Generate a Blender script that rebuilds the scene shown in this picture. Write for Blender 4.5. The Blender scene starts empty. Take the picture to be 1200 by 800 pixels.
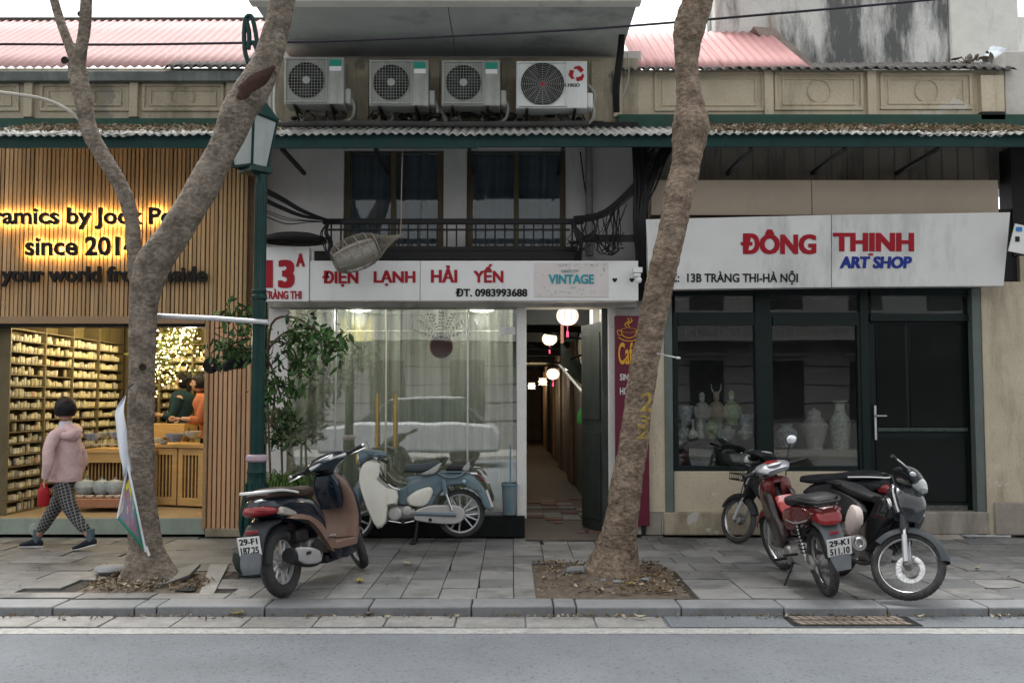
import bpy, bmesh, math, random
from math import sin, cos, pi, radians as R, sqrt, atan2
from mathutils import Vector as V, Matrix, noise
from mathutils.bvhtree import BVHTree
random.seed(7)
SC = bpy.context.scene
COL = SC.collection

# ------------------------------------------------------------------ camera, sky, sun, exposure
CAM_Z = 1.57
PITCH = math.atan(70 / 1166.67)
cam_d = bpy.data.cameras.new('camera'); cam = bpy.data.objects.new('camera', cam_d); COL.objects.link(cam)
cam.location = (0, 0, CAM_Z); cam.rotation_euler = (pi / 2 + PITCH, 0, 0)
cam_d.lens = 35; cam_d.sensor_width = 36; cam_d.clip_end = 500; cam_d.clip_start = 0.05
SC.camera = cam
w = bpy.data.worlds.new('World'); SC.world = w; w.use_nodes = True
nt = w.node_tree; bg = nt.nodes['Background']
sky = nt.nodes.new('ShaderNodeTexSky'); sky.sky_type = 'NISHITA'; sky.sun_disc = False
sky.sun_elevation = R(66); sky.sun_rotation = R(-20); sky.air_density = 1.0; sky.dust_density = 5.0; sky.ozone_density = 1.0
hs = nt.nodes.new('ShaderNodeHueSaturation'); hs.inputs['Saturation'].default_value = 0.07
nt.links.new(sky.outputs[0], hs.inputs['Color']); nt.links.new(hs.outputs[0], bg.inputs[0]); bg.inputs[1].default_value = 0.15
sun_d = bpy.data.lights.new('sun', 'SUN'); sun = bpy.data.objects.new('sun', sun_d); COL.objects.link(sun)
sun_d.energy = 0.8; sun_d.angle = R(24); sun_d.color = (1, .97, .93)
# veiled sun behind the roofs, a little to the left
sun.rotation_euler = (-R(90 - 66), 0, R(20)); sun.location = (-3, 12, 20)
SC.view_settings.view_transform = 'Standard'; SC.view_settings.look = 'None'; SC.view_settings.gamma = 1
SC.view_settings.use_curve_mapping = False
SC.view_settings.exposure = 1.42
SC.render.engine = 'CYCLES'; SC.cycles.use_denoising = True; SC.cycles.max_bounces = 8; SC.cycles.transparent_max_bounces = 12
SC.cycles.caustics_reflective = False; SC.cycles.caustics_refractive = False
SC.cycles.sample_clamp_indirect = 6.0

# ------------------------------------------------------------------ measuring: a sight line through the photograph's pixel grid
F = 1166.67
def ray(px, py):
    dx = (px - 600) / F; dy = (400 - py) / F
    return V((dx, cos(PITCH) - dy * sin(PITCH), sin(PITCH) + dy * cos(PITCH)))
def W(px, py, Y):
    d = ray(px, py); t = Y / d.y
    return V((d.x * t, Y, CAM_Z + d.z * t))
def G(px, py, z=0.0):
    d = ray(px, py); t = (z - CAM_Z) / d.z
    return V((d.x * t, d.y * t, z))
def rect(x0, y0, x1, y1, Y):
    m = (y0 + y1) / 2
    return W(x0, m, Y).x, W(x1, m, Y).x, W(600, y1, Y).z, W(600, y0, Y).z

# ------------------------------------------------------------------ materials
MATS = {}
def mat(name, col, rough=.6, metal=0.0, var=.12, vs=4.0, bump=0.0, bs=60.0, col2=None, streak=0.0, scol=(.03,.03,.028), ss=1.6, sth=.5,
        rnd=0.0, coat=0.0, emit=None, estr=0.0, alpha=None, spec=.22, rvar=.08, sx=1.0, sz=1.0, soft=.12, world=False, bd=.6, grime=0.0, patch=None):
    if name in MATS: return MATS[name]
    m = bpy.data.materials.new(name); m.use_nodes = True; MATS[name] = m
    N = m.node_tree.nodes; L = m.node_tree.links; b = N['Principled BSDF']
    def n(t, **k):
        x = N.new(t)
        for a, v in k.items():
            if a in x.inputs: x.inputs[a].default_value = v
            else: setattr(x, a, v)
        return x
    tc = n('ShaderNodeNewGeometry').outputs['Position'] if world else n('ShaderNodeTexCoord').outputs['Object']
    mp = n('ShaderNodeMapping'); L.new(tc, mp.inputs[0]); mp.inputs['Scale'].default_value = (sx, sx, sz)
    c = (*col, 1)
    mix = n('ShaderNodeMix', data_type='RGBA')
    nz = n('ShaderNodeTexNoise'); nz.inputs['Scale'].default_value = vs; nz.inputs['Detail'].default_value = 8; nz.inputs['Roughness'].default_value = .65
    L.new(mp.outputs[0], nz.inputs['Vector'])
    rp = n('ShaderNodeMapRange'); rp.inputs['From Min'].default_value = .3; rp.inputs['From Max'].default_value = .7
    L.new(nz.outputs[0], rp.inputs['Value']); L.new(rp.outputs[0], mix.inputs['Factor'])
    if col2 is None:
        mix.inputs['A'].default_value = tuple(min(1, x * (1 - var)) for x in col) + (1,)
        mix.inputs['B'].default_value = tuple(min(1, x * (1 + var)) for x in col) + (1,)
    else:
        mix.inputs['A'].default_value = c; mix.inputs['B'].default_value = (*col2, 1)
    out = mix.outputs['Result']
    if streak > 0:
        mp2 = n('ShaderNodeMapping'); mp2.inputs['Scale'].default_value = (1, 1, .22); L.new(tc, mp2.inputs[0])
        n2 = n('ShaderNodeTexNoise'); n2.inputs['Scale'].default_value = ss; n2.inputs['Detail'].default_value = 9; n2.inputs['Roughness'].default_value = .7
        L.new(mp2.outputs[0], n2.inputs['Vector'])
        r2 = n('ShaderNodeMapRange'); r2.inputs['From Min'].default_value = sth; r2.inputs['From Max'].default_value = sth + soft; r2.inputs['To Max'].default_value = streak
        L.new(n2.outputs[0], r2.inputs['Value'])
        mx = n('ShaderNodeMix', data_type='RGBA'); L.new(r2.outputs[0], mx.inputs['Factor']); L.new(out, mx.inputs['A']); mx.inputs['B'].default_value = (*scol, 1)
        out = mx.outputs['Result']
    if grime > 0:   # fine dark specks
        n3 = n('ShaderNodeTexNoise'); n3.inputs['Scale'].default_value = 45; n3.inputs['Detail'].default_value = 5
        L.new(tc, n3.inputs['Vector'])
        r3 = n('ShaderNodeMapRange'); r3.inputs['From Min'].default_value = .56; r3.inputs['From Max'].default_value = .68; r3.inputs['To Max'].default_value = grime
        L.new(n3.outputs[0], r3.inputs['Value'])
        mx = n('ShaderNodeMix', data_type='RGBA'); L.new(r3.outputs[0], mx.inputs['Factor']); L.new(out, mx.inputs['A']); mx.inputs['B'].default_value = (*[x * .35 for x in col], 1)
        out = mx.outputs['Result']
    if patch:   # peeled or repaired patches with their own edge: (colour, threshold, scale)
        n5 = n('ShaderNodeTexNoise'); n5.inputs['Scale'].default_value = patch[2]; n5.inputs['Detail'].default_value = 10; n5.inputs['Roughness'].default_value = .6
        L.new(tc, n5.inputs['Vector']); r5 = n('ShaderNodeMapRange'); r5.inputs['From Min'].default_value = patch[1]; r5.inputs['From Max'].default_value = patch[1] + .015; r5.inputs['To Max'].default_value = .85
        L.new(n5.outputs[0], r5.inputs['Value']); mx = n('ShaderNodeMix', data_type='RGBA'); L.new(r5.outputs[0], mx.inputs['Factor']); L.new(out, mx.inputs['A']); mx.inputs['B'].default_value = (*patch[0], 1); out = mx.outputs['Result']
    if rnd > 0:
        oi = n('ShaderNodeObjectInfo'); hv = n('ShaderNodeHueSaturation'); mr = n('ShaderNodeMapRange')
        mr.inputs['To Min'].default_value = 1 - rnd; mr.inputs['To Max'].default_value = 1 + rnd
        L.new(oi.outputs['Random'], mr.inputs['Value']); L.new(mr.outputs[0], hv.inputs['Value']); L.new(out, hv.inputs['Color']); out = hv.outputs[0]
    L.new(out, b.inputs['Base Color'])
    rr = n('ShaderNodeMapRange'); rr.inputs['To Min'].default_value = max(.02, rough - rvar); rr.inputs['To Max'].default_value = min(1, rough + rvar)
    L.new(nz.outputs[0], rr.inputs['Value']); L.new(rr.outputs[0], b.inputs['Roughness'])
    b.inputs['Metallic'].default_value = metal; b.inputs['Specular IOR Level'].default_value = spec
    if coat: b.inputs['Coat Weight'].default_value = coat; b.inputs['Coat Roughness'].default_value = .08
    if bump > 0:
        n4 = n('ShaderNodeTexNoise'); n4.inputs['Scale'].default_value = bs; n4.inputs['Detail'].default_value = 6
        L.new(mp.outputs[0], n4.inputs['Vector'])
        bp = n('ShaderNodeBump'); bp.inputs['Strength'].default_value = bd; bp.inputs['Distance'].default_value = bump
        L.new(n4.outputs[0], bp.inputs['Height']); L.new(bp.outputs[0], b.inputs['Normal'])
    if emit:
        b.inputs['Emission Color'].default_value = (*emit, 1); b.inputs['Emission Strength'].default_value = estr
    if alpha is not None: b.inputs['Alpha'].default_value = alpha
    return m
def glass(name, tint=(.9,.93,.92), ior=1.5, boost=0.0, rough=.0):
    if name in MATS: return MATS[name]
    m = bpy.data.materials.new(name); m.use_nodes = True; MATS[name] = m
    N = m.node_tree.nodes; L = m.node_tree.links; N.clear()
    o = N.new('ShaderNodeOutputMaterial'); t = N.new('ShaderNodeBsdfTransparent'); g = N.new('ShaderNodeBsdfGlossy'); f = N.new('ShaderNodeFresnel'); mx = N.new('ShaderNodeMixShader')
    t.inputs[0].default_value = (*tint, 1); g.inputs['Roughness'].default_value = rough; f.inputs[0].default_value = ior
    ad = N.new('ShaderNodeMath'); ad.operation = 'ADD'; ad.inputs[1].default_value = boost; L.new(f.outputs[0], ad.inputs[0]); L.new(ad.outputs[0], mx.inputs[0])
    nz = N.new('ShaderNodeTexNoise'); nz.inputs['Scale'].default_value = 1.3; bp = N.new('ShaderNodeBump'); bp.inputs['Distance'].default_value = .0018; bp.inputs['Strength'].default_value = .5
    tc = N.new('ShaderNodeTexCoord'); L.new(tc.outputs['Object'], nz.inputs['Vector']); L.new(nz.outputs[0], bp.inputs['Height']); L.new(bp.outputs[0], g.inputs['Normal'])
    L.new(t.outputs[0], mx.inputs[1]); L.new(g.outputs[0], mx.inputs[2]); L.new(mx.outputs[0], o.inputs[0]); return m

# ------------------------------------------------------------------ mesh builder
def cr(p, t):   # catmull-rom through a list of equal tuples
    n = len(p); i = min(int(t), n - 2); u = t - i
    a = p[max(i-1, 0)]; b = p[i]; c = p[i+1]; d = p[min(i+2, n-1)]
    return [0.5 * ((2*b[k]) + (-a[k]+c[k])*u + (2*a[k]-5*b[k]+4*c[k]-d[k])*u*u + (-a[k]+3*b[k]-3*c[k]+d[k])*u**3) for k in range(len(b))]
def smoothpath(p, k=4):
    n = (len(p) - 1) * k
    return [cr(p, i / k) for i in range(n)] + [list(p[-1])]
class MB:
    def __init__(s): s.v = []; s.f = []; s.m = []; s.mi = 0
    def add(s, vs, fs, M=None):
        o = len(s.v)
        s.v += [tuple(M @ V(q)) if M else tuple(q) for q in vs]
        s.f += [tuple(o + i for i in f) for f in fs]; s.m += [s.mi] * len(fs); return s
    def box(s, x0, x1, y0, y1, z0, z1, M=None):
        if x0 > x1: x0, x1 = x1, x0
        if y0 > y1: y0, y1 = y1, y0
        if z0 > z1: z0, z1 = z1, z0
        return s.add([(x0,y0,z0),(x1,y0,z0),(x1,y1,z0),(x0,y1,z0),(x0,y0,z1),(x1,y0,z1),(x1,y1,z1),(x0,y1,z1)],
                     [(0,3,2,1),(4,5,6,7),(0,1,5,4),(1,2,6,5),(2,3,7,6),(3,0,4,7)], M)
    def pbox(s, px0, py0, px1, py1, Y, d):      # front face at distance Y, measured off the photo
        x0, x1, z0, z1 = rect(px0, py0, px1, py1, Y)
        return s.box(x0, x1, Y, Y + d, z0, z1)
    def hexa(s, a, b): # two quads
        return s.add(list(a) + list(b), [(0,1,2,3)[::-1],(4,5,6,7),(0,1,5,4),(1,2,6,5),(2,3,7,6),(3,0,4,7)])
    def tube(s, pts, r, n=8, M=None, caps=True, k=0, flat=1.0, up=None):
        pts = [list(p) for p in pts]
        rr = [r] * len(pts) if not hasattr(r, '__len__') else list(r)
        q = [p[:3] + [x] for p, x in zip(pts, rr)]
        if k: q = smoothpath(q, k)
        P = [V(p[:3]) for p in q]; vs = []; fs = []
        T = [(P[min(i+1, len(P)-1)] - P[max(i-1, 0)]).normalized() for i in range(len(P))]
        nrm = T[0].orthogonal().normalized() if up is None else V(up)
        for i, p in enumerate(P):
            t = T[i]; nrm = (nrm - t * nrm.dot(t))
            nrm = nrm.normalized() if nrm.length > 1e-6 else t.orthogonal().normalized()
            b = t.cross(nrm)
            for j in range(n):
                a = 2 * pi * j / n
                vs.append(p + (nrm * cos(a) * flat + b * sin(a)) * max(q[i][3], 1e-5))
        for i in range(len(P) - 1):
            for j in range(n):
                fs.append((i*n+j, i*n+(j+1) % n, (i+1)*n+(j+1) % n, (i+1)*n+j))
        if caps: fs.append(tuple(range(n))[::-1]); fs.append(tuple((len(P)-1)*n + j for j in range(n)))
        return s.add(vs, fs, M)
    def lathe(s, prof, c=(0,0,0), n=16, M=None, axis='z', caps=True):
        vs = []; fs = []
        for r, h in prof:
            for j in range(n):
                a = 2*pi*j/n
                q = (r*cos(a), r*sin(a), h) if axis == 'z' else ((r*cos(a), h, r*sin(a)) if axis == 'y' else (h, r*cos(a), r*sin(a)))
                vs.append((q[0]+c[0], q[1]+c[1], q[2]+c[2]))
        for i in range(len(prof)-1):
            for j in range(n): fs.append((i*n+j, i*n+(j+1) % n, (i+1)*n+(j+1) % n, (i+1)*n+j))
        if caps: fs.append(tuple(range(n))[::-1]); fs.append(tuple((len(prof)-1)*n+j for j in range(n)))
        return s.add(vs, fs, M)
    def loft(s, secs, n=16, k=4, M=None, caps=True):
        """secs: (x, z, angle_deg, half_width_y, half_height, exponent[, y]) rings across a path in the xz plane"""
        secs = [list(q) + ([0] if len(q) == 6 else []) for q in secs]
        q = smoothpath(secs, k); vs = []; fs = []
        for x, z, a, hw, hh, e, y0 in q:
            a = R(a); nx, nz = -sin(a), cos(a); e = max(e, .6)
            for j in range(n):
                t = 2*pi*j/n; c, d = cos(t), sin(t)
                yy = math.copysign(abs(c)**(2/e), c)*hw; h = math.copysign(abs(d)**(2/e), d)*hh
                vs.append((x + nx*h, y0 + yy, z + nz*h))
        for i in range(len(q)-1):
            for j in range(n): fs.append((i*n+j, i*n+(j+1) % n, (i+1)*n+(j+1) % n, (i+1)*n+j))
        if caps: fs.append(tuple(range(n))[::-1]); fs.append(tuple((len(q)-1)*n+j for j in range(n)))
        return s.add(vs, fs, M)
    def ell(s, c, r, n=12, M=None, m=8):
        prof = [(max(sin(pi*i/m), .001), -cos(pi*i/m)) for i in range(m+1)]
        b = MB().lathe(prof, n=n)
        return s.add([(c[0]+x*r[0], c[1]+y*r[1], c[2]+z*r[2]) for x, y, z in b.v], b.f, M)
    def slab(s, poly, y0, y1, M=None, k=0):   # polygon in xz, thick in y
        if k:
            p = poly + [poly[0]]; n = len(poly)
            poly = [cr([poly[-1]] + p + [poly[1]], 1 + i/k) for i in range(n*k)]
        n = len(poly)
        vs = [(x, y0, z) for x, z in poly] + [(x, y1, z) for x, z in poly]
        fs = [tuple(range(n)), tuple(range(n, 2*n))[::-1]] + [(i, (i+1) % n, n+(i+1) % n, n+i)[::-1] for i in range(n)]
        return s.add(vs, fs, M)
    def dome(s, poly, y0, h, M=None, k=3, inset=.25, rings=3):   # polygon panel in xz that bulges from y0 to y0+h
        if k:
            n = len(poly); poly = [cr([poly[-1]] + poly + [poly[0], poly[1]], 1 + i/k) for i in range(n*k)]
        n = len(poly); cx = sum(p[0] for p in poly)/n; cz = sum(p[1] for p in poly)/n
        vs = []; fs = []
        for i in range(rings+1):
            a = (pi/2)*i/rings; f = 1 - inset*(1-cos(a)); y = y0 + h*sin(a)
            vs += [(cx+(x-cx)*f, y, cz+(z-cz)*f) for x, z in poly]
        for i in range(rings):
            for j in range(n): fs.append((i*n+j, i*n+(j+1) % n, (i+1)*n+(j+1) % n, (i+1)*n+j))
        fs.append(tuple(range(n))); fs.append(tuple(rings*n+j for j in range(n)))
        return s.add(vs, fs, M)
    def torus(s, c, Rr, r, n=32, m=8, M=None, axis='y', fl=1.0, a0=0, a1=2*pi):
        vs = []; fs = []; full = abs(a1-a0-2*pi) < 1e-6; N = n if full else n+1
        for i in range(N):
            a = a0 + (a1-a0)*i/n
            for j in range(m):
                b = 2*pi*j/m; q = Rr + r*cos(b); h = r*fl*sin(b)
                p = (q*cos(a), h, q*sin(a)) if axis == 'y' else (q*cos(a), q*sin(a), h) if axis == 'z' else (h, q*cos(a), q*sin(a))
                vs.append((c[0]+p[0], c[1]+p[1], c[2]+p[2]))
        for i in range(n if full else n):
            for j in range(m): fs.append((i*m+j, i*m+(j+1) % m, ((i+1) % N)*m+(j+1) % m, ((i+1) % N)*m+j))
        return s.add(vs, fs, M)
    def arcshell(s, c, Rr, a0, a1, w, drop, th=.006, n=16, M=None, w1=None):   # mudguard: an arched strip round a wheel
        vs = []; fs = []; prof = [(-1, -drop), (-.82, -drop*.35), (-.45, 0), (0, .004), (.45, 0), (.82, -drop*.35), (1, -drop)]
        prof = prof + [(y*.93, h-th) for y, h in prof[::-1]]; m = len(prof)
        for i in range(n+1):
            t = i/n; a = R(a0+(a1-a0)*t); ww = w if w1 is None else w+(w1-w)*t
            for y, h in prof: vs.append((c[0]+(Rr+h)*cos(a), c[1]+y*ww/2, c[2]+(Rr+h)*sin(a)))
        for i in range(n):
            for j in range(m): fs.append((i*m+j, i*m+(j+1) % m, (i+1)*m+(j+1) % m, (i+1)*m+j))
        fs.append(tuple(range(m))); fs.append(tuple(n*m+j for j in range(m)))
        return s.add(vs, fs, M)
    def sheet(s, fn, nu, nv, th=0.0):
        vs = [fn(i/nu, j/nv) for j in range(nv+1) for i in range(nu+1)]; w_ = nu+1
        fs = [(j*w_+i, j*w_+i+1, (j+1)*w_+i+1, (j+1)*w_+i) for j in range(nv) for i in range(nu)]
        return s.add(vs, fs)

ROOT = {}
def thing(name, label, cat, loc=(0,0,0), rot=None, group=None, kind=None):
    o = bpy.data.objects.new(name, None); COL.objects.link(o); o.empty_display_size = .1
    if rot is None: o.location = loc
    else: o.matrix_world = Matrix.Translation(V(loc)) @ rot
    tag(o, label, cat, group, kind); ROOT[o] = V(loc); return o
def tag(o, label=None, cat=None, group=None, kind=None):
    if label: o['label'] = label
    if cat: o['category'] = cat
    if group: o['group'] = group
    if kind: o['kind'] = kind
    return o
def mesh(name, mb, mats, off=(0,0,0), smooth=True, ang=35):
    me = bpy.data.meshes.new(name); ox, oy, oz = off
    me.from_pydata([(a-ox, b-oy, c-oz) for a, b, c in mb.v], [], mb.f)
    for m in (mats if isinstance(mats, (list, tuple)) else [mats]): me.materials.append(m)
    if len(me.materials) > 1: me.polygons.foreach_set('material_index', mb.m)
    me.validate()
    if smooth:
        me.shade_smooth(); me.set_sharp_from_angle(angle=R(ang))
    me.update(); return me
def part(name, mb, mats, parent=None, local=False, bev=0, bseg=2, smooth=True, label=None, ang=35, sub=0, solid=0, kind=None, fixn=False):
    root = parent
    while root is not None and root.parent is not None: root = root.parent
    off = (0,0,0) if (root is None or local) else ROOT.get(root, V((0,0,0)))
    me = mesh(name, mb, mats, off, smooth, ang)
    if fixn:
        b = bmesh.new(); b.from_mesh(me); bmesh.ops.recalc_face_normals(b, faces=b.faces); b.to_mesh(me); b.free()
    o = bpy.data.objects.new(name, me); COL.objects.link(o)
    if parent: o.parent = parent
    if solid:
        m = o.modifiers.new('solid', 'SOLIDIFY'); m.thickness = solid; m.offset = 0
    if bev:
        m = o.modifiers.new('bevel', 'BEVEL'); m.width = bev; m.segments = bseg; m.limit_method = 'ANGLE'; m.angle_limit = R(35); m.harden_normals = False
    if sub:
        m = o.modifiers.new('sub', 'SUBSURF'); m.levels = sub; m.render_levels = sub
    if label: o['label'] = label
    if kind: o['kind'] = kind
    return o
def alone(name, mb, mats, label=None, cat=None, group=None, kind=None, org=None, **k):
    """a thing that is one mesh; its origin is put at org (or its lowest centre)"""
    if org is None:
        xs = [p[0] for p in mb.v]; ys = [p[1] for p in mb.v]; zs = [p[2] for p in mb.v]
        org = ((min(xs)+max(xs))/2, (min(ys)+max(ys))/2, min(zs))
    b = MB(); b.v = [(x-org[0], y-org[1], z-org[2]) for x, y, z in mb.v]; b.f = mb.f; b.m = mb.m
    o = part(name, b, mats, None, **k); o.location = org; ROOT[o] = V(org)
    return tag(o, label, cat, group, kind)
def copy(o, parent=None, loc=None, rz=None, sc=None):
    c = o.copy(); COL.objects.link(c); c.parent = parent
    if loc is not None: c.location = loc
    if rz is not None: c.rotation_euler.z = rz
    if sc is not None: c.scale = sc if hasattr(sc, '__len__') else (sc,)*3
    return c

# ------------------------------------------------------------------ lettering
def glyphs(s, bold=0.0, ext=0.0, shear=0.0, sp=1.0, stack=True):
    if stack and bold >= .025:   # heavy weight: the same outline repeated a hair apart, each copy at its own depth
        g = glyphs(s, .008, ext, shear, sp, False); o = MB(); k = 0
        for dx in (-1, -.33, .33, 1):
            for dy in (-.6, .6):
                o.add([(x+dx*bold, y_+dy*bold*.8, z*(1+.06*k)) for x, y_, z in g.v], g.f); k += 1
        return o
    cu = bpy.data.curves.new('lettering', 'FONT'); cu.body = s; cu.offset = bold; cu.extrude = ext; cu.shear = shear; cu.resolution_u = 3; cu.space_character = sp
    o = bpy.data.objects.new('lettering', cu); COL.objects.link(o); bpy.context.view_layer.update()
    dg = bpy.context.evaluated_depsgraph_get(); me = o.evaluated_get(dg).to_mesh()
    b = MB(); b.add([tuple(v.co) for v in me.vertices], [tuple(p.vertices) for p in me.polygons])
    o.evaluated_get(dg).to_mesh_clear(); bpy.data.objects.remove(o); bpy.data.curves.remove(cu); return b
def fit(b, fn):
    """maps the glyphs' box to u,v in 0..1 and depth w, then through fn(u,v,w)"""
    xs = [p[0] for p in b.v]; ys = [p[1] for p in b.v]; x0, x1, y0, y1 = min(xs), max(xs), min(ys), max(ys)
    c = MB(); c.v = [tuple(fn((x-x0)/max(x1-x0, 1e-6), (y-y0)/max(y1-y0, 1e-6), z)) for x, y, z in b.v]; c.f = b.f; c.m = b.m; return c
def ptext(s, x0, y0, x1, y1, Y, m, parent, th=.004, bold=.02, name='lettering', tilt=0.0, Y0=None, shear=0, sp=1.0, lean=None):
    """text filling the pixel box x0..x1,y0..y1 at distance Y, facing the street"""
    b = glyphs(s, bold, 1.0, shear, sp)
    def fn(u, v, w_):
        px = x0+(x1-x0)*u; py = y1+(y0-y1)*v
        yy = Y if lean is None else lean(px, py)
        p = W(px, py, yy); return (p.x, p.y - w_*th - th*.8, p.z)
    return part(name, fit(b, fn), m, parent, smooth=False)
# ------------------------------------------------------------------ palette
asphalt = mat('asphalt', (.150,.163,.176), .85, var=.12, vs=1.3, bump=.010, bs=95, grime=.6, streak=.35, scol=(.10,.108,.115), ss=.9, sth=.5, soft=.2, world=True)
linep = mat('road_paint', (.32,.32,.305), .8, var=.25, vs=14, grime=.7, streak=.5, scol=(.2,.2,.195), ss=3, sth=.52, world=True)
stone = mat('paving_stone', (.180,.179,.172), .7, var=.22, vs=5, bump=.003, bs=70, streak=.75, scol=(.065,.066,.064), ss=1.3, sth=.50, rnd=.26, world=True, spec=.35)
kerbm = mat('kerb_stone', (.20,.208,.214), .7, var=.2, vs=6, bump=.004, bs=60, streak=.4, scol=(.08,.08,.075), ss=3, rnd=.12, world=True)
gutm = mat('gutter_stone', (.23,.225,.215), .85, var=.25, vs=7, bump=.003, bs=60, rnd=.12, world=True, grime=.4)
bed = mat('joint_dirt', (.045,.042,.038), .95, var=.4, vs=20, bump=.006, bs=90, world=True)
soil = mat('soil', (.125,.10,.078), .95, var=.45, vs=9, bump=.012, bs=45, world=True, grime=.5)
def leafm(name, c, **k): return mat(name, c, .65, var=.3, vs=6, **k)
dryleaf = leafm('dry_leaf', (.21,.155,.09), rnd=.3); yelleaf = leafm('yellow_leaf', (.45,.38,.1)); paleleaf = leafm('pale_dry_leaf', (.36,.31,.23))
cream = mat('cream_plaster', (.52,.455,.34), .85, var=.13, vs=2, bump=.004, bs=40, streak=.6, scol=(.2,.17,.125), ss=1.7, sth=.53, world=True, grime=.3, patch=((.56,.54,.49), .62, 1.7))
cream2 = mat('old_cream_plaster', (.40,.355,.265), .85, var=.14, vs=2.5, bump=.005, bs=30, streak=.6, scol=(.14,.12,.085), ss=2.2, sth=.5, world=True, grime=.4, patch=((.22,.21,.18), .63, 2.6))
mould = mat('mould_wall', (.66,.66,.63), .9, var=.1, vs=3, bump=.006, bs=22, streak=.97, scol=(.11,.115,.115), ss=1.5, sth=.44, soft=.12, world=True, grime=.35)
pale = mat('pale_old_wall', (.74,.73,.68), .9, var=.1, vs=3, bump=.005, bs=22, streak=.55, scol=(.26,.26,.25), ss=1.3, sth=.55, world=True)
greyw = mat('grey_upper_wall', (.52,.51,.50), .85, var=.12, vs=1.5, bump=.004, bs=30, streak=.5, scol=(.17,.16,.155), ss=1.4, sth=.54, world=True)
whitew = mat('white_plaster', (.68,.67,.64), .8, var=.07, vs=3, bump=.004, bs=35, streak=.55, scol=(.30,.28,.25), ss=2.4, sth=.57, world=True, grime=.25, patch=((.40,.37,.33), .62, 2.4))
conc = mat('concrete_slab', (.47,.50,.48), .85, var=.13, vs=1.2, bump=.004, bs=25, streak=.4, scol=(.1,.1,.1), ss=1.2, world=True)
dkgreen = mat('dark_green_paint', (.008,.038,.034), .6, var=.2, vs=5, streak=.3, scol=(.03,.042,.04), ss=3, world=True)
bandgreen = mat('green_band_paint', (.030,.075,.058), .75, var=.2, vs=4, streak=.4, scol=(.05,.06,.05), ss=3, world=True)
doorgreen = mat('door_green_paint', (.006,.013,.012), .45, var=.25, vs=6, world=True)
postgreen = mat('lamp_post_paint', (.006,.036,.031), .35, var=.25, vs=9, streak=.3, scol=(.03,.045,.04), ss=6, bump=.001, bs=50)
framegrey = mat('green_grey_frame', (.12,.145,.135), .6, var=.12, vs=5, streak=.3, scol=(.09,.1,.09), ss=4, world=True)
redroof = mat('red_roof_sheet', (.43,.27,.265), .75, var=.12, vs=2, streak=.5, scol=(.32,.22,.2), ss=1.6, sth=.55, world=True)
fibro = mat('old_fibre_sheet', (.40,.40,.38), .9, var=.3, vs=9, bump=.003, bs=60, streak=.6, scol=(.12,.115,.1), ss=4, sth=.48, world=True)
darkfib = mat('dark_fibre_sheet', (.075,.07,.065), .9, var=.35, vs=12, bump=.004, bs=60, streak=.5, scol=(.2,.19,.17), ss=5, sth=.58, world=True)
slatm = mat('larch_slat', (.38,.25,.125), .65, var=.18, vs=3, col2=(.46,.31,.165), rnd=.22, streak=.45, scol=(.2,.11,.06), ss=9, sth=.56, bump=.001, bs=40, world=True, sx=4, sz=.7)
slatbk = mat('slat_backing', (.12,.075,.042), .9, var=.3)
oak = mat('light_oak', (.50,.32,.13), .5, var=.15, vs=5, rnd=.08, sx=1, sz=6)
shelfw = mat('shelf_board', (.15,.12,.065), .6, var=.2, vs=5)
shelfbk = mat('shelf_back', (.17,.135,.06), .8, var=.2)
signw = mat('sign_white', (.74,.74,.73), .5, var=.05, vs=2, streak=.45, scol=(.4,.4,.39), ss=3, sth=.56, world=True)
signg = mat('sign_grey_white', (.69,.69,.67), .5, var=.06, vs=2, streak=.5, scol=(.34,.34,.33), ss=1.4, sth=.54, world=True)
redp = mat('sign_red', (.34,.010,.022), .5, var=.08); bluep = mat('sign_blue', (.02,.04,.25), .5); blackp = mat('sign_black', (.012,.012,.014), .5); tealp = mat('sign_teal', (.035,.30,.36), .5)
black = mat('black_iron', (.012,.012,.013), .55, var=.3, vs=12)
cablem = mat('black_cable', (.010,.010,.011), .5, var=.2)
steel = mat('steel', (.5,.5,.5), .35, metal=.9, var=.1, vs=10); alum = mat('aluminium', (.55,.56,.57), .45, metal=.6, var=.1, vs=9, bump=.001, bs=60)
gold = mat('brass', (.62,.42,.13), .25, metal=1.0)
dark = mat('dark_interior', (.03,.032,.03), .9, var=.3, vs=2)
glz = glass('shop_glass', (.80,.84,.82), 1.5, .33); glzd = glass('art_shop_glass', (.92,.95,.94), 1.5, .03); glzw = glass('upper_window_glass', (.85,.9,.9), 1.45, .0)

# ------------------------------------------------------------------ ground, road, kerb, pavement
Y0R = 7.36
alone('ground', MB().box(-200, 200, -160, 240, -.5, -.082), asphalt, kind='structure')
alone('road', MB().box(-80, 80, -4.6, Y0R, -.1, -.076), asphalt, kind='structure')
g = MB()
for i in range(40):   # the edge line, worn in places
    x = -10 + i*.5; g.box(x, x+.5, 7.17 + random.uniform(-.004, .004), 7.335 + random.uniform(-.004, .004), -.076, -.0725)
alone('road_marking', g, linep, kind='structure', smooth=False)
gut = alone('gutter', MB().box(-12, 12, Y0R, 7.74, -.12, -.083), bed, kind='structure')
xs = [(-10.3 + .52*i) for i in range(22)]
for i, x in enumerate(xs):
    b = MB().box(x+.006, x+.514, 7.365, 7.715, -.1, -.068 + random.uniform(-.004, .004))
    part('paving_stone', b, gutm, gut, bev=.005)
part('paving_strip', MB().box(1.0+.16, 12, 7.365, 7.735, -.1, -.070), asphalt, gut)
gr = thing('drain_grate', 'rusty slotted drain grate in the gutter below the right hand motorbikes', 'drain grate', (3.02, 7.55, -.07))
gx0, gx1 = G(925, 722, -.07).x, G(1052, 722, -.07).x
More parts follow.
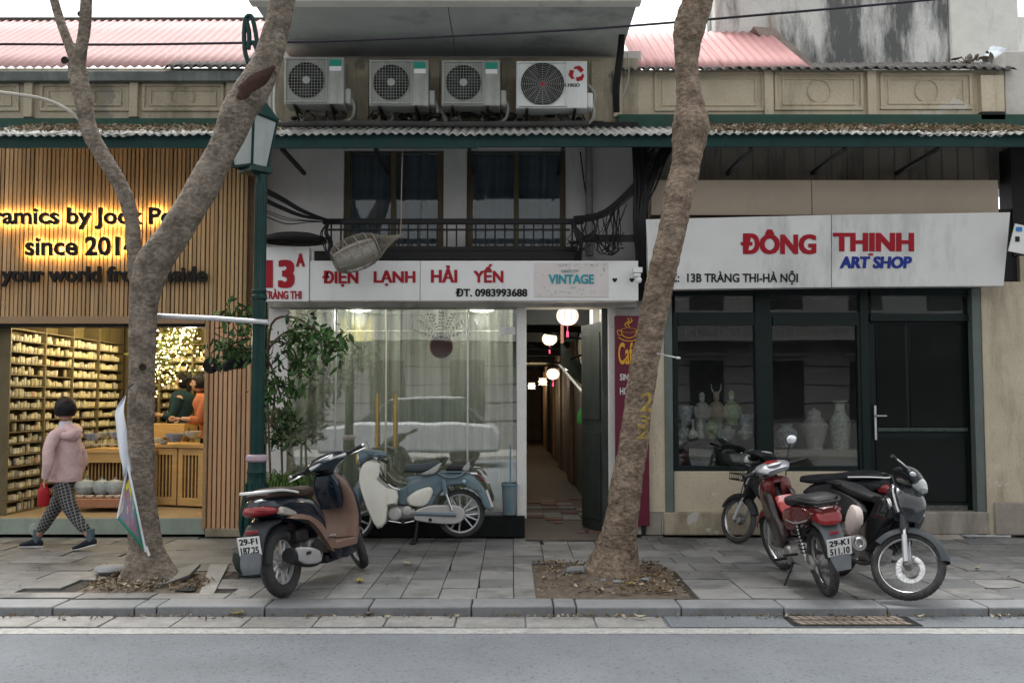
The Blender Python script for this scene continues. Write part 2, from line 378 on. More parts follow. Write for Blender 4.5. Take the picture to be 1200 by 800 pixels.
for j in range(2):
    for i in range(13):
        x = gx0 + (gx1-gx0)*i/13
        b = MB(); b.add([(x, 7.40+j*.15, -.064), (x+.05, 7.40+j*.15, -.064), (x+.02, 7.52+j*.15, -.064), (x-.03, 7.52+j*.15, -.064),
                         (x, 7.40+j*.15, -.055), (x+.05, 7.40+j*.15, -.055), (x+.02, 7.52+j*.15, -.055), (x-.03, 7.52+j*.15, -.055)], [(3,2,1,0),(4,5,6,7),(0,1,5,4),(1,2,6,5),(2,3,7,6),(3,0,4,7)])
        part('grate_bar', b, mat('grate_iron', (.20,.17,.14), .7, var=.3, vs=20, metal=.3), gr, smooth=False)
part('grate_frame', MB().box(gx0-.06, gx1+.06, 7.385, 7.70, -.0655, -.0645), black, gr)
kb = alone('kerb', MB().box(-12, 12, 7.76, 8.02, -.2, -.03), bed, kind='structure')
kx = [-200,-80,60,156,182,309,432,552,649,676,799,920,1041,1160,1290,1420]
for a, b_ in zip(kx[:-1], kx[1:]):
    x0 = G(a, 711).x; x1 = G(b_, 711).x; dz = random.uniform(-.005, .004); dy = random.uniform(-.01, .01)
    part('kerb_stone', MB().box(x0+.005, x1-.005, 7.74+dy, 8.05, -.18, dz), kerbm, kb, bev=.014, bseg=3)
sw = alone('pavement', MB().box(-20, 20, 8.0, 11.75, -.3, -.02), bed, kind='structure')
PITS = [(G(95, 690).x, G(236, 690).x, 8.28, 9.35), (G(628, 697).x, G(806, 697).x, 8.12, 9.72)]
def tint(): return random.random()
y = 8.06; rows = []
while y < 11.55: rows.append((y, min(y+.43, 11.66))); y += .43
dark_stone = mat('dark_paving_stone', (.15,.155,.155), .62, var=.22, vs=5, bump=.003, bs=70, rnd=.2, world=True, spec=.5)
out = MB()
for ri, (ya, yb) in enumerate(rows):
    x = -9.6; offs = [0, .3, .12, .42, .2, .5, .06, .33, .1][ri % 9]
    cuts = []
    x = -9.5 - offs
    while x < -2.25: cuts.append(x); x += .60
    x = -2.1
    while x < 1.45: cuts.append(x); x += .302
    x = 1.5 + (offs*.5 if ri > 2 else 0)
    while x < 8: cuts.append(x); x += .42
    for x0, x1 in zip(cuts[:-1], cuts[1:]):
        yy0, yy1 = ya, yb; skip = False
        for (a, b_, c, d) in PITS:
            ox = min(x1, b_) - max(x0, a); oy = min(yb, d) - max(ya, c)
            if ox > .02 and oy > .02:
                if ox > .6*(x1-x0) and oy > .6*(yb-ya): skip = True
                elif oy <= .6*(yb-ya):
                    if ya < c: yy1 = c
                    else: yy0 = d
                elif x0 < a: x1 = a
                else: x0 = b_
        if skip or x1-x0 < .06 or yy1-yy0 < .05: continue
        gp = .0035; z1 = random.gauss(0, .0022) + (.004 if random.random() < .06 else 0); z1 = max(-.006, min(.009, z1))
        t1, t2 = random.gauss(0, .0022), random.gauss(0, .0022)
        px = 600 + (x0+x1)/2/((yy0+yy1)/2)*F
        tgt = None if -15 < px < 1215 else out
        X0, X1, A, B = x0+gp, x1-gp, yy0+gp, yy1-gp
        ch = random.random() < .1
        top = [(X0, A, z1+t1), (X1, A, z1+t1+t2), (X1, B, z1+t2), (X0, B, z1)]
        if ch: top = [(X0+random.uniform(0,.04), A, z1), (X1, A, z1), (X1, B, z1), (X0, B, z1)]
        vs = [(p[0], p[1], -.03) for p in top] + top
        fs = [(3,2,1,0),(4,5,6,7),(0,1,5,4),(1,2,6,5),(2,3,7,6),(3,0,4,7)]
        if tgt is not None: tgt.add(vs, fs)
        else: part('paving_stone', MB().add(vs, fs), dark_stone if random.random() < .17 else stone, sw, bev=.0025, bseg=1, smooth=False)
part('paving_stone', out, stone, sw, kind='stuff', smooth=False)

def soilpatch(px0, px1, y0, y1, hump, seed):
    def fn(u, v):
        x = px0 + (px1-px0)*u; y_ = y0 + (y1-y0)*v
        e = min(u, 1-u, v, 1-v); h = hump*math.exp(-((u-.52)**2+(v-.5)**2)/.07) * .5
        z = -.012 + min(e*8, 1)*(.006 + h + .022*noise.noise(V((x*5, y_*5, seed))) + .012*noise.noise(V((x*17, y_*17, seed))))
        return (x, y_, z)
    return MB().sheet(fn, 60, 40)
for i, (a, b_, c, d) in enumerate(PITS):
    alone('soil', soilpatch(a-.02, b_+.02, c-.02, d+.02, .10, i*9), soil, kind='structure')
# lifted, broken slabs beside the left tree
hs_ = thing('broken_slab', 'cracked paving slab lifted by the roots beside the left tree, dark gap under its edge', 'paving slab', G(215, 683))
def slabp(pts, th, zs):
    top = [V((p.x, p.y, z)) for p, z in zip(pts, zs)]; b = MB(); b.add([(p.x, p.y, p.z-th) for p in top] + [tuple(p) for p in top], [(3,2,1,0),(4,5,6,7),(0,1,5,4),(1,2,6,5),(2,3,7,6),(3,0,4,7)]); return b
part('slab_piece', slabp([G(178,690), G(222,683), G(235,672), G(200,674)], .035, [.01,.075,.10,.05]), stone, hs_, bev=.006)
alone('paving_slab', slabp([G(233,697), G(250,697), G(268,664), G(246,664)], .035, [.004,.004,.03,.03]), stone, 'narrow tilted slab with dark joints right of the lifted slab by the left tree', 'paving slab', bev=.004)
alone('root_hole', slabp([G(205,693), G(228,692), G(236,680), G(215,683)], .01, [.006]*4), dark, 'dark hollow under the lifted slab beside the left tree', 'hole')
# stones lying in the pits
def pebble(r, sd, fl=.5):
    b = MB().ell((0,0,0), (r, r*.75, r*fl), 10, m=6)
    b.v = [tuple(V(p) * (1 + .35*noise.noise(V(p)*(2.2/r) + V((sd, 0, 0))))) for p in b.v]; return b
for (px, py, r, lb) in [(330+0,0,0,None)]: pass
for px, py, r, lb in [(678, 673, .13, 'flat grey stone in the soil left of the right tree'), (724, 686, .05, 'small pale stone at the foot of the right tree'),
                      (130, 672, .16, 'mossy flat stone in the soil left of the left tree'), (757, 683, .05, 'small grey stone right of the right tree base'), (708, 684, .04, 'tiny pale stone in front of the right tree')]:
    p = G(px, py); b = pebble(r, px, .3); o = alone('stone', b, kerbm, lb, 'stone', org=(0,0,0), smooth=True, ang=60); o.location = p + V((0,0,.035))

# litter of leaves and twigs
def leafshape(L_, w_, curl, sd):
    rnd = random.Random(sd); b = MB(); n = 5; vs = []
    for i in range(n):
        t = i/(n-1); ww = w_*sin(pi*min(max(t, .04), .97))**.8
        for s_ in (-1, 0, 1): vs.append(((t-.5)*L_, s_*ww/2, curl*(abs(s_)*.6 + (t-.5)**2*3)*rnd.uniform(.7, 1.3)))
    return b.add(vs, [(i*3+j, i*3+j+1, i*3+j+4, i*3+j+3) for i in range(n-1) for j in range(2)])
def scatter(pts, lo, hi, z, flat=.3, curl=.012):
    b = MB()
    for i, (x, y_) in enumerate(pts):
        L_ = random.uniform(lo, hi); l = leafshape(L_, L_*random.uniform(.35, .6), curl, i)
        zz = z(x, y_) if callable(z) else z
        b.add(l.v, l.f, Matrix.Translation((x, y_, zz)) @ Matrix.Rotation(random.uniform(0, 2*pi), 4, 'Z') @ Matrix.Rotation(random.gauss(0, flat), 4, 'X') @ Matrix.Rotation(random.gauss(0, flat), 4, 'Y'))
    return b
def pitpts(p, n, f=lambda u, v: True):
    o = []
    while len(o) < n:
        u, v = random.random(), random.random()
        if f(u, v): o.append((p[0]+(p[1]-p[0])*u, p[2]+(p[3]-p[2])*v))
    return o
zz = lambda x, y_: .012 + random.uniform(0, .03)
alone('leaf_litter', scatter(pitpts(PITS[1], 420, lambda u, v: v > .75 or u > .5 or random.random() < .25), .025, .07, zz), dryleaf, kind='stuff')
alone('leaf_litter', scatter(pitpts(PITS[0], 260, lambda u, v: v < .5 or u < .4), .025, .07, zz), dryleaf, kind='stuff')
alone('leaf_litter', scatter(pitpts(PITS[1], 90), .02, .06, zz) , paleleaf, kind='stuff')
alone('leaf_litter', scatter(pitpts(PITS[0], 110, lambda u, v: v < .45 and u < .6), .02, .06, zz), paleleaf, kind='stuff')
alone('leaf_litter', scatter([(random.uniform(-4.6, 4.6), 7.70 - abs(random.gauss(0, .05))) for _ in range(170)], .015, .05, lambda x, y_: -.058), dryleaf, kind='stuff')
alone('leaf_litter', scatter([(G(random.choice([500, 650, 690, 880, 200, 430, 1150])+random.gauss(0, 30), 715, -.07).x, 7.66 + random.gauss(0, .03)) for _ in range(60)], .02, .06, lambda x, y_: -.055), paleleaf, kind='stuff')
alone('leaf_litter', scatter([(random.uniform(-5, 5.6), random.uniform(8.1, 11.4)) for _ in range(110)], .015, .045, lambda x, y_: .012, flat=.1, curl=.004), mat('dark_leaf', (.06,.05,.035), .8, var=.3), kind='stuff')
for px, py, L_, m_, lb in [(277, 721, .12, yelleaf, 'yellow leaf in the gutter left of the navy scooter'), (422, 683, .13, yelleaf, 'yellow green leaf on the slabs right of the navy scooter'),
                       (478, 662, .13, paleleaf, 'crumpled pale leaf on the slabs below the blue and cream scooter'), (736, 686, .1, yelleaf, 'yellow leaf at the foot of the right tree'),
                       (916, 719, .12, yelleaf, 'yellow leaf at the left end of the drain grate'), (983, 716, .12, yelleaf, 'bright yellow leaf on the drain grate'),
                       (955, 716, .12, paleleaf, 'pale leaf on the left half of the drain grate'), (1077, 725, .08, paleleaf, 'small pale leaf in the gutter right of the drain grate'), (433, 721, .1, paleleaf, 'curled pale leaf in the gutter at a kerb joint'),
                       (1145, 668, .1, paleleaf, 'lone pale leaf on the right hand slabs'), (750, 725, .09, paleleaf, 'pale leaf in the gutter below the right tree')]:
    p = G(px, py, .0 if py < 705 else -.065); l = leafshape(L_, L_*.5, .02, px)
    o = alone('fallen_leaf', l, m_, lb, 'leaf', org=(0,0,0)); o.location = p + V((0,0,.012)); o.rotation_euler.z = random.uniform(0, 3)
# twigs
for px, py, n_, lb in [(960, 650, 3, 'thin dry twigs on the pavement between the motorbikes'), (845, 608, 2, 'small dark twigs by the art shop wall'), (1155, 692, 1, 'short dark twig on the right hand slabs')]:
    p = G(px, py); b = MB()
    for i in range(n_):
        a = random.uniform(-.4, .4); q = [(p.x + cos(a)*t*.12 + .1*i, p.y + sin(a)*t*.12 + random.gauss(0, .01), .012 + abs(random.gauss(0, .004))) for t in range(4)]
        b.tube(q, [.005, .004, .003, .002], 5)
    alone('twig', b, mat('twig', (.05,.035,.025), .8), lb, 'twig')

# ------------------------------------------------------------------ the middle shophouse
MY = 11.65
hb = thing('shophouse', 'narrow grey shophouse with four air conditioners, a glass shopfront and a dark alley through it', 'building', (-.6, MY, 0))
UY = 12.0
b = MB()
for a in [(300,60,403,310), (520,60,547,310), (663,60,752,310), (403,60,520,176), (547,60,663,176), (403,293,520,310), (547,293,663,310)]:
    b.pbox(*a, UY, .25)
part('wall', b, greyw, hb, smooth=False)
b = MB().pbox(318, 68, 748, 148, 11.62, .3)
part('parapet', b, cream2, hb, bev=.004)
for px in (350, 425, 508, 595, 700): part('pilaster', MB().pbox(px-7, 72, px+7, 142, 11.575, .05), cream2, hb, bev=.005)
for a in [(360,84,418,128), (436,84,500,128), (517,84,588,128), (606,84,690,128)]:
    part('moulding', MB().pbox(*a, 11.60, .03), cream2, hb, bev=.004)
part('band', MB().pbox(318, 143, 748, 156, 11.50, .3), black, hb)
# projecting slab overhead, in panels
zf = W(600, 3, 10.3).z; zb = W(600, 66, 12.0).z
xl = W(296, 3, 10.3).x; xr = W(748, 3, 10.3).x
jn = [xl, W(524, 3, 10.3).x, xr]
for a, b_ in zip(jn[:-1], jn[1:]):
    m_ = MB(); m_.add([(a+.004, 10.3, zf), (b_-.004, 10.3, zf), (b_-.004, 12.2, zb), (a+.004, 12.2, zb), (a+.004, 10.3, zf+.35), (b_-.004, 10.3, zf+.35), (b_-.004, 12.2, zb+.3), (a+.004, 12.2, zb+.3)],
                      [(0,3,2,1),(4,5,6,7),(0,1,5,4),(1,2,6,5),(2,3,7,6),(3,0,4,7)])
    part('ceiling_slab', m_, conc, hb, bev=.006)
part('slab_edge', MB().box(xl-.03, xr+.03, 10.22, 10.40, zf-.015, zf+.40), pale, hb, bev=.01)
part('wall', MB().box(xl, xr, 10.45, 13.5, zf+.3, zf+4.5), pale, hb, label='pale upper storey over the slab')
part('wall', MB().box(xl+.3, xr-.3, 12.2, 13.4, zb-.6, zb+.6), cream2, hb)
# upper windows
gf = mat('ochre_window_frame', (.085,.07,.038), .5, var=.2)
curt = mat('dark_curtain', (.20,.21,.25), .95, var=.25, vs=2)
for (a, b_, mid, lb) in [(403, 520, 461, 'left upper window with dark drapes'), (547, 663, 605, 'right upper window, one green black pane')]:
    wn = part('window', MB().pbox(a, 172, a+7, 293, 12.06, .06).pbox(b_-7, 172, b_, 293, 12.06, .06).pbox(mid-3, 172, mid+3, 293, 12.05, .06).pbox(a+7, 172, b_-7, 178, 12.06, .06).pbox(a+7, 288, b_-7, 293, 12.06, .06), gf, hb, label=lb)
    part('pane', MB().pbox(a+7, 178, mid-3, 288, 12.08, .006), glzw, wn); part('pane', MB().pbox(mid+3, 178, b_-7, 288, 12.08, .006), glzw, wn)
    x0, x1, z0, z1 = rect(a, 170, b_, 296, 12.2)
    m_ = MB().sheet(lambda u, v: (x0+(x1-x0)*u, 12.25 + .03*sin(u*46+.6*sin(v*4)) + .02*sin(u*19+2), z0+(z1-z0)*v), 90, 4)
    part('curtain', m_, curt, wn)
# balcony slab + railing
BY = 11.35
part('balcony_slab', MB().pbox(368, 294, 682, 305, BY-.05, .7), black, hb, bev=.01)
part('top_rail', MB().pbox(378, 256, 684, 262.5, BY, .05), black, hb, bev=.004)
part('lower_rail', MB().pbox(384, 268, 668, 270, BY, .03), black, hb); part('lower_rail', MB().pbox(384, 289, 676, 294, BY, .04), black, hb)
for i in range(26):
    px = 388 + i*11.3; part('baluster', MB().pbox(px-.9, 262.5, px+.9, 290, BY+.01, .02), black, hb, smooth=False)
part('drainpipe', MB().tube([W(690, 172, 11.9), W(691, 300, 11.9)], .045, 12), mat('grey_pipe', (.22,.21,.21), .7, var=.2, streak=.4), hb)
part('cable', MB().tube([W(680, 178, 11.9), W(684, 210, 11.88), W(688, 240, 11.9), W(689, 290, 11.9)], .008, 6, k=4), cablem, hb)
# ground floor front: beam, posts, glass, plinth
part('beam', MB().pbox(314, 352, 746, 360, MY-.12, .3), mat('beam_grey', (.40,.385,.36), .7, var=.1, streak=.3, world=True), hb, bev=.005)
part('post', MB().pbox(605.5, 358, 617, 607, MY-.05, .18), whitew, hb, bev=.006)
part('wall', MB().pbox(313, 358, 336, 626, MY+.02, .2), whitew, hb)
bkst = mat('black_granite', (.010,.011,.012), .25, var=.3, vs=8)
part('plinth', MB().pbox(338, 604, 615, 629, MY-.10, .5), bkst, hb, bev=.004)
part('sill', MB().pbox(338, 599, 606, 604, MY-.02, .4), mat('steel_sill', (.30,.31,.31), .45, metal=.5), hb, bev=.003)
for a, b_ in [(336, 392), (394, 451), (453, 547), (549, 605)]:
    part('glass_panel', MB().pbox(a, 388, b_, 599, MY+.04, .012), glz, hb)
    part('glass_panel', MB().pbox(a, 360, b_, 387, MY+.04, .012), glz, hb)
for px in (393, 548): part('mullion', MB().pbox(px-.8, 360, px+.8, 599, MY+.035, .02), alum, hb)
for px in (441.5, 462.5):
    p0 = W(px, 461, MY-.05); p1 = W(px, 524, MY-.05)
    part('door_handle', MB().tube([p0, p1], .017, 12), gold, hb)
    part('handle_bracket', MB().tube([p0+V((0,0,-.06)), p0+V((0,.1,-.06))], .008, 8).tube([p1+V((0,0,.06)), p1+V((0,.1,.06))], .008, 8), gold, hb)
# sheer curtain behind the glass and the room behind it
sheer = bpy.data.materials.new('sheer_curtain'); sheer.use_nodes = True
n_ = sheer.node_tree; bs_ = n_.nodes['Principled BSDF']; bs_.inputs['Base Color'].default_value = (.52,.52,.47,1); bs_.inputs['Roughness'].default_value = .9
bs_.inputs['Transmission Weight'].default_value = 0
tr_ = n_.nodes.new('ShaderNodeBsdfTranslucent'); tr_.inputs[0].default_value = (.56,.56,.49,1); tp_ = n_.nodes.new('ShaderNodeBsdfTransparent')
m1 = n_.nodes.new('ShaderNodeMixShader'); m2 = n_.nodes.new('ShaderNodeMixShader'); m1.inputs[0].default_value = .45; m2.inputs[0].default_value = .22
wv = n_.nodes.new('ShaderNodeTexNoise'); wv.inputs['Scale'].default_value = 3.5; mpp = n_.nodes.new('ShaderNodeMapping'); mpp.inputs['Scale'].default_value = (5, 1, .08); tcc = n_.nodes.new('ShaderNodeTexCoord')
mr_ = n_.nodes.new('ShaderNodeMapRange'); mr_.inputs['From Min'].default_value = .35; mr_.inputs['From Max'].default_value = .65; mr_.inputs['To Min'].default_value = .05; mr_.inputs['To Max'].default_value = .6
for a, b_ in [(tcc.outputs['Object'], mpp.inputs[0]), (mpp.outputs[0], wv.inputs['Vector']), (wv.outputs[0], mr_.inputs['Value']), (mr_.outputs[0], m2.inputs[0]),
              (bs_.outputs[0], m1.inputs[1]), (tr_.outputs[0], m1.inputs[2]), (m1.outputs[0], m2.inputs[1]), (tp_.outputs[0], m2.inputs[2]), (m2.outputs[0], n_.nodes['Material Output'].inputs[0])]: n_.links.new(a, b_)
x0, x1, z0, z1 = rect(334, 356, 607, 600, MY+.3)
for (ua, ub, lb) in [(0, .235, 'left sheer grey green curtain behind the glass shopfront'), (.235, .49, 'second sheer curtain from the left, behind the glass doors'), (.5, 1, 'wide sheer curtain behind the right half of the glass shopfront')]:
    xa, xb = x0+(x1-x0)*ua, x0+(x1-x0)*ub
    m_ = MB().sheet(lambda u, v: (xa+(xb-xa)*u, MY+.34 + (.035*sin(u*(xb-xa)*38+.8*sin(v*2+ua*9)) + .025*sin(u*(xb-xa)*17+ua*30))*(1.2-.5*v), z0+(z1-z0)*v), 150, 8)
    alone('curtain', m_, sheer, lb, 'curtain', group='sheer curtains behind the glass shopfront')
room = mat('shop_room', (.30,.31,.28), .9, var=.1, vs=1)
b = MB().box(-2.85, .10, 14.6, 14.7, 0, 3.1).box(-2.95, -2.85, MY+.3, 14.7, 0, 3.1).box(.05, .15, MY+.2, 14.7, 0, 3.1).box(-2.9, .1, MY+.3, 14.7, 2.95, 3.1)
part('room_wall', b, room, hb, smooth=False)
part('room_floor', MB().box(-2.9, .1, MY+.1, 14.7, .15, .24), mat('room_floor', (.2,.2,.19), .3), hb)
def lamp(name, loc, en, col, size=.1, typ='POINT'):
    d = bpy.data.lights.new(name, typ); d.energy = en; d.color = col
    if typ == 'AREA': d.size = size
    else: d.shadow_soft_size = size
    o = bpy.data.objects.new(name, d); COL.objects.link(o); o.location = loc; return o
tubem = mat('lit_tube', (.9,.9,.8), emit=(1,.95,.80), estr=9)
for px, lb in [(420, 'bright ceiling light behind the glass above the left door'), (565, 'bright ceiling light behind the right end of the glass shopfront')]:
    p = W(px, 363, 12.6)
    alone('ceiling_light', MB().ell(p, (.16, .12, .03), 14), tubem, lb, 'light'); lamp('ceiling_light_glow', p + V((0, 0, -.12)), 24, (1, .96, .86), .1)
# shapes in the shop window
alone('wall_fan', MB().lathe([(.001,-.02),(.12,-.02),(.14,0),(.12,.03),(.001,.04)], W(517, 406, MY+.22), 24, axis='y'), mat('dull_red', (.5,.06,.06), .6), 'round dull red disc hanging behind the curtain, upper right of the glass', 'decoration')
alone('cabinet', MB().pbox(395, 372, 436, 400, 13.2, .4), mat('yellow_glow_cabinet', (.55,.45,.12), .6), 'yellowish cabinet seen dimly through the left of the glass', 'cabinet', bev=.01)
alone('notice', MB().pbox(586, 383, 604, 392, MY+.028, .003), signw, 'small white notice on the glass at the right edge of the shopfront', 'notice', smooth=False)
# frost print of a leafy tree on the glass
b = MB(); random.seed(3)
for k in range(7):
    a = -1.2 + k*.4; p0 = W(517, 398, MY+.03)
    for j in range(1, 9):
        r_ = .045*j; cx = p0.x + sin(a)*r_*1.0; cz = p0.z + cos(a)*r_*.9
        l = leafshape(.034, .015, 0, k*9+j)
        for sgn in (-1, 1):
            b.add([(x, 0, y_) for x, y_, z in l.v], l.f, Matrix.Translation((cx + sgn*.018, MY+.034, cz)) @ Matrix.Rotation(-a + sgn*.9, 4, 'Y') @ Matrix.Rotation(R(90), 4, 'Y'))
alone('window_print', b, mat('frost_print', (.5,.52,.47), .8), 'pale leafy tree print on the glass, right of the brass handles', 'window print')

# ------------------------------------------------------------------ alley
AX0, AX1, AE = W(615, 480, MY).x, 1.16, 40.0
al = thing('alley', 'long dark alley with hanging lanterns between the glass shopfront and the cafe sign', 'alley', (.65, MY, 0))
alw = mat('alley_wall', (.20,.17,.14), .85, var=.15, vs=2, bump=.004, bs=30, streak=.55, scol=(.12,.10,.085), ss=1.2, sth=.48, world=True)
part('wall', MB().box(AX1, AX1+.2, 13.0, AE, -.1, 3.2), alw, al); part('wall', MB().box(AX0-.14, AX0-.002, MY+.3, AE, -.1, 3.2), alw, al); part('end_wall', MB().box(AX0, AX1, AE, AE+.2, -.1, 3.2), alw, al)
part('ceiling', MB().box(AX0, AX1+.2, MY+.05, AE, 2.86, 3.2), mat('alley_ceiling', (.25,.27,.25), .85, var=.2), al)
for yy in (13.6, 15.3, 17.5, 20, 23, 27): part('ceiling_beam', MB().box(AX0, AX1, yy, yy+.12, 2.62, 2.86), dark, al)
for i in range(5):   # wall pilasters catching lantern light
    yy = 19+i*4; part('wall_pier', MB().box(AX1-.06, AX1, yy, yy+.9, 0, 2.6), alw if i % 2 else mat('alley_brown', (.22,.14,.09), .8, var=.2), al)
af = alone('alley_floor', MB().sheet(lambda u, v: (AX0 + (AX1+.02-AX0)*u, 11.30 + (AE-11.30)*v**3, .012 + .006*noise.noise(V((u*6, v*30, 0)))), 20, 80), mat('alley_concrete', (.085,.070,.060), .7, var=.25, vs=4, bump=.005, bs=40, streak=.6, scol=(.1,.085,.075), ss=2, sth=.5, world=True), kind='structure')
brk = mat('old_red_tile', (.17,.095,.075), .75, var=.25, vs=7, world=True, rnd=.15)
for px, py, w_, d_ in [(697, 625, .22, .13), (683, 625, .13, .13), (654, 613, .1, .2)]:
    p = G(px, py); part('floor_tile', MB().box(p.x-w_/2, p.x+w_/2, p.y-d_/2, p.y+d_/2, 0, .0235), brk, af, bev=.003)
for r_ in range(12):
    for c_ in range(4):
        if random.random() < .55: continue
        x = AX0+.05+c_*.24; yy = 12.9+r_*.27; part('floor_tile', MB().box(x, x+.23, yy, yy+.255, 0, .024+random.uniform(0, .004)), brk if random.random() < .65 else gutm, af)
lw = mat('lantern_silk', (.9,.85,.75), emit=(1,.80,.55), estr=.7); lwh = mat('lantern_silk_white', (.9,.9,.85), emit=(1,.88,.78), estr=.40)
tass = mat('tassel', (.45,.04,.15), .7); tas2 = mat('pink_strap', (.6,.32,.26), .7)
for px, py, Y, r_, lb, m_, en in [(665, 370, 11.85, .13, 'large round white lantern with a magenta tassel, nearest in the alley', lwh, 3), (644, 397, 17.0, .125, 'round white lantern hanging up and left behind the nearest one', lw, 3),
                         (648, 438, 20.5, .13, 'round white lantern hanging low, halfway down the alley', lw, 4)]:
    p = W(px, py, Y); t_ = thing('lantern', lb, 'lantern', p, group='silk lanterns hanging in the alley')
    b = MB(); nn = 20; prof = [(max(sin(pi*i/12), .03)**.85*r_*1.02, -cos(pi*i/12)*r_*.86) for i in range(13)]
    vs = []; b.lathe(prof, p, nn); 
    part('lantern_shade', b, m_, t_, ang=80)
    ribs = MB()
    for j in range(10):
        a = 2*pi*j/10; ribs.tube([(p.x+q*cos(a)*1.01, p.y+q*sin(a)*1.01, p.z+h) for q, h in prof], .0022 if Y < 13 else .003, 4, caps=False)
    part('rib', ribs, mat('lantern_rib', (.25,.10,.08), .7), t_, kind='stuff')
    part('cap', MB().lathe([(.035, r_*.83), (.035, r_*.95), (.01, r_*1.05), (.004, r_*2.0)], p, 12), tass if Y < 13 else black, t_)
    part('tassel', MB().lathe([(.006, -r_*.85), (.004, -r_*1.3), (.012, -r_*1.4), (.014, -r_*2.0)], p, 10), tass, t_)
    lamp('lantern_glow', p + V((0, -.0, -r_-.05)), en, (1, .85, .65), .1)
for px, py, Y, r_, lb in [(636, 447, 23, .14, 'cream star shaped lantern behind the low round lantern'), (623, 452, 26, .14, 'farthest star shaped lantern at the left edge of the alley')]:
    p = W(px, py, Y); b = MB().ell(p, (r_*.68, r_*.68, r_*.6), 12)
    for j in range(12):
        a = 2*pi*j/12; e_ = (j % 3 - 1)*.7; d_ = V((cos(a)*cos(e_), sin(a)*cos(e_), sin(e_))); b.tube([p, p+d_*r_*.95], [r_*.3, .002], 5)
    t_ = alone('star_lantern', b, lw, lb, 'lantern', group='star lanterns in the alley'); lamp('lantern_glow', p + V((0, 0, -.25)), 3, (1, .8, .55), .08)
lamp('far_fill', (.75, 34, 2.2), 12, (1,.7,.4), .2); lamp('far_fill', (.7, 24, 2.3), 4, (1,.75,.5), .2)  # fill lamps added to warm the black far end, no fixture there
p = W(666, 431, 16.5); alone('bulb_lamp', MB().ell(p, (.05,.05,.05), 10), mat('lit_bulb', (.9,.9,.9), emit=(.95,1,1), estr=8), 'small bright white bulb right of the low lantern in the alley', 'lamp'); lamp('bulb_glow', p+V((0,-.1,-.05)), 3, (.9,1,1), .05)
p = W(651, 357, 12.9); alone('downlight', MB().lathe([(.12,-.012),(.12,.0),(.001,.002)], p, 20), mat('lit_downlight', (.9,.9,.85), emit=(1,.98,.92), estr=4), 'oval ceiling downlight just inside the alley mouth', 'lamp'); lamp('downlight_glow', p+V((0,0,-.06)), 9, (1,.96,.9), .08)
alone('strap', MB().pbox(657, 380, 660.5, 402, 12.4, .01), tas2, 'salmon ribbon hanging left of the nearest lantern tassel', 'ribbon')
# sagging net roof piece and pipes
b = MB().sheet(lambda u, v: tuple(W(657+27*u, 400+ (30*u) + 26*v*(1-u*.1), 14+1.2*u)), 14, 8)
part('net_canopy', b, mat('grey_net', (.22,.25,.22), .9, var=.4, vs=30), al)
part('canopy_edge', MB().tube([W(656, 428, 13.9), W(684, 461, 13.2)], .018, 8), mat('pale_pipe', (.6,.6,.55), .5), al)
for q in [[(620,384),(650,392),(684,385)], [(620,404),(640,410),(662,396),(690,398)], [(622,432),(648,428),(668,437)], [(680,382),(676,410),(684,440)], [(619,425),(632,418),(655,425),(690,412)]]:
    part('cable', MB().tube([W(a, c, 14.5) for a, c in q], .014, 6, k=4), cablem, al)
part('pipe', MB().tube([W(618, 378, 14), W(690, 381, 14)], .02, 8), mat('tan_wood', (.35,.22,.12), .6), al)
part('wall', MB().box(AX1-.12, AX1+.1, 12.75, 13.3, -.1, 2.9), whitew, al, label='pale strip of wall behind the open door')
# alley door leaf, open inwards
dl = thing('alley_door', 'dark green grey door leaf standing open at the right of the alley mouth', 'door', (AX1, MY+.2, 0))
a0 = V((AX1-.035, MY+.22, 0)); a1 = V((W(685, 480, 12.55).x, 12.55, 0)); dv = (a1-a0).normalized(); nv = V((dv.y, -dv.x, 0)); ln = (a1-a0).length
def leafbox(u0, u1, z0, z1, th, o=0):
    b = MB(); q = [a0+dv*u0*ln-nv*(o), a0+dv*u1*ln-nv*(o), a0+dv*u1*ln-nv*(th+o), a0+dv*u0*ln-nv*(th+o)]
    return b.add([(p.x, p.y, z0) for p in q] + [(p.x, p.y, z1) for p in q], [(3,2,1,0),(4,5,6,7),(0,1,5,4),(1,2,6,5),(2,3,7,6),(3,0,4,7)])
dgm = mat('old_dark_door', (.035,.045,.042), .6, var=.3, vs=6, streak=.4, scol=(.09,.085,.08), ss=4, world=True)
part('door_leaf', leafbox(0, 1, .02, 2.52, .04), dgm, dl); part('panel', leafbox(.12, .88, .15, 1.2, .012, .042), dgm, dl, bev=.004); part('panel', leafbox(.12, .88, 1.35, 2.4, .012, .042), dgm, dl, bev=.004)
part('door_frame', MB().pbox(706, 360, 713, 615, MY+.02, .15), mat('frame_dark', (.045,.05,.045), .6, var=.3, streak=.4, scol=(.3,.3,.28), ss=6, sth=.6, world=True), dl)
alone('green_bottle', MB().lathe([(.05,0),(.055,.02),(.05,.12),(.02,.17),(.02,.2)], W(681, 496, 12.7), 10), mat('bright_green', (.05,.3,.06), .4), 'small bright green object on the wall deep beside the open alley door', 'ornament')
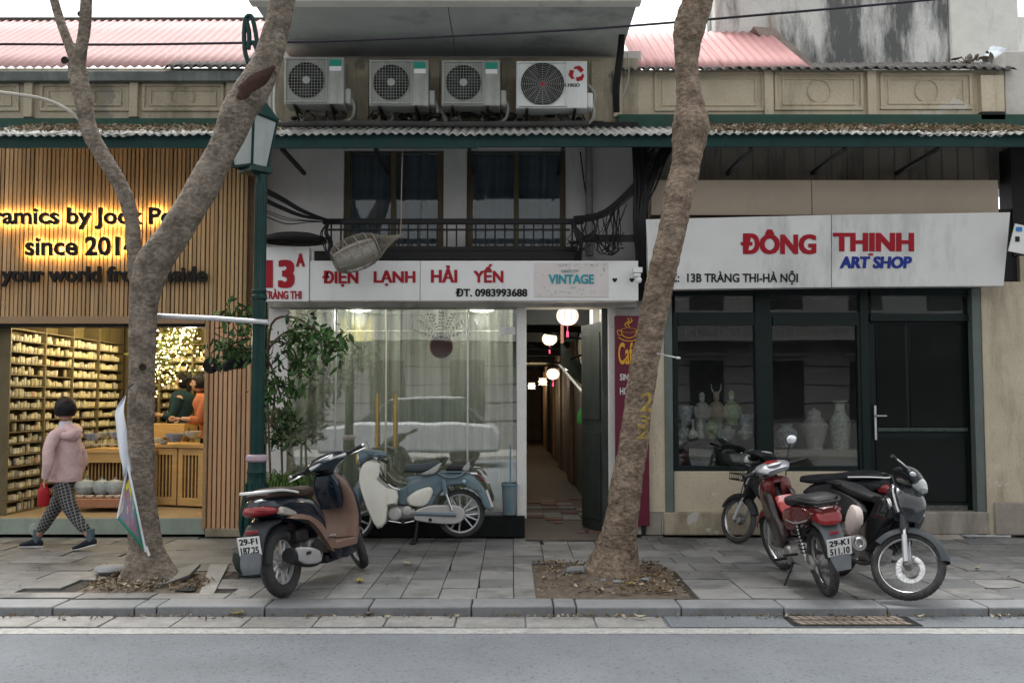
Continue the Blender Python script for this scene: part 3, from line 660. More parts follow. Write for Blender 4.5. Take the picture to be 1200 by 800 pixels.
# pier between the alley and the art shop
pr = thing('pier', 'peeling white and pinkish masonry pier beside the alley', 'pillar', (1.3, MY, 0))
part('wall', MB().pbox(713, 352, 778, 626, MY-.02, 1.3), whitew, pr, bev=.01)
part('capstone', MB().pbox(722, 340, 776, 370, MY-.05, .2), mat('rough_concrete', (.33,.31,.29), .9, var=.25, vs=8, bump=.01, bs=30, world=True), pr)
part('base_render', MB().pbox(752, 585, 776, 627, MY-.035, .05), mat('bare_render', (.30,.27,.23), .9, var=.2, vs=6, bump=.008, bs=40, world=True), pr, bev=.012)
part('wall', MB().pbox(756, 345, 780, 600, MY-.045, .03), cream, pr, bev=.006)
alone('broken_tile', slabp([G(752,629), G(775,629), G(772,624), G(764,615)], .02, [.01,.01,.02,.1]), whitew, 'white broken tile leaning at the foot of the pier right of the right tree', 'tile')

# ------------------------------------------------------------------ art shop building
RY = MY
rb = thing('art_shop_building', 'old cream building with dark green framed shop windows and a cream parapet', 'building', (4.4, RY, 0))
part('wall', MB().pbox(790, 552, 905, 600, RY, .25), cream, rb, bev=.006)
part('wall', MB().pbox(905, 552, 1012, 600, RY+.002, .25), cream, rb)
part('ledge', MB().pbox(778, 600, 1016, 627, RY-.07, .35), mat('ledge_plaster', (.37,.32,.235), .9, var=.2, vs=4, bump=.008, bs=30, streak=.6, scol=(.14,.12,.09), ss=2.5, sth=.48, world=True, patch=((.48,.46,.42), .60, 3.1)), rb, bev=.015)
part('step', MB().pbox(1012, 600, 1160, 626, RY-.10, .6), mat('step_stone', (.30,.27,.235), .85, var=.2, vs=4, bump=.006, bs=40, streak=.5, scol=(.13,.12,.11), ss=3, world=True), rb, bev=.012)
part('pillar', MB().pbox(1153, 330, 1215, 626, RY-.03, .4), cream, rb, bev=.008); part('wall', MB().pbox(1200, 300, 1420, 640, RY-.02, .4), cream2, rb)
part('pillar_patch', MB().pbox(1166, 588, 1216, 627, RY-.055, .03), mat('bare_render', (.3,.27,.23)), rb, bev=.015)
part('corner_post', MB().pbox(779, 340, 788.5, 607, RY-.06, .12), framegrey, rb, bev=.004); part('corner_post', MB().pbox(1142, 338, 1152, 601, RY-.06, .12), framegrey, rb, bev=.004)
# window frames
for i, (a, b_, lb) in enumerate([(789, 900, 'left art shop window'), (900, 1012, 'middle art shop window')]):
    wn = part('window', MB().pbox(a, 372, a+6, 552, RY+.02, .07).pbox(b_-15 if i == 0 else b_-6, 372, b_, 552, RY+.02, .07).pbox(a+6, 372, b_-6, 381, RY+.022, .066).pbox(a+6, 546, b_-6, 552, RY+.022, .066), doorgreen, rb, label=lb, smooth=False)
    part('pane', MB().pbox(a+6, 381, b_-(15 if i == 0 else 6), 546, RY+.06, .006), glzd, wn)
    part('window', MB().pbox(a, 338, b_, 346, RY+.02, .07).pbox(a, 366, b_, 372, RY+.02, .07), doorgreen, rb, label='transom above the ' + lb); part('pane', MB().pbox(a+2, 346, b_-2, 366, RY+.06, .006), glzd, wn)
part('window_post', MB().pbox(886, 340, 904, 552, RY+.005, .12), doorgreen, rb, bev=.006); part('window_post', MB().pbox(1010, 340, 1020, 600, RY+.005, .12), doorgreen, rb, bev=.006)
dr = part('door', MB().pbox(1020, 345, 1142, 600, RY+.10, .05), doorgreen, rb, smooth=False)
for a in [(1027,380,1062,500), (1066,380,1134,500), (1027,512,1134,588)]: part('door_panel', MB().pbox(*a, RY+.085, .02), mat('door_dark_glass', (.006,.008,.008), .18, var=.1), dr, bev=.006)
part('transom', MB().pbox(1020, 338, 1142, 346, RY+.03, .08).pbox(1020, 368, 1142, 376, RY+.03, .08), doorgreen, rb)
part('pane', MB().pbox(1021, 346, 1141, 368, RY+.06, .008), glzd, dr)
part('rail', MB().pbox(1029, 501, 1134, 505, RY+.06, .03), mat('worn_green_rail', (.05,.07,.06), .5, var=.4, vs=20), dr)
p = W(1026, 487, RY+.06); part('door_handle', MB().box(p.x-.012, p.x+.012, RY+.06, RY+.09, p.z-.28, p.z+.12).tube([p+V((0,0,.0)), p+V((0,-.05,0)), p+V((.11,-.06,0))], .009, 8), alum, dr)
part('kick_plate', MB().pbox(1030, 592, 1134, 600, RY+.07, .03), mat('worn_iron', (.1,.1,.09), .7, var=.5, vs=30, grime=.6), dr)
# room behind
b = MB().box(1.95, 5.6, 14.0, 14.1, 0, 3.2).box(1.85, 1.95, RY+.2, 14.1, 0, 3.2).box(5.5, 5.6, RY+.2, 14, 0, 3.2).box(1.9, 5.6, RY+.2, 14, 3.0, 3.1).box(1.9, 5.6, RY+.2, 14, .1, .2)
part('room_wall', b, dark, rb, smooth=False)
# wall above the sign and under the awning
part('upper_wall', MB().pbox(752, 168, 1215, 215, RY+.3, .3), mat('brown_board_wall', (.24,.22,.19), .85, var=.15, vs=2, streak=.5, scol=(.07,.065,.055), ss=3, world=True), rb)
for i in range(22):
    px = 790+i*18.5; part('board_batten', MB().pbox(px, 172, px+1.6, 212, RY+.285, .02), mat('brown_board_wall', (.13,.12,.105)), rb, smooth=False)
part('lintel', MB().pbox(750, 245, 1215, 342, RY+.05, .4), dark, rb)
pb = mat('beige_sign_panel', (.42,.345,.27), .7, var=.07, vs=1.5, streak=.35, scol=(.22,.17,.12), ss=1.4, sth=.55, world=True)
for a, b_ in [(763, 951), (951.7, 1170)]: part('fascia_panel', MB().pbox(a, 211, b_, 252, RY-.22, .3), pb, rb, bev=.004)
part('end_wall', MB().pbox(1186, 172, 1230, 300, RY+.02, .3), black, rb)
# parapet with framed panels
part('parapet', MB().pbox(724, 82, 1178, 137, 11.64, .25), cream, rb, bev=.006)
def parapet_panel(root, a, y0, b_, y1, m_, ring=True):
    part('panel_frame', MB().pbox(a, y0, b_, y0+3, 11.615, .03).pbox(a, y1-4, b_, y1, 11.615, .03).pbox(a, y0+3, a+3.5, y1-4, 11.615, .03).pbox(b_-3.5, y0+3, b_, y1-4, 11.615, .03), m_, root, bev=.003)
    part('inset_frame', MB().pbox(a+9, y0+7, b_-9, y0+8.6, 11.625, .02).pbox(a+9, y1-9, b_-9, y1-6, 11.625, .02).pbox(a+9, y0+8.6, a+11, y1-9, 11.625, .02).pbox(b_-11, y0+8.6, b_-9, y1-9, 11.625, .02), m_, root)
    if ring: p = W((a+b_)/2, (y0+y1)/2, 11.63); part('ring', MB().torus(p, .135, .007, 28, 6), m_, root)
for i, (a, b_) in enumerate([(767, 896), (908, 1012), (1032, 1140)]): parapet_panel(rb, a, 84 + i*.5, b_, 130 - i, cream, i > 0)
for px in (724, 901, 1022): part('pilaster', MB().pbox(px-5, 82, px+5.5, 137, 11.58, .07), cream, rb, bev=.005)
part('pilaster', MB().pbox(1150, 88, 1177, 131, 11.55, .1), cream, rb, bev=.005); part('pilaster_foot', MB().pbox(1150, 131, 1178, 140, 11.54, .12), black, rb)
part('band', MB().pbox(724, 134, 1215, 151, 11.54, .3), bandgreen, rb, bev=.004)
part('end_wall', MB().pbox(1178, 60, 1230, 150, 11.62, .4), mat('broken_render', (.5,.48,.44), .9, var=.15, vs=4, bump=.01, bs=25, world=True), rb, bev=.01)
# neighbour's tall mouldy wall above
tw = thing('tall_wall', 'tall mould streaked grey and white rendered wall above the right roof', 'wall', (5, 13.6, 5))
x0 = W(838, 20, 13.6).x; x1 = W(1112, 20, 13.6).x; x2 = W(1192, 20, 13.6).x
part('wall', MB().box(x0, x1, 13.6, 14.2, 4.5, 9.5), mould, tw, bev=.02)
part('wall', MB().box(x1, x2, 13.56, 14.2, 4.5, 9.5), pale, tw, bev=.02, label='paler right half')
part('broken_edge', MB().tube([W(905,15,13.55), W(912,50,13.55), W(925,80,13.55)], [.05,.07,.1], 7, k=3), mat('broken_render', (.5,.48,.44)), tw)
b = MB().slab([(W(880,36,13.5).x, W(880,36,13.5).z), (W(905,38,13.5).x, W(905,38,13.5).z), (W(955,80,13.5).x, W(955,84,13.5).z), (W(915,84,13.5).x, W(915,86,13.5).z)], 13.35, 13.6)
part('flashing', b, mat('mortar_flashing', (.33,.28,.25), .9, var=.25, vs=6, bump=.01, bs=30, world=True), tw)
alone('far_wall', MB().pbox(1190, 20, 1290, 90, 15.5, .3), pale, 'pale wall corner beyond the right end of the roof', 'wall')

# corrugated sheet helper -------------------------------------------------
def corr(x0, x1, ya, za, yb, zb, per=.076, amp=.012, th=.006, rag=0.0, seed=0):
    n = max(8, int((x1-x0)/per*8)); nv = 4
    def fn(u, v):
        x = x0+(x1-x0)*u; yy = ya+(yb-ya)*v; z = za+(zb-za)*v + amp*sin(2*pi*x/per)
        if v == 0 and rag: yy += rag*abs(noise.noise(V((x*3, seed, 0)))); z += rag*.4*noise.noise(V((x*2, seed+5, 0)))
        return (x, yy, z)
    return MB().sheet(fn, n, nv)
# red roofs
rr = thing('red_roof', 'faded pink red corrugated roof above the ceramics shop', 'roof', (-4.5, 11.9, 5.5))
za, zb = W(600, 79, 11.75).z, W(600, 24, 14.0).z
for i in range(5):
    xa = -7.6+i*1.02; part('roof_sheet', corr(xa, xa+1.06, 11.75, za+i*.003, 14.0, zb+i*.003, per=.11, amp=.014, seed=i), redroof, rr, solid=.004)
part('ridge', MB().box(-7.6, -2.5, 13.96, 14.1, zb-.03, zb+.03), darkfib, rr)
part('gutter', MB().pbox(-60, 83, 318, 95, 11.52, .2), mat('gutter_zinc', (.10,.115,.11), .5, metal=.3, var=.3, vs=4, streak=.5, scol=(.25,.27,.26), ss=2, world=True), rr, bev=.01)
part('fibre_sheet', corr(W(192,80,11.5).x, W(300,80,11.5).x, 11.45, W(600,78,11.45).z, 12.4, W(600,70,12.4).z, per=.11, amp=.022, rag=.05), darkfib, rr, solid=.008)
r2 = thing('red_roof', 'coral red corrugated roof between the concrete slab and the mouldy wall', 'roof', (2.3, 11.9, 5.5))
for i in range(2):
    xa = W(737, 60, 12.5).x+i*1.04; part('roof_sheet', corr(xa, xa+1.06, 11.7, W(600,80,11.7).z+i*.003, 13.6, W(600,38,13.6).z+i*.003, per=.11, amp=.014), mat('coral_roof_sheet', (.46,.24,.235), .7, var=.1, vs=2, streak=.4, scol=(.4,.24,.22), ss=1.6, sth=.56, world=True), r2, solid=.004)
for i in range(5):
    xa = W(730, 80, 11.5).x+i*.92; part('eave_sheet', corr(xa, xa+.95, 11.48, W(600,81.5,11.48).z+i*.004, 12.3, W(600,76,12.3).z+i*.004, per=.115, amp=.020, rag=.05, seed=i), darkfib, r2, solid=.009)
b = MB().add([tuple(W(1142,82,11.9)), tuple(W(1162,82,11.8)), tuple(W(1180,58,12.2)), tuple(W(1162,54,12.4))], [(0,1,2,3)])
alone('loose_sheet', b, mat('bluish_plastic', (.42,.47,.50), .6, var=.35, vs=8, bump=.01, bs=20), 'crumpled bluish sheet lying at the right end of the eave', 'debris', solid=.02)
b = scatter([(W(1150+random.gauss(0,14), 80, 11.9).x, 11.9+random.uniform(0, .3)) for _ in range(60)], .06, .16, lambda x, y_: W(600, 80-random.uniform(0, 18), 11.9).z, flat=.8)
alone('debris', b, mat('roof_debris', (.2,.18,.15), .9, var=.4), kind='stuff')

lpw = thing('parapet', 'weathered beige parapet with sunk panels over the ceramics shop, below the gutter', 'wall', (-4.5, 11.64, 4.9))
part('wall', MB().pbox(-90, 80, 322, 142, 11.64, .3), cream2, lpw, bev=.006)
for i, (a, b_) in enumerate([(-72, 22), (46, 151), (166, 262)]): parapet_panel(lpw, a, 98, b_, 130, cream2, i > 0)
for px in (32.5, 156, 270): part('pilaster', MB().pbox(px-5, 94, px+5, 137, 11.58, .07), cream2, lpw, bev=.005); part('pilaster_foot', MB().pbox(px-5, 137, px+6, 140, 11.57, .07), black, lpw)
part('band', MB().pbox(-90, 138.5, 322, 151, 11.55, .3), bandgreen, lpw, bev=.004)
nb = thing('neighbour_house', 'plain cream neighbouring house at the far left, outside the picture', 'building', (-10, 11.65, 0))
part('wall', MB().box(-16, -6.42, 11.6, 14, -.1, 5.2), cream, nb); part('shutter', MB().box(-9.6, -6.9, 11.56, 11.62, .1, 2.7), framegrey, nb); part('roof', MB().box(-16, -7.6, 11.4, 14.2, 5.2, 5.35), darkfib, nb)
# ------------------------------------------------------------------ the long awning
aw = thing('awning', 'long corrugated awning with a dark green fascia board across all three shops', 'awning', (0, 10.6, 4.3))
zfr = W(600, 157, 10.62).z; zbk = W(600, 149, 11.6).z
xx = -5.9
i = 0
while xx < 6.3:
    wd = .86; drop = random.uniform(-.010, .010); left = xx < -3.2
    part('corrugated_sheet', corr(xx, xx+wd+.05, 10.62 + random.uniform(-.02, .02), zfr+drop+(i % 2)*.004 - (.015 if left else 0), 11.6, zbk+(i % 2)*.004, per=.095, amp=.013, rag=.03, seed=i), fibro, aw, solid=.006); xx += wd; i += 1
for a, b_ in [(-70, 300), (300.7, 560), (560.7, 850), (850.7, 1290)]: part('fascia_board', MB().pbox(a, 157.2, b_, 173.5 - (a > 500)*1.5, 10.68, .03), dkgreen, aw, bev=.002)
for px in range(330, 1200, 110): part('bracket', MB().box(W(px,170,10.7).x-.02, W(px,170,10.7).x+.02, 10.72, 11.9, zfr-.16, zfr-.12), black, aw)
dz_ = lambda x, y_: zfr + (zbk-zfr)*(y_-10.62)/(11.6-10.62) + .015 + random.uniform(0, .025)
alone('roof_litter', scatter([(random.uniform(-5.7, -2.6), random.uniform(10.75, 11.5)) for _ in range(700)] + [(random.uniform(1.9, 5.8), random.uniform(10.7, 11.5)) for _ in range(1300)], .03, .09, dz_, flat=.5), dryleaf, kind='stuff')
alone('roof_litter', scatter([(random.uniform(-5.7, -2.6), random.uniform(10.75, 11.5)) for _ in range(420)] + [(random.uniform(1.9, 5.8), random.uniform(10.7, 11.5)) for _ in range(700)], .03, .08, dz_, flat=.5), paleleaf, kind='stuff')
# ------------------------------------------------------------------ ceramics shop (left)
LY = 11.65; random.seed(11)
cs = thing('ceramics_shop', 'ceramics shop with a slatted larch front and warm lit open interior', 'building', (-4.6, LY, 0))
part('backing_board', MB().pbox(-60, 172, 305, 372, LY-.02, .2), slatbk, cs)
z0s, z1s = W(600, 371, LY-.07).z, W(600, 172, LY-.07).z
base = mesh('slat', MB().box(-.0175, .0175, 0, .035, z0s, z1s), slatm, smooth=False)
bm2 = [mesh('slat', MB().box(-q, q, 0, .035, z0s, z1s), slatm, smooth=False) for q in (.016, .0175, .019)]
i = 0; x = W(-30, 270, LY).x
while x < W(294, 270, LY).x:
    o = bpy.data.objects.new('slat', random.choice(bm2)); COL.objects.link(o); o.parent = cs
    o.location = (x + 4.6 + random.uniform(-.002, .002), -.06 - random.uniform(0, .006), random.uniform(-.003, .003)); x += .0495; i += 1
z0d, z1d = W(600, 620, LY-.07).z, W(600, 373, LY-.07).z
bm3 = mesh('slat', MB().box(-.019, .019, 0, .035, z0d, z1d), mat('larch_slat_lit', (.54,.31,.17), .6, var=.15, vs=3, col2=(.60,.38,.22), rnd=.15, streak=.35, scol=(.25,.13,.08), ss=9, sth=.57, world=True, sx=4, sz=.7), smooth=False)  # same larch; the stronger light below the awning is put into the colour
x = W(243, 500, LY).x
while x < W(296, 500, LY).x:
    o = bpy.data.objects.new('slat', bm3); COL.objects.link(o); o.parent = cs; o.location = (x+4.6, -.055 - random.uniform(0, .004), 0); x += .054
for py in (459, 527, 530+66): part('batten', MB().pbox(241, py, 296, py+3, LY-.012, .03), slatm, cs, smooth=False)
part('backing_board', MB().pbox(243, 373, 298, 616, LY+.08, .04), slatbk, cs)
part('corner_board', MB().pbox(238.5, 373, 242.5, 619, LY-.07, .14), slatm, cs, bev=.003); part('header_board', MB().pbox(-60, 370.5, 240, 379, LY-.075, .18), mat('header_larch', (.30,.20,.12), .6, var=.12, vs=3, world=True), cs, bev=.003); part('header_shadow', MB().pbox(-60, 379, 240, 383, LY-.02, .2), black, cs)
part('footing', MB().pbox(240, 619, 300, 629, LY-.08, .2), mat('ledge_plaster', (.4,.36,.28)), cs, bev=.01)
grn = mat('green_grey_step', (.30,.36,.31), .6, var=.15, vs=3, streak=.4, scol=(.2,.2,.17), ss=3, world=True)
FL = W(600, 590, LY+.35).z
part('step', MB().pbox(-80, 607, 240, 626, LY-.02, .4), grn, cs, bev=.006)
shopfl = mat('shop_floor', (.36,.27,.165), .35, var=.12, vs=2.5, world=True)
ztop = W(600, 607, LY-.02).z
part('shop_floor', MB().box(-6.35, -3.0, LY-.005, 15.5, ztop-.1, ztop+.004), shopfl, cs)
wallc = mat('shop_wall_warm', (.30,.24,.15), .85)
part('room_wall', MB().box(-6.3, -6.2, LY+.2, 15.6, 0, 3.0).box(-6.3, -2.96, 15.5, 15.6, 0, 3.0).box(-3.1, -2.97, LY+.1, 15.5, 0, 3.0), wallc, cs, smooth=False)
part('ceiling', MB().box(-6.3, -2.97, LY+.2, 15.6, 2.85, 2.95), mat('shop_ceiling', (.25,.2,.14)), cs)
# shelving along the left wall and the back wall
sh = thing('shelving', 'tall wooden shelving packed with small cups along the left wall of the ceramics shop', 'shelves', (-6.05, 13.4, ztop))
rowz = [ztop + .02 + .138*k for k in range(17)]
for z in rowz: part('shelf', MB().box(-6.2, -5.98, LY+.22, 15.3, z-.012, z), shelfw, sh, smooth=False)
for yy in [LY+.2, 12.75, 13.55, 14.4, 15.3]: part('upright', MB().box(-6.19, -5.97, yy-.012, yy+.012, ztop, 2.8), shelfw, sh, smooth=False)
part('back_panel', MB().box(-6.2, -6.19, LY+.2, 15.3, ztop, 2.8), shelfbk, sh)
sb = thing('shelving', 'shelving of cups across the back wall behind the fairy lights', 'shelves', (-4.3, 15.3, ztop))
for z in rowz: part('shelf', MB().box(-5.4, -3.1, 15.26, 15.48, z-.012, z), shelfw, sb, smooth=False)
for xx in (-5.4, -4.9, -4.35, -3.8, -3.2): part('upright', MB().box(xx-.012, xx+.012, 15.255, 15.48, ztop, 2.8), shelfw, sb, smooth=False)
part('back_panel', MB().box(-5.4, -3.1, 15.475, 15.48, ztop, 2.8), shelfbk, sb)
part('column', MB().box(-5.75, -5.5, 15.0, 15.45, ztop, 2.85), mat('brown_column', (.16,.09,.05), .7), cs)
glz_c = [mat('cup_glaze_a', (.50,.45,.27), .3, var=.35, vs=22, rnd=.25), mat('cup_glaze_b', (.46,.42,.32), .3, var=.5, vs=30, rnd=.25), mat('cup_glaze_c', (.60,.56,.40), .3, var=.25, vs=18, rnd=.15), mat('cup_glaze_red', (.45,.14,.08), .35, col2=(.55,.5,.36), vs=20)]
cupm = []
for k, (r_, h_) in enumerate([(.034, .075), (.03, .088), (.038, .06), (.026, .095)]):
    pr_ = [(r_*.6, 0), (r_*.95, h_*.15), (r_, h_*.5), (r_*.92, h_), (r_*.84, h_*.99), (r_*.8, h_*.3)]
    cupm.append(MB().lathe(pr_, n=8))
cupmesh = [mesh('cup', m_, g_) for m_ in cupm for g_ in glz_c]
proto_n = 0; far = MB(); spots = []
for z in rowz[:16]:
    yy = LY+.27
    while yy < 15.2:
        if random.random() < .94: spots.append((-6.03+random.uniform(-.008, .012), yy, z))
        yy += random.uniform(.074, .092)
px_ = lambda p: 600 + p[0]/p[1]*F
vis = [p for p in spots if px_(p) > -14 and p[1] < 14.6 or px_(p) > -14]
vis.sort(key=lambda p: p[1]); near = vis[:296]; rest = vis[296:]
cgrp = 'small cups standing on the shop shelves'
for p in near:
    k = random.choice([0,0,0,1,1,2,2,2]) if random.random() < .96 else 3
    o = bpy.data.objects.new('cup', cupmesh[random.randrange(4)*4 + k]); COL.objects.link(o); o.location = p; o.rotation_euler.z = random.uniform(0, 6)
    s_ = random.uniform(.80, 1.22); o.scale = (s_, s_, random.uniform(.75, 1.25)); tag(o, 'small pale glazed cup in the rows on the tall shelving of the left shop wall', 'cup', cgrp)
for gi in range(3):
    far = MB()
    for p in [q for j, q in enumerate(rest) if j % 3 == gi]: s_ = random.uniform(.9, 1.1); far.add([(v[0]*s_+p[0], v[1]*s_+p[1], v[2]*s_+p[2]) for v in cupm[random.randrange(4)].v], cupm[0].f)
    for z in rowz[:16]:
        xx = -5.35
        while xx < -3.15:
            if random.random() < .3: m_ = cupm[random.randrange(4)]; far.add([(v[0]+xx, v[1]+15.36, v[2]+z) for v in m_.v], m_.f)
            xx += .03
    alone('cups', far, glz_c[gi], kind='stuff')
# tables
def slat_table(t, x0, x1, y0, y1, zt, apron=.12, legs=.06, slats=True):
    part('tabletop', MB().box(x0, x1, y0, y1, zt-.04, zt), oak, t, bev=.004)
    part('apron', MB().box(x0+.02, x1-.02, y0+.012, y0+.04, zt-.04-apron, zt-.042), oak, t)
    for xx in (x0+.02, x1-legs-.02): 
        for yy in (y0+.02, y1-legs-.02): part('leg', MB().box(xx, xx+legs, yy, yy+legs, ztop, zt-.042), oak, t, bev=.003)
    if slats:
        n = int((x1-x0)/.045)
        for j in range(n): part('slat', MB().box(x0+.03+j*.045, x0+.045+j*.045, y0+.10, y0+.12, ztop+.2, zt-.17), oak, t, smooth=False)
        part('back_panel', MB().box(x0+.03, x1-.03, y0+.35, y0+.37, ztop, zt-.1), slatbk, t)
T1Y = 12.7
x0, x1, za_, zb_ = rect(92, 598, 146, 528, T1Y)
zt = W(600, 527, T1Y).z
t1 = thing('display_table', 'light oak slatted table of bowls in front of the cup shelves', 'table', (W(120, 560, T1Y).x, T1Y, ztop))
slat_table(t1, W(88, 540, T1Y).x, W(178, 540, T1Y).x, T1Y, 13.5, zt)
t2 = thing('display_counter', 'oak counter with slatted doors running back at the right of the shop', 'counter', (W(205, 560, T1Y).x, 12.9, ztop))
# counter receding to the right wall
za_ = W(600, 522, 12.5).z
part('tabletop', MB().add([(W(176,520,12.9).x,12.9,za_-.04),(-3.12,12.35,za_-.04),(-3.12,13.6,za_-.04),(W(176,520,13.5).x,13.6,za_-.04),(W(176,520,12.9).x,12.9,za_),(-3.12,12.35,za_),(-3.12,13.6,za_),(W(176,520,13.5).x,13.6,za_)], [(3,2,1,0),(4,5,6,7),(0,1,5,4),(1,2,6,5),(2,3,7,6),(3,0,4,7)]), oak, t2, bev=.004)
A_ = V((W(178,560,12.95).x, 12.93, 0)); B_ = V((-3.15, 12.38, 0)); D_ = (B_-A_)
def cbox(u0, u1, z0, z1, o, th):
    n_ = V((D_.y, -D_.x, 0)).normalized(); q = [A_+D_*u0+n_*o, A_+D_*u1+n_*o, A_+D_*u1-n_*(th-o), A_+D_*u0-n_*(th-o)]
    return MB().add([(p.x,p.y,z0) for p in q]+[(p.x,p.y,z1) for p in q], [(3,2,1,0),(4,5,6,7),(0,1,5,4),(1,2,6,5),(2,3,7,6),(3,0,4,7)])
part('carcass', cbox(0, 1, ztop+.02, za_-.045, -.06, .3), slatbk, t2)
for k in range(4):
    u = k*.25; 
    part('door', cbox(u+.01, u+.05, ztop+.03, za_-.05, 0, .03), oak, t2); part('door', cbox(u+.20, u+.245, ztop+.03, za_-.05, 0, .03), oak, t2); part('rail', cbox(u+.05, u+.20, za_-.13, za_-.05, -.001, .03), oak, t2); part('rail', cbox(u+.05, u+.20, ztop+.03, ztop+.13, -.001, .03), oak, t2)
    for j in range(4): part('slat', cbox(u+.065+j*.034, u+.077+j*.034, ztop+.13, za_-.13, -.01, .015), oak, t2, smooth=False)
t3 = thing('side_table', 'oak block table behind the counter with a pale bowl on it', 'table', (W(200,500,14).x, 14, ztop))
zc = W(600, 496, 14).z; part('tabletop', MB().box(W(176,500,14).x, W(216,500,14).x, 14, 14.6, zc-.2, zc), oak, t3, bev=.01); part('leg', MB().box(W(178,500,14).x, W(214,500,14).x, 14.05, 14.5, ztop, zc-.2), oak, t3)
# bowls
bw = mat('blue_white_glaze', (.55,.57,.56), .25, col2=(.09,.14,.30), vs=14); bw2 = mat('cream_bowl_glaze', (.62,.57,.47), .25, var=.2, vs=20); bw3 = mat('grey_blue_glaze', (.25,.31,.35), .3, col2=(.42,.46,.46), vs=26)
def bowl(px, py, Y, r, h, m_, lb, cat='bowl', grp='bowls on display in the ceramics shop'):
    p = W(px, py, Y); b = MB().lathe([(r*.45, 0), (r*.5, .01), (r*.85, h*.45), (r, h), (r*.95, h), (r*.8, h*.45), (r*.4, .02)], p, 16)
    return alone('bowl', b, m_, lb, cat, grp, org=p)
bowl(108, 516, 12.85, .11, .09, bw, 'blue and white bowl at the left end of the display table beside the walking person')
bowl(122, 514, 13.1, .09, .08, bw3, 'dark patterned bowl near the middle of the display table'); bowl(135, 514, 13.0, .10, .09, bw, 'blue rimmed bowl on the display table just left of the hanging banner')
for k, px in enumerate((100, 112, 121, 131, 141)): bowl(px, 523, 12.78, .065, .035, bw2, ['small cream dish at the left front edge of the display table','second small cream dish from the left on the display table','middle small cream dish on the display table','small cream dish fourth along the display table','small cream dish at the right end of the display table by the banner'][k])
bowl(205, 517, 12.8, .13, .10, bw, 'blue flowered bowl on the slatted counter right of the left tree'); bowl(226, 513, 12.7, .11, .085, bw2, 'dotted cream bowl at the right of the counter beside the orange shirt')
bowl(184, 519, 12.95, .08, .07, bw2, 'cream bowl on the counter just right of the tree trunk'); bowl(192, 521, 12.9, .06, .05, bw3, 'small grey bowl between two bowls on the counter'); bowl(201, 492, 14.2, .10, .09, bw2, 'plain pale bowl on the raised oak block behind the counter')
for k, (px, r_) in enumerate([(100, .13), (119, .11), (135, .12)]):
    lb = ['grey blue pot left on the low plinth under the display table', 'small patterned grey pot in the middle of the low plinth under the table', 'wide pale grey pot right on the low plinth under the table'][k]
    p = W(px, 580, 12.5); alone('pot', MB().lathe([(r_*.5, 0), (r_*.9, .05), (r_, .11), (r_*.8, .17), (r_*.5, .185), (r_*.1, .2), (r_*.12, .225)], p, 18), bw3, lb, 'pot', 'pots on the low plinth')
for k, px in enumerate((94, 105, 117, 128, 138)): bowl(px, 584, 12.32, .055, .04, bw2, ['leftmost white dish on the low plinth rail','second white dish on the low plinth rail','third white dish, middle of the low plinth rail','fourth white dish on the low plinth rail','rightmost white dish on the low plinth rail by the banner'][k])
lp = alone('plinth', MB().box(W(90,590,12.3).x, W(150,590,12.3).x, 12.2, 12.68, W(600,594,12.25).z, W(600,584,12.25).z), mat('terracotta', (.36,.18,.11), .7), 'low terracotta coloured plinth carrying pots under the display table', 'plinth', bev=.006)
# fairy lights on hanging foliage
random.seed(21)
gp_ = []
for k in range(330):
    px = random.gauss(195, 22); py = 385 + abs(random.gauss(0, 30)) + max(0, 12-abs(px-186))*random.uniform(0, 3)
    if 150 < px < 238 and py < 470: gp_.append(W(px, py, random.uniform(13.8, 14.7)))
b = MB()
for p in gp_: b.ell(p, (.010,.010,.010), 5, m=4)
alone('fairy_lights', b, mat('fairy_bulb', (1,.9,.6), emit=(1,.70,.26), estr=6), 'cloud of warm fairy lights hanging in the back of the ceramics shop', 'fairy lights', kind='stuff')
b = MB()
for k in range(420):
    p = random.choice(gp_) + V((random.gauss(0, .06), random.gauss(0, .06), random.gauss(0, .06))); l = leafshape(.09, .045, .01, k)
    b.add(l.v, l.f, Matrix.Translation(p) @ Matrix.Rotation(random.uniform(0, 6), 4, 'Z') @ Matrix.Rotation(random.uniform(-1.2, 1.2), 4, 'X'))
alone('hanging_foliage', b, mat('artificial_leaf', (.10,.13,.04), .6, var=.3), 'artificial foliage hanging with the fairy lights', 'plant', kind='stuff')
for x, yy, e in [(-5.35, 12.3, 22), (-5.3, 13.4, 24), (-5.2, 14.5, 24), (-4.2, 13.0, 17), (-3.9, 14.4, 18)]:
    b = MB().lathe([(.05, .0), (.05, .1), (.03, .14)], (x, yy, 2.6), 12); s_ = thing('spotlight', 'small black spotlight hidden up at the ceiling of the ceramics shop', 'spotlight', (x, yy, 2.6), group='track spotlights'); part('housing', b, black, s_)
    part('lens', MB().lathe([(.001, -.004), (.042, -.004), (.042, .002)], (x, yy, 2.6), 12), mat('spot_lens', (1,.9,.7), emit=(1,.85,.6), estr=10), s_); part('stem', MB().tube([(x,yy,2.72),(x,yy,2.86)], .008, 6), black, s_)
    lamp('spot_glow', (x, yy, 2.5), e*.6, (1, .83, .48), .08)
p = W(224, 379, 12.0); s_ = thing('spotlight', 'bright white spotlight at the top right of the shop opening', 'spotlight', p)
part('housing', MB().ell(p+V((0,.02,.02)), (.05,.05,.035), 10), black, s_); part('lens', MB().ell(p, (.035,.02,.02), 10), mat('spot_lens_white', (1,1,1), emit=(1,.97,.9), estr=20), s_); lamp('spot_glow', p+V((0,.0,-.1)), 8, (1,.9,.75), .05)

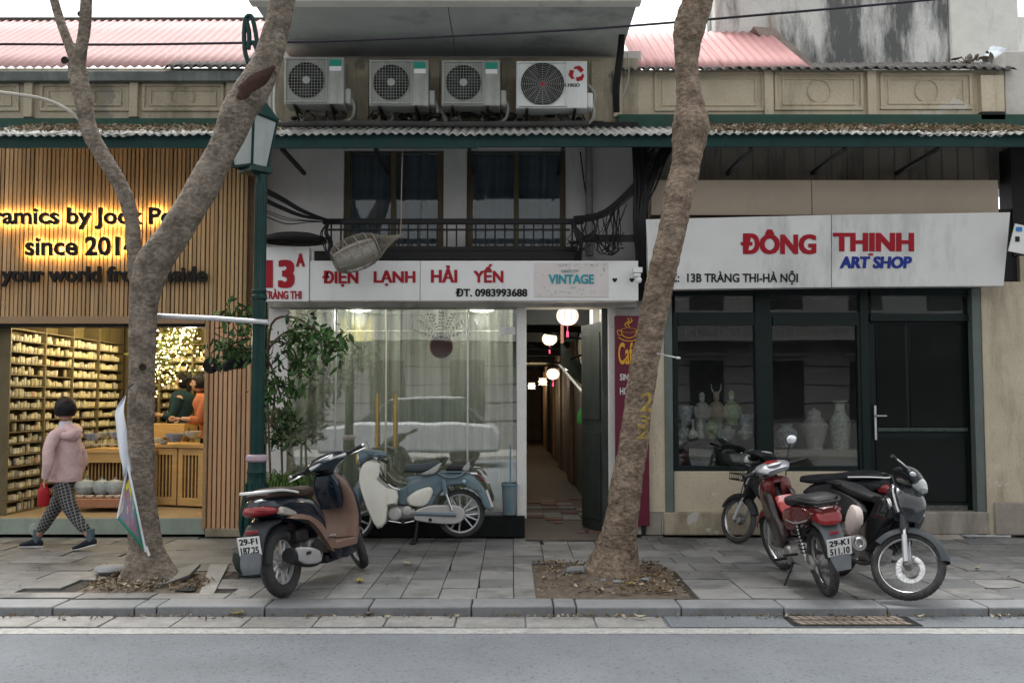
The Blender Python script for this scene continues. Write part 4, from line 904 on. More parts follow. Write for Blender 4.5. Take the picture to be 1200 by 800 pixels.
# halo lit raised letters: the LED plate behind each letter is what glows
halo = mat('letter_led', (1,.7,.3), emit=(1,.58,.17), estr=15); face = mat('letter_black', (.006,.005,.004), .4)
sg = thing('raised_lettering', 'back lit black raised letters on the slatted shop front', 'sign', (-4.9, LY-.12, 3.2))
def raised(s, x0, y0, x1, y1, lit, th=.02, bold=.034):
    full = glyphs(s, bold, 0, stack=False); xs = [p[0] for p in full.v]; ys = [p[1] for p in full.v]; a0_, a1_, b0_, b1_ = min(xs), max(xs), min(ys), max(ys)
    for k, ch in enumerate(s):
        if ch == ' ': continue
        pre = glyphs(s[:k+1], bold, 1, stack=False); own = glyphs(ch, bold, 1, stack=False)
        dx = max(p[0] for p in pre.v) - max(p[0] for p in own.v)
        def mp(b, Yc, th_):
            c = MB()
            for x, y_, z in b.v:
                p = W(x0 + (x1-x0)*(x+dx-a0_)/(a1_-a0_), y1 + (y0-y1)*(y_-b0_)/(b1_-b0_), Yc); c.v.append((p.x, p.y - z*th_, p.z))
            c.f = b.f; c.m = b.m; return c
        o = part('letter', mp(own, LY-.13, th), face, sg, smooth=False)
        if lit: part('led_plate', mp(glyphs(ch, bold+.002, 1, stack=False), LY-.096, .006), halo, o, smooth=False)
raised('Ceramics by Jock Pot', -43, 243, 216, 269, True)
raised('since 2014', 30, 277, 161, 300, True)
raised('Bring your world from inside', -57, 312, 243, 336, False)

# ------------------------------------------------------------------ signs
s1 = thing('shop_sign', 'long white sign with red air conditioning lettering and a teal VINTAGE panel', 'sign', (-.4, 11.25, 2.9))
SY = 11.3
for a, b_ in [(363, 492), (492.6, 748)]: part('sign_board', MB().pbox(a, 305.5, b_, 352, SY, .18), signw, s1, bev=.003)
part('underside_lip', MB().pbox(364, 351.5, 746, 353.5, SY+.004, .12), mat('beam_grey', (.4,.4,.4)), s1)
for s, a in [('ĐIỆN', (378,313,420,336)), ('LẠNH', (438,317,487,335)), ('HẢI', (505,311,536,331)), ('YẾN', (555,309.5,590,331))]: ptext(s, *a, SY, redp, s1, bold=.035)
ptext('ĐT. 0983993688', 534, 338, 618, 347.5, SY, blackp, s1, bold=.03)
vp = part('vintage_panel', MB().pbox(626, 308, 713, 348, SY-.008, .01), mat('panel_pinkish_white', (.64,.60,.58), .45, var=.05, vs=6), s1, smooth=False)
ptext('VINTAGE', 643, 321.5, 696, 332.5, SY-.008, tealp, vp, bold=.03); ptext('HANOI CITY', 658, 316, 678.5, 319.5, SY-.008, mat('sign_grey', (.25,.33,.34)), vp, bold=0)
b = MB(); random.seed(5)
for k in range(42):
    px = random.uniform(629, 711); py = random.choice([random.uniform(310, 315), random.uniform(336, 346)]) if 640 < px < 698 else random.uniform(310, 346)
    p = W(px, py, SY-.0105); l = leafshape(.035, .012, 0, k); b.add([(x, 0, y_) for x, y_, z in l.v], l.f, Matrix.Translation(p) @ Matrix.Rotation(random.uniform(0, 6), 4, 'Y'))
part('floral_print', b, mat('print_grey', (.42,.47,.48), .6), vp, smooth=False)
for px in (720.5, 740.5):
    p = W(px, 328, SY-.006); hp = [(sin(t)**3*.028, (.8125*cos(t)-.3125*cos(2*t)-.125*cos(3*t)-.0625*cos(4*t))*.03) for t in [2*pi*i/20 for i in range(20)]]
    part('heart', MB().slab([(p.x+x, p.z+z) for x, z in hp], p.y, p.y+.004), blackp, s1, smooth=False)
s2 = thing('number_sign', 'white house number sign 13A with red figures above the main white sign', 'sign', (-2.55, 11.2, 3))
part('sign_board', MB().pbox(309, 289.5, 362, 353, SY-.02, .12), signw, s2, bev=.003)
ptext('13', 311, 304.5, 345.5, 337.5, SY-.02, redp, s2, bold=.05); ptext('A', 347, 297, 357.5, 312.5, SY-.02, redp, s2, bold=.05); ptext('TRÀNG THI', 309.5, 338.5, 353.5, 350.5, SY-.02, redp, s2, bold=.03)
# big art shop sign, tilted forward
leanf = lambda px, py: 11.14 + (py-249)/(338-249)*.14
s3 = thing('art_shop_sign', 'large grey white sign with red and blue art shop lettering, tilted slightly forward', 'sign', (3.6, 11.2, 2.8))
for (a, b_, t0, t1, u0, u1) in [(757, 974, 257, 251.8, 339.5, 336.5), (974.8, 1184, 251.8, 248.8, 336.5, 335)]:
    sx_ = lambda px, py: px - (0 if px < 1100 else (py-249)/87*8) + (0 if px > 800 else (py-257)/82*4)
    c = [W(sx_(a, u0), u0, leanf(a, u0)), W(sx_(b_, u1), u1, leanf(b_, u1)), W(sx_(b_, t1), t1, leanf(b_, t1)), W(sx_(a, t0), t0, leanf(a, t0))]
    part('sign_board', MB().add([tuple(p) for p in c] + [(p.x, p.y+.15, p.z) for p in c], [(0,1,2,3),(7,6,5,4),(1,0,4,5),(2,1,5,6),(3,2,6,7),(0,3,7,4)]), signg, s3, bev=.004)
for s, a, m_, bo, shr in [('ĐÔNG', (868,269,956.5,298), redp, .042, 0), ('THINH', (976,273,1071,294.5), redp, .045, 0), ('ART SHOP', (984,300.5,1068.5,314.5), bluep, .045, .10), ('ĐC:  13B TRÀNG THI-HÀ NỘI', (776,317,935,333.5), blackp, .02, 0)]:
    ptext(s, *a, 0, m_, s3, bold=bo, shear=shr, lean=leanf)
pd = W(1020.5, 298, leanf(1020, 298)-.006); part('lettering', MB().box(pd.x-.026, pd.x+.026, pd.y, pd.y+.004, pd.z-.012, pd.z+.012), redp, s3, smooth=False)
# cafe sign
s4 = thing('cafe_sign', 'tall narrow maroon cafe sign with a yellow cup, half hidden by the right tree', 'sign', (1.35, 11.5, 0))
mar = mat('maroon_sign', (.115,.018,.035), .45, var=.1)
CY = 11.52
part('sign_board', MB().pbox(721, 370, 760.5, 616, CY, .05), mar, s4, bev=.006); part('foot', MB().pbox(752, 616, 757, 628, CY+.01, .04), black, s4)
yel = mat('sign_yellow', (.62,.33,.035), .5); wht = mat('sign_letter_white', (.7,.7,.68), .5)
ptext('Café', 724.5, 401, 746, 427, CY, yel, s4, bold=.02); ptext('SINH TỐ', 726.5, 433.5, 753, 445.5, CY, wht, s4, bold=.01); ptext('HOA QUẢ', 726.5, 451, 757, 464, CY, wht, s4, bold=.01)
c = W(737, 389, CY-.004)
b = MB().torus((c.x, c.y, c.z+.02), .09, .006, 24, 5, fl=.3); b.v = [(x, y_, c.z+.02+(z-c.z-.02)*.3) for x, y_, z in b.v]
b.tube([(c.x-.09, c.y, c.z+.02), (c.x-.07, c.y, c.z-.04), (c.x-.02, c.y, c.z-.065), (c.x+.03, c.y, c.z-.065), (c.x+.075, c.y, c.z-.035), (c.x+.09, c.y, c.z+.02)], .006, 5, k=3)
b.tube([(c.x-.12, c.y, c.z-.06), (c.x-.05, c.y, c.z-.10), (c.x+.05, c.y, c.z-.10), (c.x+.12, c.y, c.z-.055)], .006, 5, k=3)
b.tube([(c.x-.09, c.y, c.z+.01), (c.x-.13, c.y, c.z+.02), (c.x-.125, c.y, c.z-.03), (c.x-.07, c.y, c.z-.035)], .005, 5, k=3)
for dx in (-.02, .015): b.tube([(c.x+dx, c.y, c.z+.05), (c.x+dx-.025, c.y, c.z+.09), (c.x+dx+.02, c.y, c.z+.13), (c.x+dx, c.y, c.z+.17)], [.004,.008,.008,.002], 5, k=4)
part('cup_emblem', b, yel, s4)
# small sign at the right edge
s5 = thing('street_sign', 'small pale tilted plate with a blue mark at the right edge of the picture', 'sign', W(1192, 280, 11))
q = [W(1182,294,11), W(1212,300,11), W(1216,268,11), W(1190,262,11)]
part('plate', MB().add([tuple(p) for p in q] + [(p.x, p.y+.02, p.z) for p in q], [(0,1,2,3),(7,6,5,4),(1,0,4,5),(2,1,5,6),(3,2,6,7),(0,3,7,4)]), signg, s5); part('blue_mark', MB().pbox(1191, 266, 1198, 271, 10.99, .005), mat('mark_blue', (.03,.2,.5)), s5); part('dark_mark', MB().pbox(1190, 277, 1195, 283, 10.99, .005), blackp, s5)

# ------------------------------------------------------------------ air conditioners
acw = mat('ac_paint', (.42,.44,.42), .55, var=.06, vs=6, streak=.35, scol=(.2,.2,.18), ss=5, sth=.54); acg = mat('ac_grey', (.37,.38,.35), .6, var=.08, streak=.3, scol=(.1,.1,.09), ss=5)
acgreen = mat('ac_label_green', (.02,.28,.20), .5)
def acunit(px0, py0, px1, py1, lb, label_kind, m_):
    Y = 11.1; x0, x1, z0, z1 = rect(px0, py0, px1, py1, Y); t_ = thing('air_conditioner', lb, 'air conditioner', ((x0+x1)/2, Y+.15, z0), group='outdoor air conditioner units on the parapet')
    part('casing', MB().box(x0, x1, Y, Y+.29, z0, z1), m_, t_, bev=.012, bseg=3)
    w_ = x1-x0; h_ = z1-z0; fx0, fx1 = x0+.025, x0+w_*.71; cx, cz = (fx0+fx1)/2, (z0+z1)/2; rr_ = min(fx1-fx0, h_)/2*.90
    part('fan_recess', MB().lathe([(rr_, -.004), (rr_, -.012), (rr_-.012, -.012), (rr_-.02, -.003), (.001, -.002)], (cx, Y, cz), 28, axis='y', caps=False), black, t_)
    fb = MB()
    for k in range(3):
        a = 2*pi*k/3+.4; fb.add([(cx+cos(a-.1)*.04, Y-.006, cz+sin(a-.1)*.04), (cx+cos(a-.5)*rr_*.85, Y-.003, cz+sin(a-.5)*rr_*.85), (cx+cos(a+.1)*rr_*.9, Y-.004, cz+sin(a+.1)*rr_*.9), (cx+cos(a+.45)*rr_*.85, Y-.008, cz+sin(a+.45)*rr_*.85), (cx+cos(a+.6)*.04, Y-.008, cz+sin(a+.6)*.04)], [(0,1,2,3,4)])
    part('fan_blade', fb, mat('fan_blade_dark', (.035,.037,.037), .6), t_); part('fan_hub', MB().lathe([(.045,-.022),(.045,-.014)], (cx, Y, cz), 14, axis='y') if label_kind != 'red' else MB().lathe([(.028,-.022),(.028,-.014)], (cx, Y, cz), 14, axis='y'), acg if label_kind != 'red' else redp, t_)
    gb = MB(); Yg = Y-.022
    if label_kind != 'red':
        for k in range(15):
            xx = fx0 + (fx1-fx0)*k/14; gb.tube([(xx, Yg, z0+.03), (xx, Yg, z1-.03)], .0022, 3)
            zz_ = z0+.03+(h_-.06)*k/14; gb.tube([(fx0, Yg, zz_), (fx1, Yg, zz_)], .0022, 3)
    else:
        for k in range(12): gb.torus((cx, Yg, cz), rr_*(k+1)/12, .0022, 28, 3)
        for k in range(16): a = 2*pi*k/16; gb.tube([(cx+cos(a)*.03, Yg, cz+sin(a)*.03), (cx+cos(a)*rr_, Yg, cz+sin(a)*rr_)], .002, 3)
    part('grille', gb, acg, t_)
    part('grille_frame', MB().box(fx0-.008, fx1+.008, Y-.024, Y-.002, z0+.018, z0+.03).box(fx0-.008, fx1+.008, Y-.024, Y-.002, z1-.03, z1-.018).box(fx0-.008, fx0+.003, Y-.0235, Y-.003, z0+.03, z1-.03).box(fx1-.003, fx1+.008, Y-.0235, Y-.003, z0+.03, z1-.03), acg if label_kind != 'red' else m_, t_)
    part('service_cover', MB().box(x1-.001, x1+.07, Y+.05, Y+.25, z0+.02, z0+.2), m_, t_, bev=.02)
    if label_kind == 'green':
        part('label', MB().box(x1-.165, x1-.03, Y-.003, Y-.0005, z1-.105, z1-.03), acgreen, t_, smooth=False); part('label', MB().box(x1-.165, x1-.03, Y-.003, Y-.0005, z1-.16, z1-.107), signw, t_, smooth=False)
        part('seam', MB().box(fx1+.02, x1-.02, Y-.001, Y+.002, z0+.28, z0+.284), acg, t_)
    else:
        cx2, cz2 = x1-.115, z1-.15
        lb_ = MB()
        for k in range(3):
            a = 2*pi*k/3+.5; q = [(cx2+cos(a+t)*r2*(.035+.055*s2), cz2+sin(a+t)*(.035+.055*s2)*r2) for t, s2, r2 in [(-.3,.2,1),(0,1,1),(.7,1.15,1),(1.3,.95,1),(1.75,.55,1),(1.1,.35,1),(.5,.1,1)]]
            lb_.slab(q, Y-.004, Y-.001)
        part('logo', lb_, redp, t_, smooth=False); ptext('CHIGO', px1-26.5, 98, px1-8.5, 102, Y, blackp, t_, th=.0015, bold=.03)
    for xx in (x0+.12, x1-.14): part('bracket', MB().box(xx-.015, xx+.015, Y-.02, Y+.5, z0-.03, z0-.005).tube([(xx, Y+.05, z0-.03), (xx, Y+.5, z0-.22)], .012, 5), black, t_)
    part('hose', MB().tube([(x1+.05, Y+.15, z0+.12), (x1+.09, Y+.18, z0+.02), (x1+.04, Y+.25, z0-.1), (x1-.2, Y+.35, z0-.14)], .018, 8, k=4), acg, t_)
acunit(333, 67, 403, 122, 'leftmost outdoor air conditioner, next to the slanting tree limb, green label', 'green', acg)
acunit(432.5, 70, 502, 124, 'second outdoor air conditioner from the left, grey with a green label', 'green', acg)
acunit(517.5, 70.5, 586, 124, 'third outdoor air conditioner from the left, green label, pipes hanging below', 'green', acg)
acunit(605, 71.5, 688, 127, 'whitest, rightmost outdoor air conditioner with a red three bladed logo', 'red', mat('ac_white', (.66,.68,.66), .45, var=.05, vs=5, streak=.2, scol=(.4,.4,.38), ss=6))
b = MB().tube([W(325,146,11.2), W(420,145,11.2), W(560,146,11.2), W(690,145,11.2)], .035, 10, k=3)
alone('pipe_run', b, mat('dark_lagging', (.06,.06,.058), .8, var=.3), 'thick dark lagged pipe running under the air conditioners', 'pipe')
random.seed(13)
ct = thing('parapet_clutter', 'dark heap of old brackets, lagging and dust under the air conditioners', 'clutter', W(520, 140, 11.45))
for px in list(range(345, 410, 13)) + list(range(440, 690, 12)):
    p = W(px+random.gauss(0, 3), 139+random.uniform(-5, 2), 11.35+random.uniform(-.05, .1)); a_ = MB().ell(p, (random.uniform(.03,.09), .04, random.uniform(.02,.05)), 8, m=5)
    part('lump', a_, black if random.random() < .55 else mat('dusty_lagging', (.10,.095,.085), .9, var=.4, vs=14, bump=.01, bs=30), ct)
    if random.random() < .7: q = W(px, 128, 11.35); part('stay', MB().tube([q, p + V((random.gauss(0,.1), 0, -.02))], .009, 5), black if random.random() < .5 else acg, ct)
pc = thing('refrigerant_pipes', 'tangle of pipes and straps below and beside the air conditioners', 'pipes', W(520, 140, 11.3))
for q, r_, m_ in [([(318,80),(317,110),(318,135),(330,145)], .022, acg), ([(322,95),(321,125),(326,142),(345,147)], .016, whitew), ([(345,126),(360,134),(352,143)], .012, acg), ([(385,128),(372,140)], .012, acg), ([(445,126),(460,136),(455,144)], .02, acg), ([(470,128),(480,140)], .02, acg), ([(515,128),(522,140),(520,146)], .03, acg), ([(532,122),(542,148)], .008, mat('pale_strap', (.4,.4,.35))), ([(558,128),(566,142)], .02, acg), ([(500,124),(480,130),(462,132)], .014, black), ([(690,100),(697,112),(690,128),(668,134)], .016, acg), ([(385,70),(391,100),(393,122)], .004, mat('ochre_wire', (.3,.22,.05))), ([(735,62),(737,85),(733,105),(722,128)], .006, mat('pale_strap', (.4,.4,.35)))]:
    part('pipe', MB().tube([W(a, c_, 11.42) for a, c_ in q], r_, 8, k=4), m_, pc)

# ------------------------------------------------------------------ cables
random.seed(31)
alone('overhead_cable', MB().tube([W(a, c_, 9.85) for a, c_ in [(-60,53),(0,52),(140,52.5),(285,50.5),(400,48),(560,41),(720,32),(900,17),(1090,0),(1300,-22)]], .013, 8, k=6), mat('overhead_black', (.03,.025,.035), .5), 'thick black overhead cable crossing the whole top of the picture', 'cable')
vb = thing('cable_bundle', 'thick tangled bundle of black cables down the corner right of the balcony', 'cables', W(748, 300, 11.1))
for k in range(9):
    o_ = random.uniform(-6, 6); part('cable', MB().tube([W(731+o_*.3, 17, 11.3), W(728+o_*.5, 60, 11.25), W(723+o_*.5, 100, 11.3), W(723+o_*.4, 132, 11.4)], .02, 6, k=4), cablem, vb)
for k in range(12):
    o_ = random.uniform(-9, 9); part('cable', MB().tube([W(748+o_, 170, 11.3), W(750+o_*.8+random.gauss(0,2), 215, 11.25), W(748+o_*.7, 265, 11.2), W(750+o_*.5, 303, 11.35), W(751+o_*.3, 352, 11.5)], random.uniform(.014, .026), 6, k=4), cablem, vb)
for k in range(10):
    a = random.uniform(755, 790); part('cable', MB().tube([W(a, 172, 11.4), W(a-10, 190, 11.3), W(758+random.gauss(0,5), 222, 11.2), W(750, 250, 11.25)], random.uniform(.008, .022), 6, k=4), cablem, vb)
cb = thing('loose_cables', 'loops of thin black cable between the balcony rail and the corner bundle', 'cables', W(700, 270, 11.2))
for k in range(9): o_ = random.uniform(-4, 4); part('cable', MB().tube([W(672, 257+o_, 11.25), W(700, 253+o_, 11.2), W(722, 240+o_*1.5, 11.2), W(748, 215+o_*2, 11.25)], random.uniform(.006, .013), 6, k=4), cablem, cb)
for k in range(26):
    a = random.uniform(675, 738); c_ = a+random.gauss(0, 12); m_ = random.uniform(260, 298)
    part('cable', MB().tube([W(a, 254-(a-675)*.25, 11.25), W(a+random.gauss(0,8), m_, 11.15+random.uniform(0,.15)), W(c_, random.uniform(285, 300), 11.2), W(c_+random.gauss(0,10), random.uniform(270, 300), 11.25)], random.uniform(.004, .009), 5, k=4), cablem, cb)
part('tray', MB().pbox(684, 275, 748, 283, 11.25, .05), cablem, cb)
for k in range(5): o_ = random.uniform(-4, 4); part('cable', MB().tube([W(672, 262+o_, 11.25), W(678+o_, 275, 11.2), W(681, 288, 11.2), W(677+o_, 303, 11.3)], random.uniform(.012, .02), 6, k=3), cablem, cb)
cl = thing('lead_in_cables', 'bunch of black cables sagging from the lamp post to the balcony rail', 'cables', W(345, 245, 11))
for k in range(7): o_ = random.uniform(-4, 6); part('cable', MB().tube([W(306, 224+o_*2, 10.9), W(330, 236+o_*1.8, 11.0), W(355, 249+o_, 11.1), W(385, 258, 11.3), W(400, 259, 11.35)], random.uniform(.007, .015), 6, k=4), cablem, cl)
for k in range(4): o_ = random.uniform(0, 10); part('cable', MB().tube([W(308, 244+o_, 10.9), W(335, 254+o_, 11.0), W(360, 258+o_*.3, 11.1), W(385, 260, 11.3)], .005, 5, k=4), cablem, cl)
for k in range(9): o_ = random.gauss(0, 4); part('cable', MB().tube([W(386, 259, 11.25), W(380+o_, 272, 11.15), W(384+o_*1.6, 284, 11.2), W(386+o_*.7, 298, 11.2), W(390+o_, 303, 11.2)], random.uniform(.006, .014), 6, k=4), cablem, cl)
alone('dish_lid', MB().add(*(lambda p: ([(p.x+cos(2*pi*j/24)*.37*f, p.y+sin(2*pi*j/24)*.3*f, p.z+h) for f, h in ((1,0),(.97,.05),(.6,.09),(.02,.10)) for j in range(24)], [(i*24+j, i*24+(j+1)%24, (i+1)*24+(j+1)%24, (i+1)*24+j) for i in range(3) for j in range(24)]))(W(345, 284, 11.3))), black, 'flat round black cover above the 13A sign', 'cover', solid=.01)
# cctv on the end of the sign
cc = thing('security_camera', 'small white security camera and its box at the right end of the white sign', 'camera', W(748, 320, 11.15))
part('mount_box', MB().pbox(742, 313, 753, 319, 11.15, .1), signw, cc, bev=.004); part('body', MB().pbox(743, 320, 751, 324, 11.12, .1), signw, cc, bev=.008); part('dome', MB().ell(W(748.5, 328, 11.15), (.035,.035,.04), 12), mat('camera_white', (.74,.76,.74), .3), cc)

# ------------------------------------------------------------------ hanging fish trap
ft = thing('fish_trap', 'woven bamboo fish trap hanging slanted on a string above the sign', 'basket', W(430, 298, 10.9))
wick = mat('old_bamboo', (.27,.25,.21), .8, var=.2, vs=12, bump=.002, bs=60); net = mat('bamboo_mesh', (.22,.20,.16), .85)
P0, P1 = W(391, 307, 10.8), W(472, 275, 11.0)
ax = (P1-P0); L_ = ax.length; Mx = Matrix.Translation(P0) @ ax.to_track_quat('X', 'Z').to_matrix().to_4x4()
prof = [(0, .10), (.06, .15), (.2, .185), (.42, .19), (.58, .15), (.72, .08), (.86, .035), (1, .012)]
b = MB()
for k in range(36):
    a = 2*pi*k/36; b.tube([(t*L_, cos(a)*r_, sin(a)*r_) for t, r_ in prof], .0035, 4, Mx, k=3)
part('mesh', b, net, ft, kind='stuff')
for t, r_ in [(.01,.11),(.1,.165),(.22,.187),(.36,.194),(.5,.178),(.6,.145)]: part('hoop', MB().torus((t*L_, 0, 0), r_, .006, 28, 5, Mx, axis='x'), wick, ft)
part('slats', MB().tube([(t*L_, 0, -.02) for t in (.02,.2,.42,.58)], [.10,.135,.14,.11], 14, Mx, caps=False), mat('pale_bamboo_sheet', (.38,.36,.31), .7, var=.25, vs=20, sx=1), ft, ang=30)
part('side_slat', MB().tube([(.02*L_, -.13, .05), (.3*L_, -.165, .06), (.56*L_, -.14, .05)], .012, 6, Mx, k=3), wick, ft); part('side_slat', MB().tube([(.02*L_, -.11, -.09), (.3*L_, -.14, -.11), (.56*L_, -.12, -.09)], .01, 6, Mx, k=3), wick, ft)
part('string', MB().tube([P1 + V((-.03,0,.01)), W(470, 262, 11), W(470.5, 220, 10.95), W(472, 172, 10.9)], .005, 5, k=3), mat('string', (.35,.27,.2)), ft)

# ------------------------------------------------------------------ lamp post
LPY = 9.12; lx = W(301.5, 500, LPY).x; lz = lambda py: W(600, py, LPY).z; lr = lambda hw: hw*LPY/F
lpst = thing('street_lamp', 'dark green iron lamp post with a square lantern, behind the scooter', 'street lamp', (lx, LPY, 0))
c0 = (lx, LPY, 0)
part('base', MB().lathe([(lr(19),0),(lr(20),.02),(lr(18),.035),(lr(22),.06),(lr(26),.14),(lr(25),.22),(lr(19),.27),(lr(17.5),lz(632))], c0, 28), mat('lamp_base_grey_green', (.035,.05,.044), .55, var=.25, vs=10, streak=.4, scol=(.1,.1,.09), ss=6), lpst)
part('pedestal', MB().lathe([(lr(17.5),lz(633)),(lr(18),lz(628)),(lr(16),lz(622)),(lr(17),lz(612)),(lr(14.5),lz(590)),(lr(11),lz(562)),(lr(10.5),lz(556)),(lr(11.5),lz(553)),(lr(10.5),lz(550)),(lr(10),lz(541))], c0, 24), postgreen, lpst)
for k in range(10):
    a = 2*pi*k/10; part('acanthus_leaf', MB().tube([(lx+cos(a)*lr(q), LPY+sin(a)*lr(q), lz(h)) for q, h in [(15.5,628),(17,612),(14.5,592),(12.5,575),(13,566)]], [.02,.03,.026,.02,.006], 6, k=2), postgreen, lpst)
part('collar', MB().lathe([(lr(10),lz(541)),(lr(12.5),lz(539)),(lr(12.8),lz(536)),(lr(12),lz(533.5)),(lr(8),lz(532))], c0, 24), mat('lilac_collar', (.42,.33,.38), .6, streak=.3), lpst)
part('pole', MB().lathe([(lr(8.2),lz(533)),(lr(8),lz(500)),(lr(7.6),lz(400)),(lr(7.8),lz(352)),(lr(9.5),lz(350)),(lr(9.5),lz(347)),(lr(7.8),lz(345)),(lr(9),lz(341)),(lr(7.5),lz(338)),(lr(7),lz(290)),(lr(6.8),lz(205))], c0, 20), postgreen, lpst)
for k in range(8): a = 2*pi*k/8; part('flute', MB().tube([(lx+cos(a)*lr(7.6), LPY+sin(a)*lr(7.6), lz(528)), (lx+cos(a)*lr(6.8), LPY+sin(a)*lr(6.8), lz(215))], .006, 5), postgreen, lpst)
part('clamp', MB().lathe([(lr(9.2),lz(380)),(lr(9.2),lz(375))], c0, 20), alum, lpst)
# lantern: four glazed sides widening upwards
lant = part('lantern', MB().lathe([(lr(9),lz(206)),(lr(20),lz(203)),(lr(20),lz(197)),(lr(17),lz(196))], (lx-.05, LPY, 0), 4), postgreen, lpst, smooth=False)
lc = V((lx-.10, LPY, 0)); rot = R(20)
def lcorn(k, hw, py): a = rot + pi/2*k; return V((lc.x+cos(a)*lr(hw), lc.y+sin(a)*lr(hw), lz(py)))
opal = mat('opal_lantern_glass', (.40,.44,.43), .35, var=.1, vs=4, streak=.3, scol=(.25,.28,.27), ss=5)
for k in range(4):
    q = [lcorn(k, 19, 196), lcorn(k+1, 19, 196), lcorn(k+1, 30, 140), lcorn(k, 30, 140)]; b = MB().add([tuple(p) for p in q] + [tuple(p + (V((lc.x, lc.y, p.z))-p)*.04) for p in q], [(0,1,2,3),(7,6,5,4),(1,0,4,5),(2,1,5,6),(3,2,6,7),(0,3,7,4)])
    part('pane', b, opal, lant, smooth=False); part('frame_bar', MB().tube([lcorn(k, 19.5, 197), lcorn(k, 30.5, 139)], .014, 6), postgreen, lant)
    part('frame_bar', MB().tube([lcorn(k, 30.5, 139), lcorn(k+1, 30.5, 139)], .018, 6), postgreen, lant); part('frame_bar', MB().tube([lcorn(k, 19.5, 197), lcorn(k+1, 19.5, 197)], .014, 6), postgreen, lant)
q = [lcorn(k, 33, 138) for k in range(4)] + [lcorn(k, 12, 112) for k in range(4)]
part('lantern_roof', MB().add([tuple(p) for p in q], [(3,2,1,0),(4,5,6,7),(0,1,5,4),(1,2,6,5),(2,3,7,6),(3,0,4,7)]), postgreen, lpst); part('vent', MB().lathe([(lr(10),lz(112)),(lr(11),lz(104)),(lr(6),lz(98)),(lr(3),lz(80)),(lr(3),lz(70))], (lc.x,lc.y,0), 12), postgreen, lpst)
for pts in ([(291,74),(287,60),(286,40),(288,22),(294,19),(298,30),(301,48),(303,62)], [(291,74),(297,68),(301,60),(297,50),(292,52)], [(288,22),(292,40),(291,58)]):
    part('scroll', MB().tube([W(a, c_, LPY) for a, c_ in pts], .022, 8, k=4), postgreen, lpst)
alone('rod', MB().tube([W(184, 370, 9.0), W(250, 373, 9.02), W(314, 377.5, 9.05)], .024, 10), alum, 'pale metal rod fixed from the left tree to the lamp post', 'rod')

# ------------------------------------------------------------------ trees
bark = bpy.data.materials.new('tree_bark'); bark.use_nodes = True
def mkbark(m_, c1, c2, c3, patch, cp):
    N = m_.node_tree.nodes; L = m_.node_tree.links; b = N['Principled BSDF']; b.inputs['Roughness'].default_value = .9; b.inputs['Specular IOR Level'].default_value = .25
    tc = N.new('ShaderNodeTexCoord'); mp = N.new('ShaderNodeMapping'); mp.inputs['Scale'].default_value = (1, 1, 1.35); L.new(tc.outputs['Object'], mp.inputs[0])
    def nz(s, d=8, src=mp): n = N.new('ShaderNodeTexNoise'); n.inputs['Scale'].default_value = s; n.inputs['Detail'].default_value = d; n.inputs['Roughness'].default_value = .7; L.new(src.outputs[0], n.inputs['Vector']); return n
    a = nz(6); c = nz(3.1); d = nz(24, 10); cr1 = N.new('ShaderNodeValToRGB'); L.new(a.outputs[0], cr1.inputs[0])
    e = cr1.color_ramp.elements; e[0].position = .38; e[0].color = (*c1, 1); e[1].position = .62; e[1].color = (*c2, 1)
    mr = N.new('ShaderNodeMapRange'); mr.inputs['From Min'].default_value = patch; mr.inputs['From Max'].default_value = patch+.07; L.new(c.outputs[0], mr.inputs['Value']); mr.inputs['To Max'].default_value = .5
    mx = N.new('ShaderNodeMix'); mx.data_type = 'RGBA'; L.new(mr.outputs[0], mx.inputs['Factor']); L.new(cr1.outputs[0], mx.inputs['A']); mx.inputs['B'].default_value = (*c3, 1)
    m2 = N.new('ShaderNodeMix'); m2.data_type = 'RGBA'; m2.blend_type = 'MULTIPLY'; m2.inputs['Factor'].default_value = .9; L.new(mx.outputs['Result'], m2.inputs['A']); rr = N.new('ShaderNodeMapRange'); rr.inputs['From Min'].default_value = .40; rr.inputs['From Max'].default_value = .60; rr.inputs['To Min'].default_value = .70; rr.inputs['To Max'].default_value = 1.10; L.new(d.outputs[0], rr.inputs['Value']); L.new(rr.outputs[0], m2.inputs['B'])
    L.new(m2.outputs['Result'], b.inputs['Base Color'])
    wv = N.new('ShaderNodeTexVoronoi'); wv.inputs['Scale'].default_value = 17; mp3 = N.new('ShaderNodeMapping'); mp3.inputs['Scale'].default_value = (1, 1, 2.2); L.new(tc.outputs['Object'], mp3.inputs[0]); L.new(mp3.outputs[0], wv.inputs['Vector'])
    ad = N.new('ShaderNodeMath'); ad.operation = 'ADD'; L.new(a.outputs[0], ad.inputs[0]); ml = N.new('ShaderNodeMath'); ml.operation = 'MULTIPLY'; ml.inputs[1].default_value = .5; L.new(wv.outputs[0], ml.inputs[0]); L.new(ml.outputs[0], ad.inputs[1])
    a2 = N.new('ShaderNodeMath'); a2.operation = 'ADD'; L.new(ad.outputs[0], a2.inputs[0]); L.new(d.outputs[0], a2.inputs[1])
    bp = N.new('ShaderNodeBump'); bp.inputs['Strength'].default_value = 1; bp.inputs['Distance'].default_value = .022; L.new(a2.outputs[0], bp.inputs['Height']); L.new(bp.outputs[0], b.inputs['Normal'])
mkbark(bark, (.15,.125,.10), (.33,.28,.225), (.13,.09,.068), .62, None)
bark2 = bpy.data.materials.new('pale_tree_bark'); bark2.use_nodes = True; mkbark(bark2, (.155,.115,.085), (.35,.27,.20), (.14,.09,.068), .57, None)
barkred = mat('bare_red_wood', (.060,.032,.024), .85, var=.4, vs=14, bump=.008, bs=40)
